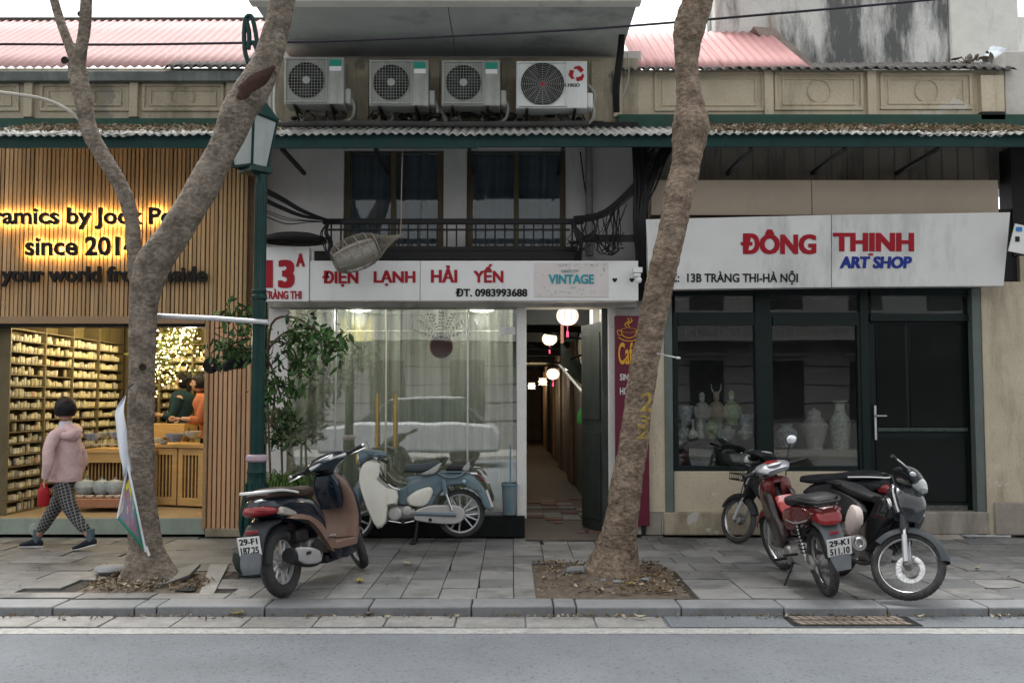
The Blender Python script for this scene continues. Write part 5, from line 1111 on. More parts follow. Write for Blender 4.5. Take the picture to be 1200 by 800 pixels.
def limb(pts, seed, bumpy=.06, n=28, ripples=.018, k=6, flare=None):
    """pts: (px, py, width_px, Y)"""
    q = [(*W(a, c_, Y), w_/2*Y/F*.87) for a, c_, w_, Y in pts]; b = MB(); b.tube([p[:3] for p in q], [p[3] for p in q], n, k=k*2)
    N_ = len(b.v)//n; sm = smoothpath([list(p) for p in q], k*2); out = []
    for i, v in enumerate(b.v):
        c_ = V(sm[min(i//n, len(sm)-1)][:3]); d = V(v)-c_; r_ = d.length; u = V(v)
        f = 1 + bumpy*noise.noise(u*3.1+V((seed,0,0)))*2 + ripples*noise.noise(V((u.x*4, u.y*4, u.z*22))+V((0,seed,0)))*2.2 + .02*noise.noise(u*14)
        if flare and u.z < flare[0]:
            a = atan2(d.y, d.x); t = (flare[0]-u.z)/flare[0]; f *= 1 + t**2*flare[1]*(.55+.6*max(0, sin(a*flare[2]+seed))**1.5) * (1+.3*noise.noise(u*6))
        out.append(tuple(c_ + d*f))
    b.v = out; return b
tr1 = thing('street_tree', 'grey forked tree in front of the ceramics shop, its right limb slanting past the lamp', 'tree', G(174, 676))
part('trunk', limb([(176,682,58,8.9),(174,665,54,8.9),(171,640,44,8.9),(167,600,38,8.9),(165,550,36,8.9),(165,500,35,8.9),(166,450,35,8.9),(167,400,34.5,8.9),(168,365,37,8.88),(172,335,44,8.85),(182,306,47,8.8),(203,276,43,8.75),(232,228,42,8.7),(258,180,41,8.65),(278,135,45,8.6),(298,102,46,8.55),(314,68,39,8.5),(325,30,35,8.45),(333,-10,34,8.4),(345,-80,32,8.3),(350,-160,26,8.3)], 3, flare=(.42, .45, 3)), bark, tr1, ang=80)
l1 = part('limb', limb([(170,345,24,8.95),(161,322,24,8.95),(157,290,20,8.97),(155,262,19,9),(149,235,20,9),(136,208,20,9),(120,182,21,9),(108,160,22,9),(101,138,22,9),(97,115,24,9),(92,92,26,9),(90,72,22,9.0)], 8, ripples=.02, n=20), bark, tr1, ang=80)
part('limb', limb([(91,85,17,9.02),(86,66,15,9.02),(78,45,13,9.05),(69,20,12,9.1),(60,-12,11,9.1),(45,-70,10,9.1)], 5, n=14), bark, tr1, ang=80)
part('limb', limb([(90,88,20,9),(94,62,17,8.98),(99,35,16,8.95),(101,5,15,8.9),(104,-50,13,8.9)], 6, n=14), bark, tr1, ang=80)
part('twig_branch', limb([(99,147,4.5,8.98),(85,133,5,8.95),(66,122,5,8.9),(45,115,5,8.85),(20,111,5,8.8),(-10,107,4,8.8)], 9, n=10), mat('pale_branch', (.42,.39,.34), .8, var=.2), tr1, ang=80)
for px, py, r_ in [(80,74,3.2),(89,97,2.6),(98,20,2.2),(101,10,2),(168,430,3)]:
    p = W(px, py, 9.02 if py < 150 else 8.73); part('knot_hole', MB().torus(p+V((0,-.075 if py < 150 else -.02,0)), r_*.0078, .011, 14, 6).ell(p+V((0,-.070 if py < 150 else -.015,0)), (r_*.0065,.012,r_*.0065), 10), mat('knot_dark', (.03,.025,.02), .9), tr1)
b = limb([(266,158,8,8.52),(274,134,20,8.51),(283,116,26,8.49),(296,100,24,8.47),(310,88,20,8.44),(322,78,6,8.42)], 4, bumpy=.22, n=20); part('bark_wound', b, barkred, tr1, ang=80)
tr2 = thing('street_tree', 'single leaning trunk in front of the cafe sign with yellow painted figures', 'tree', G(718, 672))
part('trunk', limb([(717,682,62,9.05),(718,664,58,9.05),(722,640,50,9.05),(728,605,45,9.03),(735,565,42,9.02),(742,520,38.5,9),(749,470,37.5,9),(755,430,37,8.98),(762,390,37,8.95),(769,355,38,8.92),(775,325,38,8.9),(783,290,37,8.9),(790,255,38,8.9),(798,218,40,8.9),(804,190,41,8.9),(807,165,46,8.9),(809,145,50,8.9),(808,120,38,8.9),(805,90,32,8.9),(805,60,33,8.9),(809,30,42,8.88),(817,5,42,8.85),(830,-40,38,8.8),(838,-110,32,8.8)], 13, flare=(.55, .5, 3), ripples=.03), bark2, tr2, ang=80)
# painted figures on the bark: thin paint pressed onto the trunk surface
tk = [o for o in tr2.children if o.name.startswith('trunk')][0]; me_ = tk.data
bvh = BVHTree.FromPolygons([v.co + ROOT[tr2] for v in me_.vertices], [tuple(p.vertices) for p in me_.polygons])
yp = mat('yellow_tree_paint', (.44,.32,.06), .9, col2=(.28,.20,.08), vs=34, streak=.7, scol=(.15,.11,.075), ss=16, sth=.48)
for s, a in [('2', (751,459,765,482)), ('3', (748,486,761,500)), ('2', (746,499,760,514))]:
    b = glyphs(s, .02, 0)
    bm = bmesh.new(); vs_ = [bm.verts.new(v) for v in b.v]; [bm.faces.new([vs_[i] for i in f]) for f in b.f]; bmesh.ops.remove_doubles(bm, verts=bm.verts, dist=1e-5); bmesh.ops.triangulate(bm, faces=bm.faces); bmesh.ops.subdivide_edges(bm, edges=bm.edges, cuts=2, use_grid_fill=True)
    b2 = MB(); b2.v = [tuple(v.co) for v in bm.verts]; bm.verts.index_update(); b2.f = [tuple(v.index for v in f.verts) for f in bm.faces]; b2.m = [0]*len(b2.f); bm.free()
    def fn(u, v, w_):
        d = ray(a[0]+(a[2]-a[0])*u + 3*(v-.5), a[3]+(a[1]-a[3])*v); o_ = V((0,0,CAM_Z)); h = bvh.ray_cast(o_, d.normalized())
        return (h[0] - d.normalized()*.006) if h[0] else o_+d*8.8
    part('painted_figure', fit(b2, fn), yp, tr2, smooth=False)
alone('nail_rod', MB().tube([W(770,414,8.75), W(783,417,8.6), W(796,419.5,8.5)], .007, 6).ell(W(795,419.5,8.5), (.02,.01,.012), 8), alum, 'short metal pin with a bright tip sticking out of the right tree', 'pin')
# crowns high above the frame
def crown(root, pts, n, sd, rad):
    rnd = random.Random(sd); b = MB()
    for k in range(n):
        c_ = V(rnd.choice(pts)); d = V((rnd.gauss(0,1), rnd.gauss(0,1), rnd.gauss(0,.6))); p = c_ + d*rad*.5; l = leafshape(.2, .1, .02, k)
        b.add([l.v[i] for i in (0,1,4,7,10,13,12,9,6,3)][:0] or l.v, l.f, Matrix.Translation(p) @ Matrix.Rotation(rnd.uniform(0, 6), 4, 'Z') @ Matrix.Rotation(rnd.gauss(0, .7), 4, 'X'))
    return part('crown', b, leafm('tree_leaf', (.06,.10,.03)), root, kind='stuff')
for root, st, ends, sd in [(tr1, W(350,-160,8.3), [(-3.2,7.2,8.6),(-1,8.8,8.8),(-2.4,9.2,9.4)], 1), (tr1, W(45,-70,9.1), [(-6,8.4,8.4),(-5,9.5,9)], 2), (tr1, W(104,-50,8.9), [(-4,7.6,8.6),(-4.8,8.8,9.2)], 5), (tr2, W(838,-110,8.8), [(1.4,7.6,8.6),(3.4,8.4,8.8),(2.4,9.6,9.2)], 3)]:
    for e in ends: part('limb', MB().tube([st, (st+V(e))/2 + V((0,0,.25)), V(e)], [.09,.07,.03], 10, k=4), bark, root)
    crown(root, ends, 380, sd, 1.3)

# twisted banner tied to the left tree
bn = thing('banner', 'twisted hanging banner tied along the left tree, white back and colourful printed front', 'banner', G(160, 652))
wb = mat('banner_white', (.66,.70,.76), .6, var=.06); pri = mat('banner_print', (.40,.07,.09), .6, col2=(.06,.26,.36), vs=13, var=.3, streak=.85, scol=(.50,.46,.30), ss=11, sth=.52, soft=.03)
ed = mat('banner_green_edge', (.03,.22,.14), .6)
L_e = [(146,464),(136,480),(136,498),(140,530),(144,558),(136,608)]; R_e = [(147,464),(145,482),(148,500),(150,530),(153,556),(141,608)]
b = MB().sheet(lambda u, v: tuple(V(W(*[cr(L_e, v*3.999)[i]*(1-u)+cr(R_e, v*3.999)[i]*u for i in (0,1)], 8.62 + .05*sin(u*3+v*5)))), 5, 20)
part('cloth', b, wb, bn, solid=.004)
tri = [(151,553),(146.5,556),(139,606),(170,646),(166,618)]
def tripoint(u, v): # from apex down to slanted bottom edge
    a = V((150,546)); l_ = V((138,607)); r_ = V((171,646)); e_ = l_*(1-u)+r_*u; q = a*(1-v)+e_*v; return W(q.x, q.y, 8.60+.03*sin(u*4+v*3))
part('cloth', MB().sheet(lambda u, v: tuple(tripoint(u, v)), 12, 20), pri, bn, solid=.004, label='printed front of the banner, red blue and green')
part('hem', MB().tube([tripoint(0, t/8) + V((0,-.004,0)) for t in range(9)], .010, 6), wb, bn); part('hem', MB().tube([tripoint(1, t/8) + V((0,-.004,0)) for t in range(9)], .010, 6), wb, bn)
part('edge_strip', MB().sheet(lambda u, v: tuple(tripoint(u, .94+.07*v)+V((0,-.006,0))), 10, 2), ed, bn, solid=.003); part('edge_strip', MB().sheet(lambda u, v: tuple(tripoint(.82+.1*u, .05+.9*v)+V((0,-.006,0))), 3, 10), ed, bn, solid=.003)
part('edge_strip', MB().sheet(lambda u, v: tuple(tripoint(.15+.6*u, .25+.12*v+.05*sin(u*9))+V((0,-.006,0))), 8, 2), mat('banner_yellow', (.6,.5,.08), .6), bn, solid=.003)
part('stick', MB().tube([W(171,640,8.6), W(175,651,8.6)], .012, 8), whitew, bn); part('tie', MB().tube([W(146,466,8.62), W(150,455,8.7), W(156,450,8.72)], .006, 5, k=3), black, bn)

# ------------------------------------------------------------------ plants by the post
gl = [mat('leaf_green', (.065,.14,.04), .45, var=.4, vs=5), mat('leaf_dark_green', (.035,.08,.028), .5, var=.4, vs=5), mat('leaf_pale_green', (.16,.20,.11), .5, var=.3, vs=5)]
def leaves(pts, m_, lo, hi, sd, droop=.6, narrow=.42):
    rnd = random.Random(sd); b = MB()
    for k, p in enumerate(pts):
        L_ = rnd.uniform(lo, hi); l = leafshape(L_, L_*narrow, .012, k)
        b.add([(x+L_/2, y_, z) for x, y_, z in l.v], l.f, Matrix.Translation(p) @ Matrix.Rotation(rnd.uniform(0, 6.3), 4, 'Z') @ Matrix.Rotation(rnd.gauss(droop, .5), 4, 'Y') @ Matrix.Rotation(rnd.gauss(0, .6), 4, 'X'))
    return b
random.seed(41)
cp = thing('climbing_plant', 'leafy climbing shrub with drooping sprays behind the lamp post', 'plant', G(318, 632))
stems = [[(320,630,10.9),(317,560,10.9),(314,480,10.8),(312,420,10.7),(330,392,10.6),(362,384,10.5),(398,402,10.4)], [(314,470,10.8),(310,420,10.7),(325,400,10.6),(345,412,10.5),(352,445,10.5)], [(314,440,10.7),(318,380,10.6),(345,372,10.5),(375,392,10.4),(382,412,10.4)],
         [(312,430,10.7),(305,395,10.3),(285,375,10.1),(275,360,10)], [(312,420,10.7),(300,398,10.3),(275,402,10.2),(262,412,10.1)], [(313,420,10.7),(322,440,10.6),(330,470,10.5)], [(318,500,10.8),(322,460,10.6),(318,440,10.6)]]
lp1 = []; lp2 = []
for s_ in stems:
    q = [W(*p) for p in s_]; part('stem', MB().tube(q, [.016-.010*i/len(q) for i in range(len(q))], 6, k=4), mat('stem_brown', (.1,.07,.045), .8), cp)
    path = smoothpath([tuple(p) for p in q], 14)
    for i, p in enumerate(path):
        fr = i/len(path)
        if fr < (.70 if s_ is stems[0] else .58): continue
        for k in range(5): (lp1 if random.random() < .6 else lp2).append(V(p) + V((random.gauss(0,.10), random.gauss(0,.08), random.gauss(-.03,.085))))
part('foliage', leaves(lp1, gl[0], .07, .13, 1), gl[0], cp, smooth=True); part('foliage', leaves(lp2, gl[1], .07, .12, 2), gl[1], cp)
b1 = thing('potted_shrub', 'pale speckled shrub behind the lamp post, left of the glass shopfront', 'plant', G(328, 632))
pts = [W(random.gauss(330, 9), random.uniform(484, 525), 11.0+random.uniform(-.1,.2)) for _ in range(220)]
part('foliage', leaves(pts, gl[2], .08, .14, 3, droop=-.5, narrow=.25), gl[2], b1); part('foliage', leaves([p+V((.02,0,-.03)) for p in pts[:120]], gl[0], .08, .14, 4, droop=-.5, narrow=.28), gl[1], b1)
part('stem', MB().tube([W(330,626,11.05), W(331,560,11.05), W(329,500,11.05)], .014, 6), mat('stem_brown', (.1,.07,.045)), b1)
part('pot', MB().lathe([(.14,.0),(.17,.22),(.18,.24),(.15,.24)], W(330,630,11.05), 16), mat('terracotta_pot', (.2,.1,.07), .8), b1)
b2_ = thing('grassy_plant', 'mound of fine bright green grassy leaves between the lamp post and the navy scooter', 'plant', G(330, 634))
gb = MB(); rnd = random.Random(9)
for k in range(1500):
    a = rnd.uniform(0, 6.28); r0 = rnd.uniform(0, .16); c_ = W(331, 600, 10.95); L_ = rnd.uniform(.18, .42); an = a+rnd.gauss(0,.5); o_ = rnd.uniform(.25, 1.0)
    p0 = V((c_.x+cos(a)*r0, c_.y+sin(a)*r0, c_.z+rnd.uniform(-.1,.18))); p1 = p0+V((cos(an)*o_*L_*.35, sin(an)*o_*L_*.35, L_*.6)); p2 = p1+V((cos(an)*o_*L_*.5, sin(an)*o_*L_*.5, L_*.1)); p3 = p2+V((cos(an)*o_*L_*.3, sin(an)*o_*L_*.3, -L_*.3))
    wv_ = V((-sin(an), cos(an), 0))*.006
    gb.add([tuple(p0-wv_), tuple(p0+wv_), tuple(p1-wv_), tuple(p1+wv_), tuple(p2-wv_*.8), tuple(p2+wv_*.8), tuple(p3)], [(0,1,3,2),(2,3,5,4),(4,5,6)])
part('foliage', gb, mat('grass_green', (.075,.14,.03), .5, var=.4, vs=4), b2_, kind='stuff')
part('pot', MB().lathe([(.13,.0),(.17,.3),(.185,.33),(.16,.33)], G(330, 634), 16), mat('dark_pot', (.04,.05,.045), .6), b2_)
co = thing('coiled_cable', 'black coil and dark bundle strapped to the slats left of the lamp post', 'cable coil', W(265, 425, 10.4))
for k in range(4): part('coil', MB().torus(W(247+k*.5, 428, 10.5-.02*k), .075-.017*k, .012, 20, 6), cablem, co)
part('wrap', MB().tube([W(262,432,10.4), W(272,424,10.38), W(284,421,10.4), W(295,418,10.4)], [.04,.085,.09,.05], 10, k=4), mat('black_plastic_wrap', (.015,.015,.022), .4, var=.3, vs=10, bump=.02, bs=14), co)
part('coil', MB().tube([W(252,430,10.45), W(258,434,10.42), W(264,420,10.4), W(262,410,10.4)], .012, 6, k=4), cablem, co)
part('leaf', leaves([W(random.uniform(262,294), random.uniform(400,414), 10.3) for _ in range(40)], gl[0], .08, .14, 6), gl[2], co)
# blue grey bin and small broom by the glass
tb = thing('waste_bin', 'slim grey blue bin on the plinth at the right of the glass front', 'bin', W(597, 607, 11.5))
zb0 = W(600, 603, 11.5).z; cx = W(597, 590, 11.45).x; part('body', MB().lathe([(.075, zb0), (.09, zb0+.33)], (cx, 11.55, 0), 20), mat('bin_grey', (.16,.21,.235), .5), tb)
part('rim', MB().lathe([(.09, zb0+.325), (.098, zb0+.33), (.098, zb0+.345), (.085, zb0+.345)], (cx, 11.55, 0), 20), mat('bin_blue', (.11,.21,.26), .4), tb); part('stripe', MB().box(cx-.014, cx+.014, 11.46, 11.47, zb0+.05, zb0+.2), mat('bin_blue', (.11,.21,.26)), tb)
alone('broom_handle', MB().tube([(cx+.01, 11.58, zb0+.3), (cx+.01, 11.62, zb0+.78)], .008, 8), mat('bin_blue', (.11,.21,.26)), 'thin pale blue handle standing in the bin', 'handle')

# ------------------------------------------------------------------ porcelain in the art shop windows
v1 = mat('vase_grey_white', (.6,.62,.6), .25, col2=(.10,.13,.20), vs=22); v2 = mat('vase_green', (.3,.36,.2), .25, var=.3, vs=14); v3 = mat('vase_brown', (.4,.26,.2), .3, col2=(.40,.36,.30), vs=18); v4 = mat('vase_pale', (.78,.78,.72), .25, col2=(.22,.22,.19), vs=30); v5 = mat('vase_pink', (.62,.50,.51), .3, col2=(.30,.33,.30), vs=24)
sfz = W(600, 515, 11.95).z
ws = thing('window_shelf', 'dark shelf of porcelain in the left art shop window', 'shelf', W(840, 520, 11.9))
part('shelf', MB().pbox(794, 514, 884, 518, 11.82, .35), dark, ws); part('front', MB().pbox(794, 518, 884, 546, 12.0, .02), mat('shelf_front', (.02,.03,.03), .5, var=.5, vs=9), ws)
def porcelain(px, py, Y, h, prof, m_, lb, cat='vase', name='vase', n=18, grp='porcelain in the art shop windows'):
    p = W(px, py, Y); b = MB().lathe([(max(r_, .004), z*h) for r_, z in smoothpath(prof, 3)], p, n); return alone(name, b, m_, lb, cat, grp, org=p)
bott = [(.03,0),(.055,.12),(.062,.25),(.045,.4),(.018,.5),(.015,.85),(.022,1)]
bal = [(.045,0),(.05,.1),(.085,.45),(.09,.65),(.05,.82),(.045,.9),(.06,1)]
cyl = [(.07,0),(.075,.05),(.07,.3),(.075,.6),(.085,.9),(.095,1)]
porcelain(800, 514.5, 11.9, .25, bott, v1, 'blue white bottle vase at the far left of the shelf'); porcelain(812, 514.5, 11.92, .24, bott, v4, 'second bottle vase from the left on the shelf')
porcelain(804, 514, 12.1, .40, [(.06,0),(.05,.3),(.07,.6),(.10,.85),(.11,1)], v1, 'patterned blue white pot standing behind the two bottle vases')
def figure(px, py, Y, h, m_, m2, lb):
    p = W(px, py, Y); t_ = thing('figurine', lb, 'figurine', p, group='porcelain figurines in the left art shop window')
    part('robe', MB().lathe([(r_*h, z*h) for r_, z in smoothpath([(.15,0),(.16,.05),(.13,.25),(.14,.4),(.17,.55),(.15,.72),(.07,.8)], 3)], p, 16), m_, t_); part('head', MB().ell(p+V((0,0,h*.88)), (.06*h*1.1, .06*h, .085*h), 12), m2, t_)
    part('hat', MB().lathe([(.07*h, .93*h), (.06*h, .98*h), (.02*h, 1.02*h)], p, 12), m_, t_); part('sleeve', MB().tube([p+V((-.15*h,-.02,h*.68)), p+V((-.12*h,-.1*h,h*.5)), p+V((0,-.16*h,h*.47)), p+V((.12*h,-.1*h,h*.5)), p+V((.15*h,-.02,h*.68))], [.05*h,.06*h,.05*h,.06*h,.05*h], 8, k=3), m_, t_); return t_
figure(823, 514, 12.05, .55, v5, v4, 'grey robed porcelain figurine, left of three tall ones'); f2 = figure(840, 514, 12.05, .56, v3, v3, 'brown porcelain figurine with a horned headdress, middle of three tall ones'); figure(858, 514, 12.05, .57, v2, v4, 'olive robed figurine with a white face, right of three tall ones')
p = W(840, 514, 12.05)
for dx in (-.05, .05): part('horn', MB().tube([p+V((dx*.5,0,.55)), p+V((dx*1.1,0,.60)), p+V((dx*1.2,0,.66))], [.01,.008,.004], 6), v4, f2)
porcelain(821, 514.5, 11.9, .24, [(.035,0),(.045,.2),(.03,.45),(.04,.7),(.02,1)], v4, 'slender white figure vase before the grey figurine'); porcelain(834, 514.5, 11.9, .24, bal, v2, 'olive green lobed vase before the middle figurine'); porcelain(844, 514.5, 11.92, .22, bott, mat('vase_teal', (.06,.2,.19), .25, col2=(.35,.4,.38), vs=22), 'small teal bottle vase between the olive vase and the pale jar')
porcelain(853, 514.5, 11.88, .16, bal, v5, 'small pinkish lidded jar before the olive robed figurine'); porcelain(862, 514.5, 11.95, .17, cyl, dark, 'dark carved stand under the right figurine', 'stand', 'stand'); porcelain(875, 514.5, 11.95, .30, cyl, v1, 'black and white patterned cylinder pot at the right end of the shelf')
porcelain(873, 514.5, 11.86, .14, bal, v4, 'squat yellowish jar before the cylinder pot'); porcelain(862, 546, 11.9, .16, [(.14,0),(.2,.3),(.22,.9),(.235,1)], mat('basin_glaze', (.17,.18,.17), .4, var=.4, vs=20), 'wide dark basin under the shelf of the left window', 'basin', 'basin')
porcelain(793, 546, 11.85, .12, bal, v4, 'small pale jar in the bottom left corner of the left window', 'jar', 'jar')
zsh = 527
porcelain(922, zsh-3, 11.95, .28, [(.07,0),(.09,.1),(.125,.45),(.12,.7),(.07,.85),(.075,.95),(.085,1)], v1, 'green grey ginger jar at the left of the middle window', 'jar', 'jar'); porcelain(955, zsh, 11.95, .50, [(.10,0),(.09,.08),(.11,.2),(.145,.5),(.15,.62),(.08,.78),(.075,.84),(.085,.86),(.06,.93),(.015,.97),(.015,1)], v5, 'large grey lidded jar in the middle window', 'jar', 'jar', 24); porcelain(985, zsh, 11.95, .585, [(.10,0),(.10,.05),(.11,.2),(.125,.5),(.12,.62),(.08,.72),(.065,.78),(.06,.92),(.09,.98),(.092,1)], v4, 'tall white and grey patterned vase at the right of the middle window', n=24)
bx = thing('display_plinth', 'stepped wooden plinth under the large vases in the middle window', 'plinth', W(955, 545, 11.9))
part('step', MB().pbox(908, 527, 1008, 531, 11.8, .4), mat('plinth_wood', (.10,.08,.06), .5), bx); part('step', MB().pbox(912, 531, 1006, 546, 11.85, .4), mat('plinth_brown', (.15,.125,.09), .5), bx)
# small fixtures
alone('door_stone', MB().hexa([tuple(G(1075,632)), tuple(G(1132,632)), tuple(G(1120,626)), tuple(G(1090,626))], [tuple(G(1090,629)+V((0,.1,.12))), tuple(G(1112,629)+V((0,.1,.12))), tuple(G(1112,627)+V((0,.15,.13))), tuple(G(1092,627)+V((0,.15,.13)))]), mat('step_stone', (.3,.27,.24)), 'small sloping concrete ramp in front of the art shop door', 'ramp')

# ------------------------------------------------------------------ across the street, behind the camera (seen in the glass)
opp = thing('opposite_building', 'pale building with balustrades across the street, seen only as reflections', 'building', (0, -9, 0))
ob = mat('opposite_plaster', (.17,.17,.165), .85, var=.1, vs=1, world=True)
part('wall', MB().box(-16, 16, -9.6, -9, -.1, 6.2), ob, opp)
for k in range(12):
    x = -15+k*2.6; part('window', MB().box(x, x+1.1, -9.0, -8.97, 1.0, 2.9), dark, opp); part('window', MB().box(x, x+1.1, -9.0, -8.97, 4.4, 6.4), dark, opp); part('cornice', MB().box(x-.2, x+1.3, -9, -8.85, 3.05, 3.15), ob, opp)
for z in (.9, 1.5, 2.1, 2.7): part('string_course', MB().box(-16, 16, -9, -8.985, z, z+.03), dark, opp)
part('balcony', MB().box(-16, 16, -9, -8.2, 3.5, 3.65), ob, opp); part('handrail', MB().box(-16, 16, -8.35, -8.2, 4.35, 4.45), ob, opp)
bal_ = mesh('baluster', MB().lathe([(.05,0),(.05,.05),(.03,.12),(.06,.3),(.03,.5),(.05,.65),(.05,.7)], n=8), ob)
for k in range(90): o = bpy.data.objects.new('baluster', bal_); COL.objects.link(o); o.parent = opp; o.location = (-15.8+k*.35, .72, 3.65)
alone('opposite_pavement', MB().box(-30, 30, -9.2, -4.6, -.2, .03), gutm, kind='structure')
car = thing('parked_car', 'silver sport utility car passing across the street, seen only as a reflection', 'car', (-2.6, -2.2, -.07))
carp = mat('car_silver', (.26,.27,.28), .55, metal=.2, coat=.2); 
body = [(-2.2,.35),(-2.25,.75),(-2.1,1.0),(-1.2,1.12),(1.2,1.12),(2.1,1.05),(2.3,.85),(2.3,.4)]
cab = [(-1.25,1.10),(-.5,1.68),(1.3,1.72),(1.95,1.10)]
part('body', MB().slab([(x-2.6, z-.07) for x, z in body], -3.0, -1.3), carp, car, bev=.08, bseg=3); part('cabin', MB().slab([(x-2.6, z-.07) for x, z in cab], -2.85, -1.45), mat('car_glass', (.03,.04,.04), .1), car, bev=.06, bseg=3); part('roof', MB().slab([(x-2.6, z-.07) for x, z in [(-.55,1.66),(-.3,1.72),(1.25,1.76),(1.4,1.70)]], -2.87, -1.43), carp, car, bev=.02)
for x in (-1.45, 1.4):
    for yy in (-1.42, -2.98): part('wheel', MB().lathe([(.34,-.1),(.34,.1)], (x-2.6, yy, .27), 24, axis='y'), black, car, bev=.03)
# ------------------------------------------------------------------ motorbikes
random.seed(77)
rub = mat('tyre_rubber', (.045,.045,.047), .85, var=.25, vs=20, bump=.002, bs=90, streak=.4, scol=(.13,.12,.11), ss=9, sth=.5); chrome = mat('chrome', (.62,.62,.62), .22, metal=1, var=.1, vs=20)
engm = mat('engine_alloy', (.30,.30,.29), .5, metal=.6, var=.3, vs=16, bump=.002, bs=60, grime=.4); blkp = mat('black_plastic', (.022,.023,.025), .5, var=.25, vs=9, bump=.0008, bs=140); blkg = mat('black_gloss', (.012,.013,.015), .15, var=.2, coat=.6, streak=.25, scol=(.1,.1,.1), ss=8, sth=.58)
navy = mat('navy_gloss', (.006,.012,.022), .18, var=.2, coat=.7, streak=.3, scol=(.07,.07,.07), ss=9, sth=.55, bump=.0006, bs=8); tan = mat('brown_panel', (.20,.13,.10), .42, var=.12, vs=7, coat=.15, streak=.3, scol=(.16,.12,.10), ss=8, sth=.52); seatm = mat('black_seat', (.018,.019,.021), .5, var=.3, vs=14, bump=.001, bs=120); silp = mat('silver_plastic', (.50,.51,.52), .35, metal=.4, var=.08)
redlens = mat('red_lens', (.22,.008,.012), .12, coat=.8, var=.3, vs=12); amb = mat('amber_lens', (.55,.22,.03), .15, coat=.5); clr = mat('clear_lens', (.60,.62,.62), .08, coat=1, var=.2, vs=14); platew = mat('plate_white', (.68,.68,.66), .45, var=.05)
cubblue = mat('blue_grey_gloss', (.135,.195,.225), .25, var=.08, coat=.5, streak=.25, scol=(.17,.18,.17), ss=9, sth=.55); ivory = mat('ivory_gloss', (.76,.755,.67), .28, var=.05, coat=.4, streak=.3, scol=(.45,.43,.37), ss=8, sth=.55); redg = mat('red_gloss', (.30,.014,.014), .2, coat=.6, var=.1); darkred = mat('maroon_gloss', (.12,.014,.016), .22, coat=.5, var=.15, streak=.35, scol=(.10,.08,.075), ss=9, sth=.54); gryp = mat('grey_plastic', (.12,.13,.14), .5, var=.15, vs=8)
graf = mat('graphite_gloss', (.020,.024,.028), .2, coat=.8, var=.2, streak=.3, scol=(.16,.16,.16), ss=6, sth=.55)
def bike(name, label, pos, yaw, lean, group='motorbikes parked on the pavement'):
    return thing(name, label, 'motorbike', pos, Matrix.Rotation(yaw, 4, 'Z') @ Matrix.Rotation(lean, 4, 'X'), group)
def P(n_, mb, m_, t, **k): return part(n_, mb, m_, t, local=True, **k)
def steer(ang, H=(.98, 0, .85), rake=26): 
    Hm = Matrix.Translation(H); return Hm @ Matrix.Rotation(ang, 4, V((-sin(R(rake)), 0, cos(R(rake))))) @ Hm.inverted()
def xf(mb, M): 
    if M is not None: mb.v = [tuple(M @ V(v)) for v in mb.v]
    return mb
def wheel(t, c, Rt, rt, kind='wire', M=None, disc=False, rimm=None, drum=True, n=36):
    w_ = P('wheel', xf(MB().torus(c, Rt-rt*1.75, .0125 if kind == 'wire' else .017, 40, 8, fl=1.35), M), rimm or chrome, t)
    P('tyre', xf(MB().torus(c, Rt-rt, rt, 44, 12), M), rub, w_)
    b = MB()
    for k in range(44):    # tread blocks
        a = 2*pi*k/44
        for s_ in (-1, 1): b.tube([(c[0]+cos(a)*(Rt-.0015), c[1]+s_*rt*.18, c[2]+sin(a)*(Rt-.0015)), (c[0]+cos(a+.07)*(Rt-.010), c[1]+s_*rt*.72, c[2]+sin(a+.07)*(Rt-.010))], .0035, 4)
    P('tread', xf(b, M), rub, w_, kind='stuff')
    P('hub', xf(MB().lathe([(.018,-.07),(.035,-.045),(.058 if drum else .035,-.04),(.058 if drum else .035,.035),(.03,.045),(.015,.07)], c, 20, axis='y'), M), engm, w_)
    if kind == 'wire':
        b = MB()
        for k in range(36):
            a = 2*pi*k/36; s_ = 1 if k % 2 else -1; a2 = a + (.35 if (k//2) % 2 else -.35)
            b.tube([(c[0]+cos(a2)*.045, c[1]+s_*.03, c[2]+sin(a2)*.045), (c[0]+cos(a)*(Rt-rt*1.9), c[1], c[2]+sin(a)*(Rt-rt*1.9))], .0011, 4)
        P('spokes', xf(b, M), mat('dull_spoke', (.16,.16,.16), .5, metal=.5), w_, kind='stuff')
    else:
        nn = 5
        for k in range(nn):
            for q in (-.10, .10):
                a = 2*pi*k/nn + q*1.3; P('spoke', xf(MB().tube([(c[0]+cos(2*pi*k/nn+q*2.6)*.04, c[1], c[2]+sin(2*pi*k/nn+q*2.6)*.04), (c[0]+cos(a+q)*(Rt-rt*1.9), c[1], c[2]+sin(a+q)*(Rt-rt*1.9))], [.013,.009], 6), M), rimm or silp, w_)
    if disc:
        d = P('brake_disc', xf(MB().torus((c[0], c[1]+disc, c[2]), .088, .026, 36, 6, fl=.12), M), chrome, w_)
        b = MB()
        for k in range(36):
            a = 2*pi*k/36; r_ = .07+.012*(k % 4); b.ell((c[0]+cos(a)*r_, c[1]+disc*1.0+math.copysign(.0035, disc), c[2]+sin(a)*r_), (.005,.0008,.005), 6, m=4)
        P('disc_holes', xf(b, M), blkp, w_, kind='stuff')
    return w_
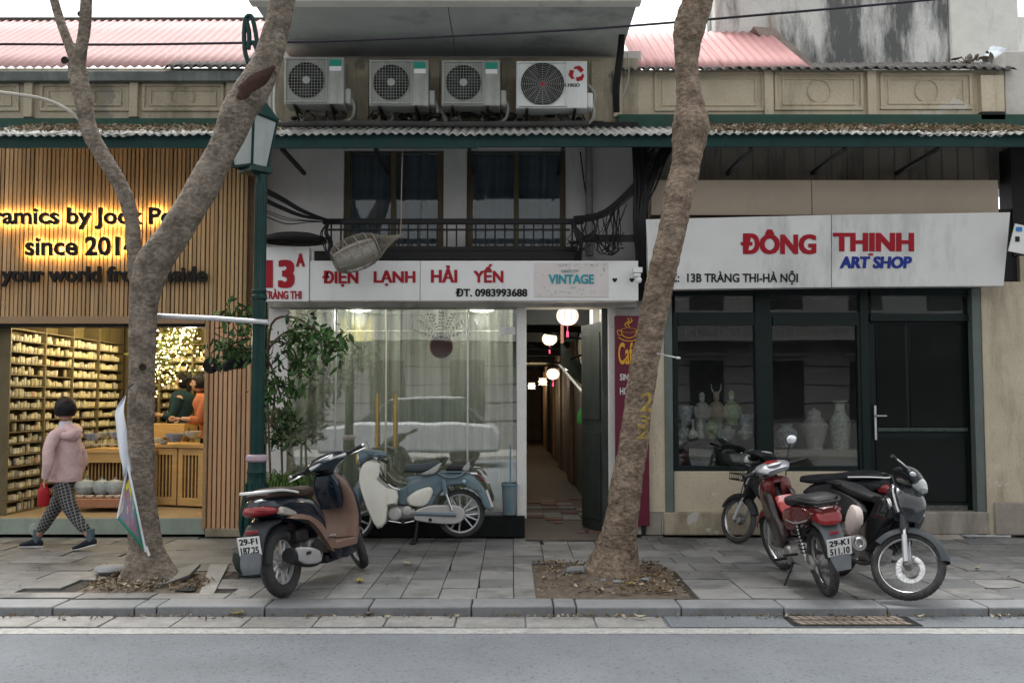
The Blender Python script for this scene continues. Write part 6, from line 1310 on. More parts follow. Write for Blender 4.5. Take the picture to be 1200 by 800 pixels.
def plate(t, c, w_, h_, s1_, s2_, tiltd=12):
    M = Matrix.Translation(c) @ Matrix.Rotation(R(-tiltd), 4, 'Y')
    pl = P('number_plate', xf(MB().box(-.003, .003, -w_/2, w_/2, -h_/2, h_/2), M), platew, t, bev=.002)
    for s, z0, z1 in ((s1_, .08, .42), (s2_, -.42, -.04)):
        b = fit(glyphs(s, .03, 1), lambda u, v, q: (-.0035-q*.0006, (.5-u)*w_*.82, (z0+(z1-z0)*v)*h_)); P('plate_text', xf(b, M), blackp, pl, smooth=False)
    return pl

# --- blue and cream step-through, seen from its left side
cub = bike('motorbike', 'blue grey and cream step-through motorbike on its centre stand against the glass shopfront', (W(539.7, 600, 11.2).x, 11.2, 0), pi, 0)
q_ = lambda pts: [((745-x)/549, (712-y)/549) for x, y in pts]
RW = (0, 0, .325); FWc = (1.215, 0, .275); Ms = steer(R(14), (1.02, 0, .8), 27)
wheel(cub, RW, .27, .032, 'cast', rimm=silp); P
for k in range(6):
    a = 2*pi*k/6+.3
wheel(cub, FWc, .27, .03, 'cast', Ms, rimm=silp)
P('body', MB().slab(q_([(362,388),(400,372),(425,350),(412,312),(480,300),(640,288),(760,286),(830,310),(880,370),(912,440),(945,515),(890,495),(868,440),(832,395),(790,370),(735,360),(680,370),(630,405),(590,455),(560,488),(430,482),(366,474)]), -.085, .085, k=2), cubblue, cub, bev=.03, bseg=4)
for s_ in (-1, 1):
    P('leg_shield', MB().dome(q_([(165,222),(205,207),(262,226),(256,296),(238,312),(300,372),(366,386),(366,468),(312,478),(300,578),(250,617),(200,530),(160,430),(133,325),(145,258)]), s_*.15, s_*.055, k=2, inset=.10), ivory, cub)
    P('side_cover', MB().dome(q_([(420,438),(480,390),(556,368),(582,388),(562,450),(520,487),(440,482)]), s_*.078, s_*.035, k=3, inset=.2), ivory, cub)
    P('body_flank', MB().dome(q_([(420,352),(480,318),(640,300),(760,298),(830,330),(870,390),(835,382),(770,352),(690,352),(640,372),(590,430),(560,365),(480,384),(425,420)]), s_*.08, s_*.02, k=2, inset=.06), cubblue, cub)
    P('rear_shock', MB().tube([(.19, s_*.125, .71), (.155, s_*.13, .55)], .026, 14), cubblue, cub); P('shock_rod', MB().tube([(.155, s_*.13, .55), (.09, s_*.13, .37)], .016, 12), chrome, cub)
P('leg_shield', MB().slab(q_([(165,222),(150,258),(137,325),(163,430),(203,530),(250,612),(262,590),(215,500),(180,420),(158,325),(168,262),(185,230)]), -.16, .16, k=0), ivory, cub, bev=.008, label='front face of the cream leg shield')
P('emblem', MB().lathe([(.033,.001),(.033,.004),(.001,.005)], ((745-205)/549, .192, (712-372)/549), 20, axis='y'), mat('emblem_red', (.5,.02,.03), .3), cub)
P('emblem_wing', MB().slab([(x*.9+(745-205)/549, z*.9+(712-372)/549) for x, z in [(-.018,-.012),(-.005,.0),(-.012,.004),(.004,.010),(-.006,.018),(.016,.016),(.014,-.002),(.006,-.012)]], .1965, .199), ivory, cub, smooth=False)
P('front_fork_cover', xf(MB().loft([(.985,.84,-62,.06,.05,2.5),(1.06,.72,-62,.085,.055,2.5),(1.13,.58,-66,.085,.06,2.5),(1.17,.45,-75,.075,.06,2.5),(1.165,.36,-85,.06,.05,2.5)], 16), Ms), cubblue, cub)
P('front_mudguard', xf(MB().arcshell(FWc, .292, 30, 165, .12, .06), Ms), cubblue, cub)
P('handlebar_cover', xf(MB().loft([(.83,.965,10,.05,.03,2.2),(.93,.985,5,.085,.04,2.2),(1.02,.97,-5,.10,.055,2.4),(1.10,.945,-8,.085,.075,2.2),(1.145,.93,-8,.07,.075,2)], 18), Ms), cubblue, cub)
P('headlight', xf(MB().lathe([(.072,1.13),(.072,1.15),(.055,1.168),(.001,1.175)], (0, 0, .93), 20, axis='x'), Ms), mat('yellow_headlamp', (.55,.42,.03), .1, coat=1), cub); P('headlight_rim', xf(MB().torus((1.148, 0, .93), .074, .007, 24, 6, axis='x'), Ms), chrome, cub)
P('handlebar', xf(MB().tube([(.98,-.15,.975),(.95,-.27,.98),(.88,-.34,.955)], .012, 8, k=3).tube([(.98,.15,.975),(.95,.27,.98),(.88,.34,.955)], .012, 8, k=3).tube([(.98,-.15,.975),(.98,.15,.975)], .02, 8), Ms), cubblue, cub)
for s_ in (-1, 1): P('grip', xf(MB().tube([(.94,s_*.28,.978),(.86,s_*.355,.948)], .017, 10), Ms), blkp, cub); P('lever', xf(MB().tube([(1.0,s_*.2,1.0),(1.0,s_*.3,1.0),(.96,s_*.36,.99)], .006, 6, k=2), Ms), chrome, cub)
P('mirror_stem', xf(MB().tube([(1.0,-.17,.99),(1.02,-.18,1.06),(1.05,-.2,1.10)], .006, 6), Ms), chrome, cub); P('switch_box', xf(MB().box(.99,1.06,.13,.2,1.0,1.06), Ms), cubblue, cub, bev=.012)
st_ = P('seat', MB().loft([(.63,.80,-6,.07,.025,2.4),(.58,.825,-4,.115,.045,2.6),(.46,.825,2,.13,.05,2.8),(.32,.85,12,.125,.05,2.8),(.24,.875,14,.10,.03,2.6)], 18), mat('grey_blue_seat', (.06,.075,.085), .5, var=.15, bump=.001, bs=120), cub)
P('seat_side', MB().dome(q_([(500,298),(560,262),(622,224),(632,232),(610,270),(570,295)]), .10, .04, k=2), mat('light_grey_vinyl', (.40,.41,.39), .5), st_)
ps = P('pillion_seat', MB().loft([(.16,.80,0,.09,.02,2.6),(.12,.825,0,.11,.035,2.8),(-.02,.825,0,.11,.035,2.8),(-.09,.835,0,.09,.02,2.6)], 16), seatm, cub); P('seat_side', MB().dome(q_([(752,268),(790,222),(802,222),(798,270)]), .085, .035, k=2), mat('light_grey_vinyl', (.4,.41,.39)), ps)
P('rack', MB().tube([(.24,.11,.78),(.16,.12,.735),(.02,.12,.74),(-.06,.11,.80),(-.10,.1,.845)], .012, 8, k=3).tube([(.24,-.11,.78),(.16,-.12,.735),(.02,-.12,.74),(-.06,-.11,.80),(-.10,-.1,.845)], .012, 8, k=3).tube([(.22,.11,.79),(-.08,.11,.79)], .009, 6).tube([(.22,-.11,.79),(-.08,-.11,.79)], .009, 6), cubblue, cub)
P('chain_case', MB().slab(q_([(555,482),(640,478),(740,484),(776,530),(745,584),(640,592),(480,572),(470,548),(470,516)]), .07, .12, k=2), mat('case_silver', (.50,.50,.48), .35, metal=.3, var=.1, vs=8), cub, bev=.014, bseg=3); P('swing_arm', MB().tube([((745-470)/549,.12,(712-528)/549), ((745-722)/549,.13,(712-536)/549)], .021, 10), cubblue, cub)
P('case_hole', MB().lathe([(.02,.118),(.02,.124),(.001,.125)], ((745-565)/549, 0, (712-566)/549), 14, axis='y'), blkp, cub)
eg = P('engine', MB().loft([(.80,.33,0,.10,.07,2.6),(.72,.335,0,.12,.085,3),(.60,.335,0,.12,.08,3),(.50,.33,0,.10,.06,3)], 18), engm, cub)
P('crank_cover', MB().lathe([(.075,.10),(.075,.135),(.06,.15),(.02,.155),(.001,.155)], ((745-350)/549, 0, (712-530)/549), 24, axis='y'), mat('case_silver', (.5,.5,.48)), eg); P('sprocket_cover', MB().lathe([(.05,.10),(.05,.13),(.001,.14)], ((745-425)/549, 0, (712-510)/549), 18, axis='y'), mat('case_silver', (.5,.5,.48)), eg)
for k in range(5): P('cylinder_fin', MB().lathe([(.05,0),(.05,.004)], (.84+k*.014, 0, .34), 14, axis='x'), engm, eg)
P('footpeg', MB().tube([(.62,-.24,.25),(.62,.24,.25)], .010, 8), chrome, cub); P('footpeg_rubber', MB().tube([(.62,.17,.25),(.62,.26,.25)], .018, 8), blkp, cub); P('gear_pedal', MB().tube([(.78,.17,.26),(.62,.17,.235),(.5,.17,.26)], .008, 8), chrome, cub)
for s_ in (-1, 1): P('centre_stand_leg', MB().tube([(.47,s_*.09,.24),(.50,s_*.13,.01)], .014, 8), blkp, cub)
P('centre_stand_foot', MB().tube([(.54,-.16,.012),(.50,-.13,.012),(.50,.13,.012),(.54,.16,.012)], .014, 8), blkp, cub); P('exhaust', MB().tube([(.7,-.12,.28),(.4,-.15,.25),(.1,-.15,.27),(-.2,-.15,.30)], [.018,.03,.038,.03], 12, k=3), chrome, cub)
P('tail_light', MB().loft([(-.18,.755,-30,.05,.02,2.5),(-.225,.735,-50,.06,.03,2.5),(-.255,.68,-70,.05,.025,2.5)], 12), redlens, cub); P('tail_light_rim', MB().loft([(-.10,.765,-10,.05,.016,2.5),(-.19,.762,-30,.055,.018,2.5)], 12), chrome, cub)
for s_ in (-1, 1): P('turn_signal', MB().ell((-.045, s_*.125, .685), (.026,.03,.024), 12), mat('pale_blue_lens', (.3,.42,.5), .15, coat=.8), cub); P('front_turn_signal', xf(MB().ell((1.06, s_*.15, .845), (.02,.03,.02), 10), Ms), clr, cub)
P('plate_holder', MB().slab([(-.28,.58),(-.30,.58),(-.365,.40),(-.345,.40)], -.08, .08), platew, cub, bev=.003); P('cable', MB().tube([(.92,.10,.93),(.86,.14,.8),(.82,.12,.72),(.74,.1,.66)], .006, 6, k=4).tube([(.9,.08,.9),(.88,.17,.75),(.78,.15,.66),(.70,.12,.63)], .009, 6, k=4), blkp, cub)
P('inner_rail', MB().tube([(.79,.16,.66),(.72,.17,.615),(.66,.16,.60)], .010, 8, k=2), chrome, cub)

# --- navy and brown scooter
A_ = G(333, 699); B_ = V((A_.x+.37, A_.y+1.22, 0)); ya = atan2(B_.y-A_.y, B_.x-A_.x)
sc = bike('scooter', 'navy blue and brown scooter with a number plate, parked beside the lamp post', A_, ya, R(-7)); sc.scale = (1.02,)*3
Ms = steer(R(42), (1.0, 0, .85), 26)
wheel(sc, (0,0,.272), .272, .052, 'cast', rimm=silp); wheel(sc, (1.28,0,.26), .26, .042, 'cast', Ms, rimm=silp, disc=-.07)
P('rear_body', MB().loft([(-.33,.745,-15,.05,.03,2.2),(-.27,.735,-8,.115,.065,2.4),(-.12,.705,-4,.155,.095,2.5),(.12,.67,-6,.175,.115,2.6),(.34,.62,-20,.17,.13,2.6),(.50,.53,-50,.14,.12,2.6),(.55,.43,-80,.12,.10,2.6)], 22), navy, sc)
for s_ in (-1, 1):
    P('side_trim', MB().dome([(-.10,.615),(.15,.58),(.33,.47),(.46,.34),(.56,.25),(.66,.25),(.62,.33),(.50,.41),(.38,.52),(.20,.605),(.0,.635)], s_*.145, s_*.045, k=2, inset=.08), tan, sc)
    P('lower_skirt', MB().dome([(.50,.30),(.60,.20),(.78,.18),(1.0,.21),(1.02,.27),(.62,.28)], s_*.14, s_*.05, k=0, inset=.08), navy, sc)
P('seat', MB().loft([(-.27,.80,4,.09,.02,2.6),(-.20,.815,2,.13,.04,2.8),(0,.815,-4,.145,.05,3),(.22,.79,0,.14,.05,3),(.42,.79,-4,.11,.05,2.8),(.52,.76,-30,.07,.035,2.6)], 20), mat('tan_seat', (.045,.030,.024), .5, var=.1, bump=.001, bs=120), sc)
P('grab_rail', MB().tube([(.10,.15,.80),(-.12,.165,.835),(-.28,.13,.845),(-.35,.06,.845),(-.36,0,.845),(-.35,-.06,.845),(-.28,-.13,.845),(-.12,-.155,.835),(.10,-.15,.80)], .016, 10, k=4, flat=.6), silp, sc)
P('floorboard', MB().slab([(.50,.30),(.52,.345),(.98,.33),(1.06,.42),(1.10,.40),(1.0,.26),(.55,.26)], -.185, .185), tan, sc, bev=.012)
P('apron_inner', MB().loft([(1.00,.33,70,.19,.035,3.5),(1.03,.50,95,.205,.035,3.5),(1.00,.66,105,.20,.04,3.5),(.94,.82,110,.16,.045,3.2),(.91,.90,115,.09,.03,3)], 24), tan, sc, label='brown inner face of the leg shield')
P('glove_box', MB().loft([(.945,.60,98,.10,.03,3.5),(.925,.70,105,.125,.05,3.5),(.885,.82,110,.125,.05,3.5),(.86,.90,115,.09,.03,3)], 20), navy, sc)
P('apron_front', MB().loft([(1.08,.34,70,.17,.04,2.8),(1.11,.50,98,.19,.05,2.8),(1.06,.70,108,.18,.06,2.8),(.99,.88,112,.11,.05,2.6)], 22), navy, sc)
P('steering_column', MB().tube([(.96,0,.84),(.93,0,.97)], .05, 14), blkp, sc)
P('handlebar_cover', xf(MB().loft([(.82,.975,20,.10,.035,2.4),(.89,1.005,12,.18,.062,2.4),(.99,1.005,-8,.16,.075,2.4),(1.08,.96,-30,.10,.06,2.2)], 22), Ms), navy, sc)
P('instrument_panel', xf(MB().ell((.885, 0, 1.045), (.05,.085,.014), 16), Ms), clr, sc); P('handlebar_trim', xf(MB().tube([(.86,-.17,1.0),(.835,-.08,1.005),(.83,0,1.0),(.835,.08,1.005),(.86,.17,1.0)], .016, 8, k=3), Ms), silp, sc)
for s_ in (-1, 1):
    P('grip', xf(MB().tube([(.93,s_*.19,1.005),(.86,s_*.34,1.01)], [.021,.018], 10), Ms), blkp, sc); P('brake_lever', xf(MB().tube([(.97,s_*.19,1.0),(.955,s_*.27,.985),(.90,s_*.37,.98)], .008, 6, k=2), Ms), chrome, sc); P('bar_end', xf(MB().tube([(.862,s_*.335,1.01),(.852,s_*.36,1.011)], .016, 10), Ms), chrome, sc)
    P('switch_cluster', xf(MB().box(.90,.96,s_*.14,s_*.2,.985,1.035), Ms), blkp, sc, bev=.01)
P('front_mudguard', xf(MB().arcshell((1.28,0,.26), .29, 25, 150, .13, .06), Ms), navy, sc)
for s_ in (-1, 1): P('fork_leg', xf(MB().tube([(1.27,s_*.085,.27),(1.13,s_*.07,.55)], .02, 10), Ms), blkp, sc)
P('tail_light', MB().loft([(-.345,.715,-20,.05,.02,2.3),(-.32,.705,-12,.105,.04,2.4),(-.25,.695,-8,.142,.045,2.4),(-.20,.69,-6,.15,.035,2.4)], 20), redlens, sc)
for s_ in (-1, 1): P('turn_signal', MB().dome([(-.22,.665),(-.10,.635),(.06,.625),(-.02,.675),(-.18,.715)], s_*.135, s_*.035, k=2), mat('smoked_clear_lens', (.35,.33,.30), .12, coat=.8, var=.3, vs=20), sc)
P('rear_mudguard', MB().loft([(-.10,.60,0,.10,.02,3),(-.26,.58,25,.105,.03,3),(-.36,.50,62,.10,.022,3),(-.41,.38,78,.095,.016,3),(-.425,.27,88,.085,.012,3)], 18), mat('dark_guard', (.030,.034,.040), .5, var=.2, vs=8), sc); P('mud_flap', MB().loft([(-.418,.40,80,.09,.010,3),(-.437,.30,86,.088,.012,3),(-.435,.245,92,.07,.010,2.6)], 16), gryp, sc); P('rear_mudguard', MB().arcshell((0,0,.27), .30, 60, 175, .14, .05), blkp, sc)
P('reflector', MB().box(-.385,-.372,-.05,.05,.535,.565), redlens, sc, bev=.004); plate(sc, (-.43,0,.455), .19, .14, '29-F1', '187.25', 8)
en = P('engine', MB().loft([(.42,.30,0,.11,.08,2.6),(.30,.30,0,.12,.10,2.8),(.12,.29,0,.09,.08,2.6),(0,.27,0,.06,.05,2.6)], 18, M=Matrix.Translation((0,.06,0))), engm, sc); P('engine_block', MB().box(.28,.50,-.12,.05,.22,.40), engm, sc, bev=.03); P('airbox', MB().box(.10,.30,-.11,.0,.40,.50), blkp, sc, bev=.02)
P('cooling_cover', MB().lathe([(.07,-.15),(.065,-.17),(.001,-.172)], (.33,0,.33), 20, axis='y'), blkp, sc)
ex = P('exhaust', MB().tube([(.42,-.12,.24),(.30,-.155,.22),(.16,-.165,.25),(.02,-.165,.29),(-.16,-.165,.335)], [.02,.03,.055,.066,.058], 18, k=4), blkp, sc)
P('heat_shield', MB().loft([(.24,.285,12,.016,.045,2.6),(.14,.30,12,.022,.066,2.8),(-.02,.325,14,.022,.070,2.8),(-.12,.35,14,.012,.05,2.6)], 18, M=Matrix.Translation((0,-.215,-.015))), mat('satin_shield', (.5,.5,.5), .38, metal=.5), ex); P('shield_slot', MB().box(-.01,.06,-.245,-.238,.31,.335), blkp, ex, bev=.008)
for s_ in (-1,): P('footpeg', MB().tube([(.47,-.16,.40),(.47,-.26,.395)], .014, 8), chrome, sc)
P('shock_absorber', MB().tube([(.02,.14,.30),(.12,.13,.60)], .022, 10), blkp, sc); P('side_stand', MB().tube([(.62,.14,.22),(.55,.24,.02)], .012, 8), blkp, sc); P('under_tray', MB().box(.55,.98,-.12,.12,.17,.24), blkp, sc, bev=.02)

# --- underbone commuter bikes
def underbone(t, c_body, c_leg, c_tail, st, opts):
    Ms = steer(R(st), (.98,0,.84), 26.5); Rw = opts.get('R', .28)
    wheel(t, (0,0,Rw), Rw, .038, 'wire', drum=True); fw = wheel(t, (1.22,0,Rw), Rw, .032, 'wire', Ms, disc=opts.get('disc'), drum=not opts.get('disc'))
    for s_ in (-1, 1):
        P('fork_leg', xf(MB().tube([(1.215,s_*.075,Rw),(1.12,s_*.075,Rw+.20)], .021, 12), Ms), opts.get('forkm', silp), t); P('fork_tube', xf(MB().tube([(1.12,s_*.075,Rw+.20),(.99,s_*.07,.76)], .015, 10), Ms), chrome, t)
        P('rear_shock', MB().tube([(.02,s_*.13,Rw+.02),(.10,s_*.13,.62)], .012, 8), chrome, t)
        b = MB(); [b.torus((.035+k*.008, s_*.13, Rw+.09+k*.028), .024, .005, 12, 5, axis='z') for k in range(9)]; P('shock_spring', b, opts.get('spring', blkp), t)
        P('leg_shield', MB().dome([(.90,.80),(.80,.74),(.70,.58),(.60,.50),(.56,.38),(.66,.30),(.76,.32),(.90,.45),(1.02,.60),(1.05,.72)], s_*.09, s_*opts.get('legw', .07), k=2, inset=.12), c_leg, t)
        P('front_cowl', MB().dome([(.88,.86),(.95,.90),(1.05,.80),(1.10,.66),(1.00,.60),(.90,.70)], s_*.03, s_*.10, k=2, inset=.3), c_body, t)
        P('tail_side', MB().dome([(-.32,.72),(-.20,.76),(.10,.74),(.35,.70),(.50,.62),(.42,.50),(.22,.53),(.0,.60),(-.22,.66)], s_*.07, s_*.065, k=2, inset=.15), c_tail, t)
        P('swing_arm', MB().tube([(0,s_*.09,Rw),(.42,s_*.08,.30)], .018, 8), blkp, t)
        P('front_turn_signal', xf(MB().ell((1.00, s_*.13, .965), (.03,.03,.02), 10), Ms), opts.get('ftm', clr), t)
        P('footpeg', MB().tube([(.52,s_*.12,.25),(.52,s_*.25,.25)], .013, 8), blkp, t); P('pillion_peg', MB().tube([(.2,s_*.13,.33),(.2,s_*.25,.34)], .011, 8), blkp, t)
    P('frame', MB().tube([(.96,0,.80),(.80,0,.58),(.55,0,.46),(.35,0,.55),(-.2,0,.68)], .035, 10, k=3), blkp, t)
    P('nose', MB().loft([(.90,.88,-30,.09,.03,2.4),(1.00,.84,-45,.125,.05,2.4),(1.09,.74,-62,.12,.05,2.4),(1.12,.62,-80,.07,.03,2.4)], 18), c_body, t); P('nose_stripe', MB().tube([(.93,.10,.88),(1.03,.125,.80),(1.10,.10,.68)], .014, 6, k=3).tube([(.93,-.10,.88),(1.03,-.125,.80),(1.10,-.10,.68)], .014, 6, k=3), silp, t)
    P('seat', MB().loft([(-.31,.79,6,.07,.02,2.6),(-.24,.81,4,.12,.035,2.8),(-.05,.80,-3,.13,.045,3),(.15,.765,-6,.125,.045,3),(.38,.745,0,.11,.045,3),(.53,.74,4,.07,.03,2.6)], 20), seatm, t)
    P('tail_cowl', MB().loft([(-.36,.725,-10,.06,.03,2.3),(-.28,.735,0,.105,.05,2.4),(-.10,.72,-3,.12,.055,2.5),(.2,.69,-3,.11,.05,2.5)], 18), c_tail, t)
    P('tail_light', MB().loft([(-.385,.675,-24,.055,.03,2.6),(-.36,.68,-20,.095,.062,2.8),(-.27,.69,-6,.115,.065,2.6)], 16), redlens, t)
    P('grab_rail', MB().tube([(.02,.13,.80),(-.2,.14,.81),(-.36,.09,.80),(-.38,0,.80),(-.36,-.09,.80),(-.2,-.14,.81),(.02,-.13,.80)], .012, 8, k=3), opts.get('railm', blkp), t)
    P('rear_mudguard', MB().loft([(-.15,.63,10,.085,.03,3),(-.30,.60,35,.085,.03,3),(-.38,.50,60,.08,.018,3),(-.44,.38,70,.08,.012,3),(-.475,.29,76,.055,.008,2.6)], 16), opts.get('mud', gryp), t)
    P('rear_inner_guard', MB().arcshell((0,0,Rw), .31, 40, 165, .12, .04), blkp, t)
    P('front_mudguard', xf(MB().arcshell((1.22,0,Rw), Rw+.028, 28, 165, .115, .055, w1=.10), Ms), opts.get('fmud', c_body), t); P('mudguard_shoulder', xf(MB().loft([(1.10,.50,60,.09,.05,2.6),(1.06,.60,62,.10,.05,2.6),(1.02,.68,65,.085,.04,2.6)], 14), Ms), opts.get('fmud', c_body), t)
    P('handlebar_cowl', xf(MB().loft([(.84,.955,25,.11,.025,2.4),(.92,.985,10,.165,.045,2.4),(1.0,.975,-12,.15,.06,2.4),(1.06,.93,-40,.10,.05,2.2)], 20), Ms), opts.get('barm', c_body), t)
    P('headlight', xf(MB().loft([(1.005,.965,-25,.115,.05,2.2),(1.055,.935,-40,.105,.055,2.2),(1.09,.90,-55,.06,.035,2)], 18), Ms), clr, t); P('instrument_panel', xf(MB().ell((.89,0,1.015), (.05,.08,.015), 14), Ms), clr, t)
    for s_ in (-1, 1):
        P('grip', xf(MB().tube([(.94,s_*.18,.975),(.86,s_*.33,.985)], .018, 10), Ms), blkp, t); P('lever', xf(MB().tube([(.98,s_*.17,.975),(.965,s_*.26,.965),(.91,s_*.35,.965)], .007, 6, k=2), Ms), chrome, t)
        if opts.get('mirrors') and s_ < 0: P('mirror', xf(MB().tube([(.96,s_*.17,1.0),(.95,s_*.21,1.10),(.93,s_*.23,1.15)], .006, 6, k=2).ell((.93,s_*.245,1.18), (.02,.055,.042), 14), Ms), blkp, t); P('mirror_glass', xf(MB().ell((.915,s_*.245,1.18), (.012,.052,.040), 14), Ms), mat('mirror_glass', (.75,.78,.8), .05, metal=.6), t)
    eng = P('engine', MB().loft([(.66,.27,0,.10,.07,2.8),(.55,.265,0,.115,.085,3),(.42,.27,0,.105,.08,3),(.34,.28,0,.08,.05,3)], 18), engm, t); P('cylinder', MB().box(.64,.80,-.06,.06,.24,.36), engm, eng, bev=.01)
    for s_ in (-1, 1): P('crank_cover', MB().lathe([(.085,s_*.10),(.08,s_*.125),(.03,s_*.135),(.001,s_*.135)], (.52,0,.27), 20, axis='y'), engm, eng)
    P('chain_case', MB().slab([(.42,.34),(.0,.345),(-.07,.29),(-.05,.235),(.02,.22),(.42,.22)], .075, .105), mat('dusty_alloy', (.26,.255,.24), .6, metal=.3, var=.3, vs=12), t, bev=.012)
    P('exhaust', MB().tube([(.74,-.03,.24),(.60,-.10,.19),(.36,-.14,.22),(.14,-.15,.27),(-.04,-.155,.31),(-.26,-.16,.36)] if not opts.get('bigex') else [(.74,-.03,.24),(.60,-.12,.19),(.36,-.16,.24),(.20,-.175,.32),(.05,-.235,.36),(-.16,-.265,.41)], [.016,.018,.022,.045,.05,.045] if not opts.get('bigex') else [.016,.018,.03,.066,.072,.062], 16, k=4), opts.get('exm', mat('dark_steel', (.12,.12,.12), .4, metal=.6, var=.3)), t); P('exhaust_tip', MB().torus((-.262,-.16,.361) if not opts.get('bigex') else (-.165,-.265,.412), .034, .010, 18, 6, axis='x'), opts.get('tipm', chrome), t)
    P('side_stand', MB().tube([(.45,.10,.22),(.40,.26,.0)], .010, 8), blkp, t); P('brake_pedal', MB().tube([(.62,-.15,.22),(.50,-.16,.22)], .008, 6), chrome, t)
    P('cable', xf(MB().tube([(1.0,.05,.93),(1.08,.06,.80),(1.12,.08,.62),(1.16,.09,.42)], .005, 6, k=4), Ms), blkp, t); P('cable', MB().tube([(.93,.12,.96),(1.02,.14,.88),(.98,.1,.76)], .006, 6, k=4).tube([(.93,-.12,.96),(1.03,-.13,.86),(.98,-.1,.74)], .006, 6, k=4), blkp, t)
    return Ms
# red bike, tail towards the road
A_ = G(971, 698); rd = bike('motorbike', 'red motorbike seen from behind, leaning on its stand with the front wheel towards the window', A_, atan2(1.2, -.05), R(-9))
Ms = underbone(rd, darkred, mat('dark_leg', (.03,.02,.02), .3, coat=.4), darkred, 12, dict(mirrors=True, bigex=True, legw=.045, barm=mat('silver_red_cowl', (.30,.31,.33), .2, coat=.6, metal=.3, var=.3, vs=4), exm=mat('dusty_alloy', (.26,.255,.24)), ftm=clr))
plate(rd, (-.455,0,.465), .19, .14, '29-K1', '511.10', 14); P('reflector', MB().box(-.405,-.39,-.035,.035,.555,.58), redlens, rd, bev=.004)
P('tail_trim', MB().tube([(-.02,.125,.77),(-.22,.12,.775),(-.34,.07,.775),(-.36,0,.775),(-.34,-.07,.775),(-.22,-.12,.775),(-.02,-.125,.77)], .010, 6, k=3), blkg, rd); P('side_stripe', MB().tube([(-.2,.135,.66),(.1,.14,.60),(.35,.135,.60)], .006, 6, k=3), silp, rd); P('red_panel', MB().loft([(.60,.60,60,.08,.02,2.4),(.68,.67,50,.09,.03,2.4),(.76,.74,50,.08,.02,2.4)], 16), redg, rd); P('handlebar_stripe', xf(MB().loft([(.90,1.03,20,.05,.008,2.4),(.98,1.035,0,.06,.01,2.4),(1.04,1.0,-30,.05,.01,2.4)], 12), Ms), redg, rd)
# black bike, front wheel turned to the road
C_ = G(1062, 706); bk = bike('motorbike', 'black motorbike facing the road with its big wire front wheel turned sideways', V((2.955, 9.12, 0)), atan2(C_.y-9.12, C_.x-2.955), R(-11))
underbone(bk, graf, blkg, blkp, 52, dict(disc=.085, R=.28, fmud=mat('graphite_plastic', (.042,.050,.055), .5, var=.15, vs=6), exm=mat('dark_steel', (.12,.12,.12)), spring=chrome, forkm=silp))
P('white_guard', MB().dome([(.30,.62),(.44,.60),(.50,.50),(.40,.38),(.28,.44),(.24,.54)], .12, .05, k=2), mat('dirty_white_plastic', (.6,.52,.48), .5, var=.12, vs=8), bk); P('white_guard', MB().dome([(.36,.66),(.50,.62),(.55,.50),(.46,.38),(.34,.42),(.30,.54)], -.115, -.06, k=2), mat('dirty_white_plastic', (.6,.52,.48)), bk)
# dark bike behind the red one
D_ = V((3.62, 10.62, 0)); E_ = V((W(858, 629, 11.25).x, 11.25, 0)); bh = bike('motorbike', 'dusty black motorbike behind the red one, long seat, front wheel against the window wall', D_, atan2(E_.y-D_.y, E_.x-D_.x), R(-6))
Ms = underbone(bh, blkp, blkp, blkp, -34, dict(R=.26, mirrors=False, mud=blkp, fmud=blkp, railm=chrome, tipm=engm))
b = MB()
for z in (.70,.76,.82,.88): b.tube([(1.08,-.13,z),(1.30,-.12,z),(1.32,0,z),(1.30,.12,z),(1.08,.13,z),(1.08,-.13,z)], .006, 5)
for k in range(9): y_ = -.12+k*.03; b.tube([(1.09,y_,.69),(1.31,y_*.9,.69),(1.32,y_*.9,.89)], .004, 4)
P('front_basket', xf(b, Ms), blkp, bh); P('round_headlight', xf(MB().ell((1.12,0,.92), (.06,.085,.07), 16), Ms), clr, bh)

# ------------------------------------------------------------------ people
def skin(name, nodes, edges, m_, parent, root=None, sub=2, off=None, smooth=True):
    ids = list(nodes); me = bpy.data.meshes.new(name); o0 = ROOT[parent] if off is None else off
    me.from_pydata([tuple(V(nodes[i][0])-o0) for i in ids], [(ids.index(a), ids.index(b)) for a, b in edges], [])
    o = bpy.data.objects.new(name, me); COL.objects.link(o); o.parent = parent; me.materials.append(m_)
    md = o.modifiers.new('skin', 'SKIN'); md.use_smooth_shade = True; sv = me.skin_vertices[0].data
    for i, k in enumerate(ids): r_ = nodes[k][1]; sv[i].radius = (r_, r_) if not hasattr(r_, '__len__') else r_; sv[i].use_root = (k == (root or ids[0]))
    s_ = o.modifiers.new('sub', 'SUBSURF'); s_.levels = sub; s_.render_levels = sub; md.branch_smoothing = .6
    return o
skinm = mat('skin', (.42,.25,.17), .5, var=.06); hairm = mat('black_hair', (.010,.009,.009), .45, var=.3, vs=30, sx=6, bump=.004, bs=60)
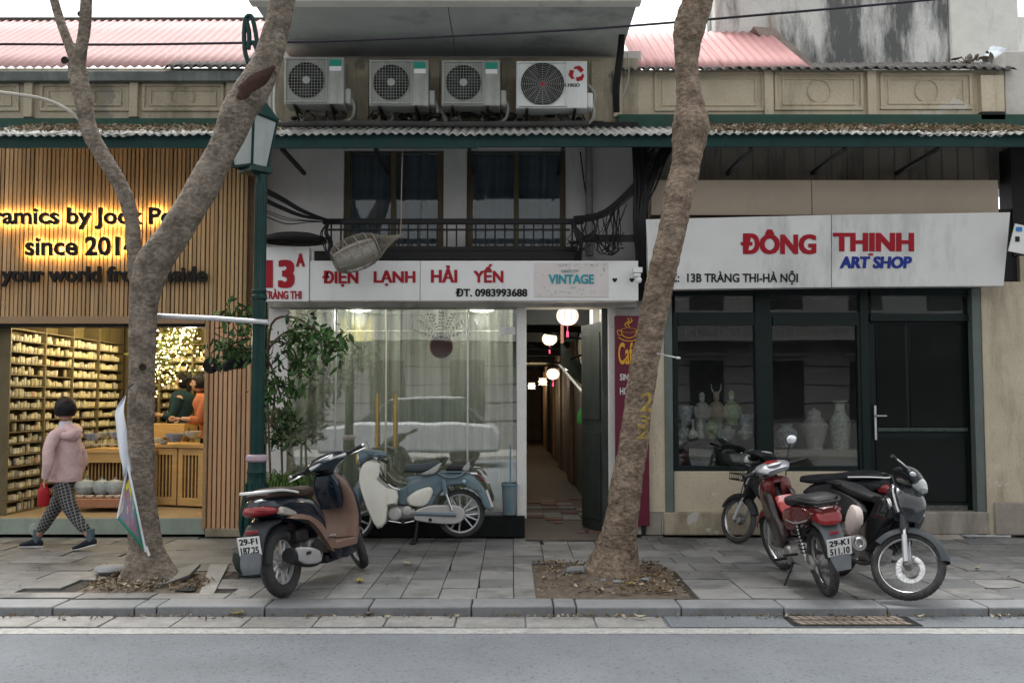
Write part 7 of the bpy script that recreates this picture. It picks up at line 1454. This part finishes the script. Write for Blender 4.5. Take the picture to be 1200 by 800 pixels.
def head(t, c, r_, yaw, face=True, long=0):
    M = Matrix.Translation(c) @ Matrix.Rotation(yaw, 4, 'Z')   # local +x is where the face looks
    h = P_w('head', xf(MB().ell((0,0,0), (r_*.93, r_*.76, r_*1.12), 20, m=14), M), skinm, t)
    P_w('nose', xf(MB().ell((r_*.93, 0, -r_*.15), (r_*.16, r_*.12, r_*.2), 10), M), skinm, h); P_w('mouth', xf(MB().ell((r_*.82, 0, -r_*.52), (r_*.06, r_*.22, r_*.05), 10), M), mat('lips', (.35,.12,.1), .5), h)
    for s_ in (-1, 1):
        P_w('ear', xf(MB().ell((0, s_*r_*.76, -r_*.05), (r_*.14, r_*.07, r_*.2), 10), M), skinm, h); P_w('eye', xf(MB().ell((r_*.80, s_*r_*.30, 0), (r_*.06, r_*.12, r_*.07), 8), M), mat('eye', (.02,.015,.01), .2), h)
    b = MB()   # hair cap: back, top and sides, open at the face
    e = MB().ell((-r_*.10, 0, r_*.13), (r_*1.08, r_*.98, r_*1.14), 28, m=18); keep = []
    b.v = [tuple(V(v)*(1+.10*noise.noise(V(v)*30/1.0) + .07*noise.noise(V(v)*70) + .04*noise.noise(V(v)*160))) for v in e.v]
    for f in e.f:
        cc_ = sum((V(b.v[i]) for i in f), V())/len(f)
        if cc_.x > r_*.45 and cc_.z < r_*.45: continue
        if cc_.z < -r_*(.55+long): continue
        keep.append(f)
    b.f = keep; b.m = [0]*len(keep)
    P_w('hair', xf(b, M), hairm, h, solid=.012, ang=80)
    if long: P_w('hair', xf(MB().loft([(-r_*.55,r_*.2,-80,r_*.75,r_*.45,2.4),(-r_*.75,-r_*.8,-88,r_*.8,r_*.4,2.4),(-r_*.7,-r_*(1+long),-92,r_*.6,r_*.3,2.4)], 16), M), hairm, h)
    return h
P_w = part
def hand(t, wrist, d, up, palm_side, s=1.0, curl=.6):
    """palm and five unequal bent fingers grown from the wrist along d; one continuous skinned surface"""
    d = V(d).normalized(); up = V(up).normalized(); sd = d.cross(up).normalized()*palm_side; w_ = V(wrist); nodes = {}; edges = []
    nodes['w'] = (w_, .020*s); nodes['p'] = (w_+d*.045*s, (.026*s, .014*s)); edges.append(('w', 'p'))
    for i, (o_, L_) in enumerate([(-.026,.068),(-.009,.078),(.009,.073),(.025,.058)]):
        prev = 'p'; p = w_ + d*.085*s + up*o_*s; nodes['k%d' % i] = (p, .0088*s); edges.append(('p', 'k%d' % i)); prev = 'k%d' % i; dd = d.copy()
        for j in range(3):
            dd = (dd + sd*curl*(.6+.3*j)).normalized(); p = p + dd*L_*s*(.42, .33, .25)[j]; k = 'f%d%d' % (i, j); nodes[k] = (p, (.0082, .0074, .006)[j]*s); edges.append((prev, k)); prev = k
    p = w_ + d*.03*s - up*.03*s; nodes['t0'] = (p, .011*s); edges.append(('p', 't0')); p2 = p + (d*.7 - up*.6 + sd*.4).normalized()*.035*s; nodes['t1'] = (p2, .010*s); edges.append(('t0', 't1')); p3 = p2 + (d + sd*.6).normalized()*.03*s; nodes['t2'] = (p3, .008*s); edges.append(('t1', 't2'))
    return skin('hand', nodes, edges, skinm, t, 'w', 1)
wmn = thing('person', 'person in a pale pink hooded jacket and checked trousers walking left on the pavement', 'person', G(76, 642))
Yp = 10.7
hp = W(75, 568, Yp); nk = W(78, 497, Yp); hd = W(76.5, 480, Yp)
kneeF = W(58, 604, Yp+.10); ankF = W(43.5, 630, Yp+.14); toeF = W(31, 641, Yp+.12); kneeB = W(88, 605, Yp-.09); ankB = W(106, 629.5, Yp-.12); toeB = W(94, 643, Yp-.13)
shL = W(64, 511, Yp-.17); elL = W(56.5, 541, Yp-.24); wrL = W(53, 562, Yp-.20); shR = W(84, 512, Yp+.15); elR = W(96, 535, Yp+.2); wrR = W(93, 553, Yp+.14)
skin('body', {'h':(hp,.09),'c':(W(77,535,Yp),.11),'ch':(W(77,515,Yp),(.13,.10)),'n':(nk,.05),'n2':(W(77,491,Yp),.05),'sL':(shL,.055),'eL':(elL,.042),'wL':(wrL,.026),'sR':(shR,.055),'eR':(elR,.042),'wR':(wrR,.026),
              'hF':(hp+V((-.02,.09,-.03)),.085),'kF':(kneeF,.055),'aF':(ankF,.036),'hB':(hp+V((.02,-.09,-.03)),.085),'kB':(kneeB,.055),'aB':(ankB,.036)},
     [('h','c'),('c','ch'),('ch','n'),('n','n2'),('ch','sL'),('sL','eL'),('eL','wL'),('ch','sR'),('sR','eR'),('eR','wR'),('h','hF'),('hF','kF'),('kF','aF'),('h','hB'),('hB','kB'),('kB','aB')], skinm, wmn, 'h')
hh = head(wmn, hd, .108, R(128))
jk = mat('pink_jacket', (.62,.44,.43), .7, var=.08, vs=5, bump=.03, bs=11, bd=.9); 
def ring_loft(secs, n=24, k=4, wr=.0, seed=0):
    """secs: (centre, half_x, half_y) horizontal rings"""
    q = smoothpath([(*c_, a, b_) for c_, a, b_ in secs], k); m_ = MB(); vs = []; fs = []
    for i, (x, y_, z, a, b_) in enumerate(q):
        for j in range(n):
            t = 2*pi*j/n; f = 1 + .7*wr*noise.noise(V((cos(t)*2+seed, sin(t)*2, z*9))) + wr*.5*noise.noise(V((cos(t)*5, sin(t)*5, z*16))); vs.append((x+cos(t)*a*f, y_+sin(t)*b_*f, z))
    for i in range(len(q)-1):
        for j in range(n): fs.append((i*n+j, i*n+(j+1) % n, (i+1)*n+(j+1) % n, (i+1)*n+j))
    fs.append(tuple(range(n))[::-1]); fs.append(tuple((len(q)-1)*n+j for j in range(n))); return m_.add(vs, fs)
b = ring_loft([(W(77,563.5,Yp),.155,.135),(W(77,561,Yp),.168,.15),(W(77,550,Yp),.168,.15),(W(78,532,Yp),.158,.15),(W(78,517,Yp),.150,.155),(W(77.5,506,Yp),.135,.15),(W(77.5,500,Yp),.085,.09),(W(77,496,Yp),.05,.055)], 30, 5, .10, 3)
jo = part('jacket', b, jk, wmn, ang=80); part('hem_band', ring_loft([(W(77,563.5,Yp),.168,.145),(W(77,558.5,Yp),.172,.15)], 30, 3, .08, 3), jk, jo)
part('sleeve', MB().tube([shL+V((.05,.04,.015)), shL, (shL+elL)/2+V((-.02,-.01,0)), elL, (elL+wrL)/2, wrL+V((0,0,.02))], [.058,.066,.062,.057,.048,.038], 16, k=4), jk, jo, ang=80); part('cuff', MB().tube([wrL+V((0,0,.045)), wrL+V((0,0,.01))], [.043,.035], 14), mat('jacket_cuff', (.30,.20,.22), .7), jo)
part('sleeve', MB().tube([shR+V((-.05,-.02,.01)), shR, (shR+elR)/2, elR, wrR], [.06,.07,.066,.06,.042], 16, k=4), jk, jo, ang=80)
part('hood', MB().tube([W(66,505,Yp-.09), W(74,510,Yp-.15), W(85,509,Yp-.14), W(92,504,Yp-.02), W(90,499,Yp+.08)], [.022,.04,.05,.045,.02], 12, k=4), jk, jo, ang=80); part('hood', ring_loft([(W(86,516,Yp-.10),.03,.05),(W(87,510,Yp-.10),.07,.075),(W(84,502,Yp-.06),.085,.085),(W(81,496,Yp-.03),.05,.05)], 18, 4, .12, 5), jk, jo, ang=80)
part('hood_lining', ring_loft([(W(79,503,Yp-.02),.085,.09),(W(77.5,497,Yp),.075,.08),(W(77,493.5,Yp),.06,.062)], 18, 3, .1, 2), mat('lining_lilac', (.50,.49,.62), .8, col2=(.60,.56,.60), vs=30), jo, ang=80)
chk = bpy.data.materials.new('checked_cloth'); chk.use_nodes = True; N_ = chk.node_tree; bs2 = N_.nodes['Principled BSDF']; bs2.inputs['Roughness'].default_value = .9
tc2 = N_.nodes.new('ShaderNodeTexCoord'); sx_ = N_.nodes.new('ShaderNodeSeparateXYZ'); mpr = N_.nodes.new('ShaderNodeMapping'); mpr.inputs['Rotation'].default_value = (0, R(18), 0); N_.links.new(tc2.outputs['Object'], mpr.inputs[0]); N_.links.new(mpr.outputs[0], sx_.inputs[0])
def stripe(o_):
    a = N_.nodes.new('ShaderNodeMath'); a.operation = 'MULTIPLY'; a.inputs[1].default_value = 1/.034; N_.links.new(o_, a.inputs[0]); b = N_.nodes.new('ShaderNodeMath'); b.operation = 'FRACT'; N_.links.new(a.outputs[0], b.inputs[0]); c = N_.nodes.new('ShaderNodeMath'); c.operation = 'LESS_THAN'; c.inputs[1].default_value = .28; N_.links.new(b.outputs[0], c.inputs[0]); return c.outputs[0]
mxm = N_.nodes.new('ShaderNodeMath'); mxm.operation = 'MAXIMUM'; N_.links.new(stripe(sx_.outputs['X']), mxm.inputs[0]); N_.links.new(stripe(sx_.outputs['Z']), mxm.inputs[1]); mc = N_.nodes.new('ShaderNodeMix'); mc.data_type = 'RGBA'; mc.inputs['A'].default_value = (.018,.02,.028,1); mc.inputs['B'].default_value = (.20,.195,.19,1); N_.links.new(mxm.outputs[0], mc.inputs['Factor']); N_.links.new(mc.outputs['Result'], bs2.inputs['Base Color'])
skin('trousers', {'w':(W(76,548,Yp),(.14,.12)),'h':(hp,(.15,.13)),'hF':(hp+V((-.03,.07,-.08)),.105),'tF':((hp+kneeF)/2+V((0,.05,-.02)),.090),'kF':(kneeF,.072),'cF':((kneeF+ankF)/2,.062),'aF':(ankF+V((.012,0,.055)),.05),
                  'hB':(hp+V((.03,-.07,-.08)),.105),'tB':((hp+kneeB)/2+V((0,-.05,-.02)),.090),'kB':(kneeB,.072),'cB':((kneeB+ankB)/2,.062),'aB':(ankB+V((-.02,0,.06)),.05)},
     [('w','h'),('h','hF'),('hF','tF'),('tF','kF'),('kF','cF'),('cF','aF'),('h','hB'),('hB','tB'),('tB','kB'),('kB','cB'),('cB','aB')], chk, wmn, 'h')
sock = mat('teal_sock', (.085,.13,.15), .9, var=.2, vs=30); shoe = mat('navy_shoe', (.015,.018,.028), .6, var=.2); sole = mat('shoe_sole', (.6,.6,.57), .6)
for an, toe, lift in ((ankF, V((toeF.x, toeF.y, .0)), .0), (ankB, V((toeB.x, toeB.y, .0)), .055)):
    part('sock', MB().tube([an+V((0,0,.09)), an, V((an.x+.005, an.y, max(.05+lift, an.z-.06)))], [.042,.042,.04], 12, k=2), sock, wmn)
    hx = an.x+.055; dx = toe.x-hx; y_ = an.y; z0 = lift
    pz = lambda t: z0*(1-t)**1.2
    sh_ = part('shoe', MB().loft([(hx+.005, .04+pz(0), 0, .022, .028, 2.3, y_), (hx-.04, .055+pz(.15), 0, .038, .045, 2.4, y_), (hx-.11, .05+pz(.45), 0, .040, .038, 2.4, y_), (hx-.17, .038+pz(.7), 0, .046, .026, 2.4, y_), (hx-.225, .03+pz(.93), 0, .036, .018, 2.2, y_), (hx-.24, .028+pz(1), 0, .012, .008, 2.2, y_)], 16), shoe, wmn)
    part('sole', MB().loft([(hx+.01, .010+pz(0), 0, .022, .010, 3, y_), (hx-.04, .010+pz(.15), 0, .039, .011, 3, y_), (hx-.11, .010+pz(.45), 0, .038, .009, 3, y_), (hx-.17, .009+pz(.7), 0, .047, .008, 3, y_), (hx-.235, .010+pz(.97), 0, .030, .006, 3, y_)], 16), sole, sh_)
hand(wmn, wrL, (-.05, 0, -1), (0, 1, 0), 1, 1.0, .5)
alone('red_flask', MB().lathe([(.05,-.20),(.058,-.185),(.06,-.05),(.052,-.02),(.035,0),(.035,.03),(.03,.035)], W(51.5, 570, Yp-.20)+V((0,0,.0)), 18), mat('flask_red', (.35,.015,.02), .35), 'red flask held in the walking person\'s left hand', 'flask')
alone('plastic_bag', MB().ell(W(39, 620, Yp+.25), (.04,.03,.07), 10), mat('thin_plastic', (.5,.52,.53), .4, alpha=.35), 'thin whitish plastic wisp behind the leading foot of the walking person', 'plastic bag')
# two customers inside the ceramics shop
def customer(label, ph, Y, cloth, lean_, yaw, armdir, skin_top=None, ln=0):
    base = W(ph[0], 600, Y); t = thing('person', label, 'person', V((base.x, Y, ztop))); H = W(ph[0], ph[1], Y); s_ = (H.z-ztop)/1.48
    hipc = V((base.x+lean_[0], Y, ztop+.86*s_)); chc = V((base.x+lean_[0]*.5, Y, ztop+1.22*s_)); nkc = H+V((.0,0,-.13)); r_ = Matrix.Rotation(yaw, 3, 'Z'); sd = r_ @ V((0,1,0)); fw = r_ @ V((1,0,0))
    sl, sr = chc+sd*.17+V((0,0,.05)), chc-sd*.17+V((0,0,.05)); el, er = sl+fw*.10+V((0,0,-.26)), sr+fw*.10+V((0,0,-.26)); wl, wr = el+fw*.22+V((0,0,.02)), er+fw*.22+V((0,0,.02))
    skin('body', {'h':(hipc,.12),'c':(chc,(.13,.10)),'n':(nkc,.05),'sl':(sl,.05),'el':(el,.04),'wl':(wl,.025),'sr':(sr,.05),'er':(er,.04),'wr':(wr,.025),'a':(hipc+sd*.09+V((0,0,-.1)),.08),'ka':(hipc+sd*.1+V((0,0,-.42*s_)),.055),'fa':(V((hipc.x+sd.x*.1, hipc.y+sd.y*.1, ztop+.06)),.04),'b':(hipc-sd*.09+V((0,0,-.1)),.08),'kb':(hipc-sd*.1+V((0,0,-.42*s_)),.055),'fb':(V((hipc.x-sd.x*.1, hipc.y-sd.y*.1, ztop+.06)),.04)},
         [('h','c'),('c','n'),('c','sl'),('sl','el'),('el','wl'),('c','sr'),('sr','er'),('er','wr'),('h','a'),('a','ka'),('ka','fa'),('h','b'),('b','kb'),('kb','fb')], skinm, t, 'h')
    head(t, H, .105, yaw, long=ln)
    part('top', ring_loft([(hipc+V((0,0,-.05)),.16,.15),(hipc+V((0,0,.1)),.155,.15),(chc,.175,.165),(chc+V((0,0,.12)),.13,.13),(nkc,.055,.055)], 22, 4, .1, 2), cloth, t, ang=80)
    for a, b_, c_ in ((sl, el, wl), (sr, er, wr)): part('sleeve', MB().tube([a, (a+b_)/2, b_, (b_+c_)/2], [.075,.07,.062,.05], 12, k=3), cloth, t, ang=80)
    skin('trousers', {'h':(hipc+V((0,0,-.03)),.14),'a':(hipc+sd*.08+V((0,0,-.14)),.10),'ka':(hipc+sd*.1+V((0,0,-.42*s_)),.07),'fa':(V((hipc.x+sd.x*.1, hipc.y+sd.y*.1, ztop+.1)),.055),'b':(hipc-sd*.08+V((0,0,-.14)),.10),'kb':(hipc-sd*.1+V((0,0,-.42*s_)),.07),'fb':(V((hipc.x-sd.x*.1, hipc.y-sd.y*.1, ztop+.1)),.055)}, [('h','a'),('a','ka'),('ka','fa'),('h','b'),('b','kb'),('kb','fb')], mat('dark_trousers', (.02,.022,.03), .9), t, 'h')
    for s_2 in (1, -1): part('shoe', MB().ell(V((hipc.x+sd.x*.1*s_2, hipc.y+sd.y*.1*s_2, ztop+.045))+fw*.05, (.10,.06,.045), 12), shoe, t)
    hand(t, wl, fw, (0,0,1), -1, 1, .4); hand(t, wr, fw, (0,0,1), 1, 1, .4); return t
customer('customer in an orange top bending over the counter at the right of the ceramics shop', (233, 449), 13.35, mat('orange_shirt', (.36,.12,.055), .8, var=.08, bump=.01, bs=12), (.14,), R(200), None)
customer('long haired customer in a dark teal top behind the orange one', (215, 446), 14.2, mat('dark_teal_top', (.012,.035,.045), .85), (-.10,), R(185), None, ln=.9)
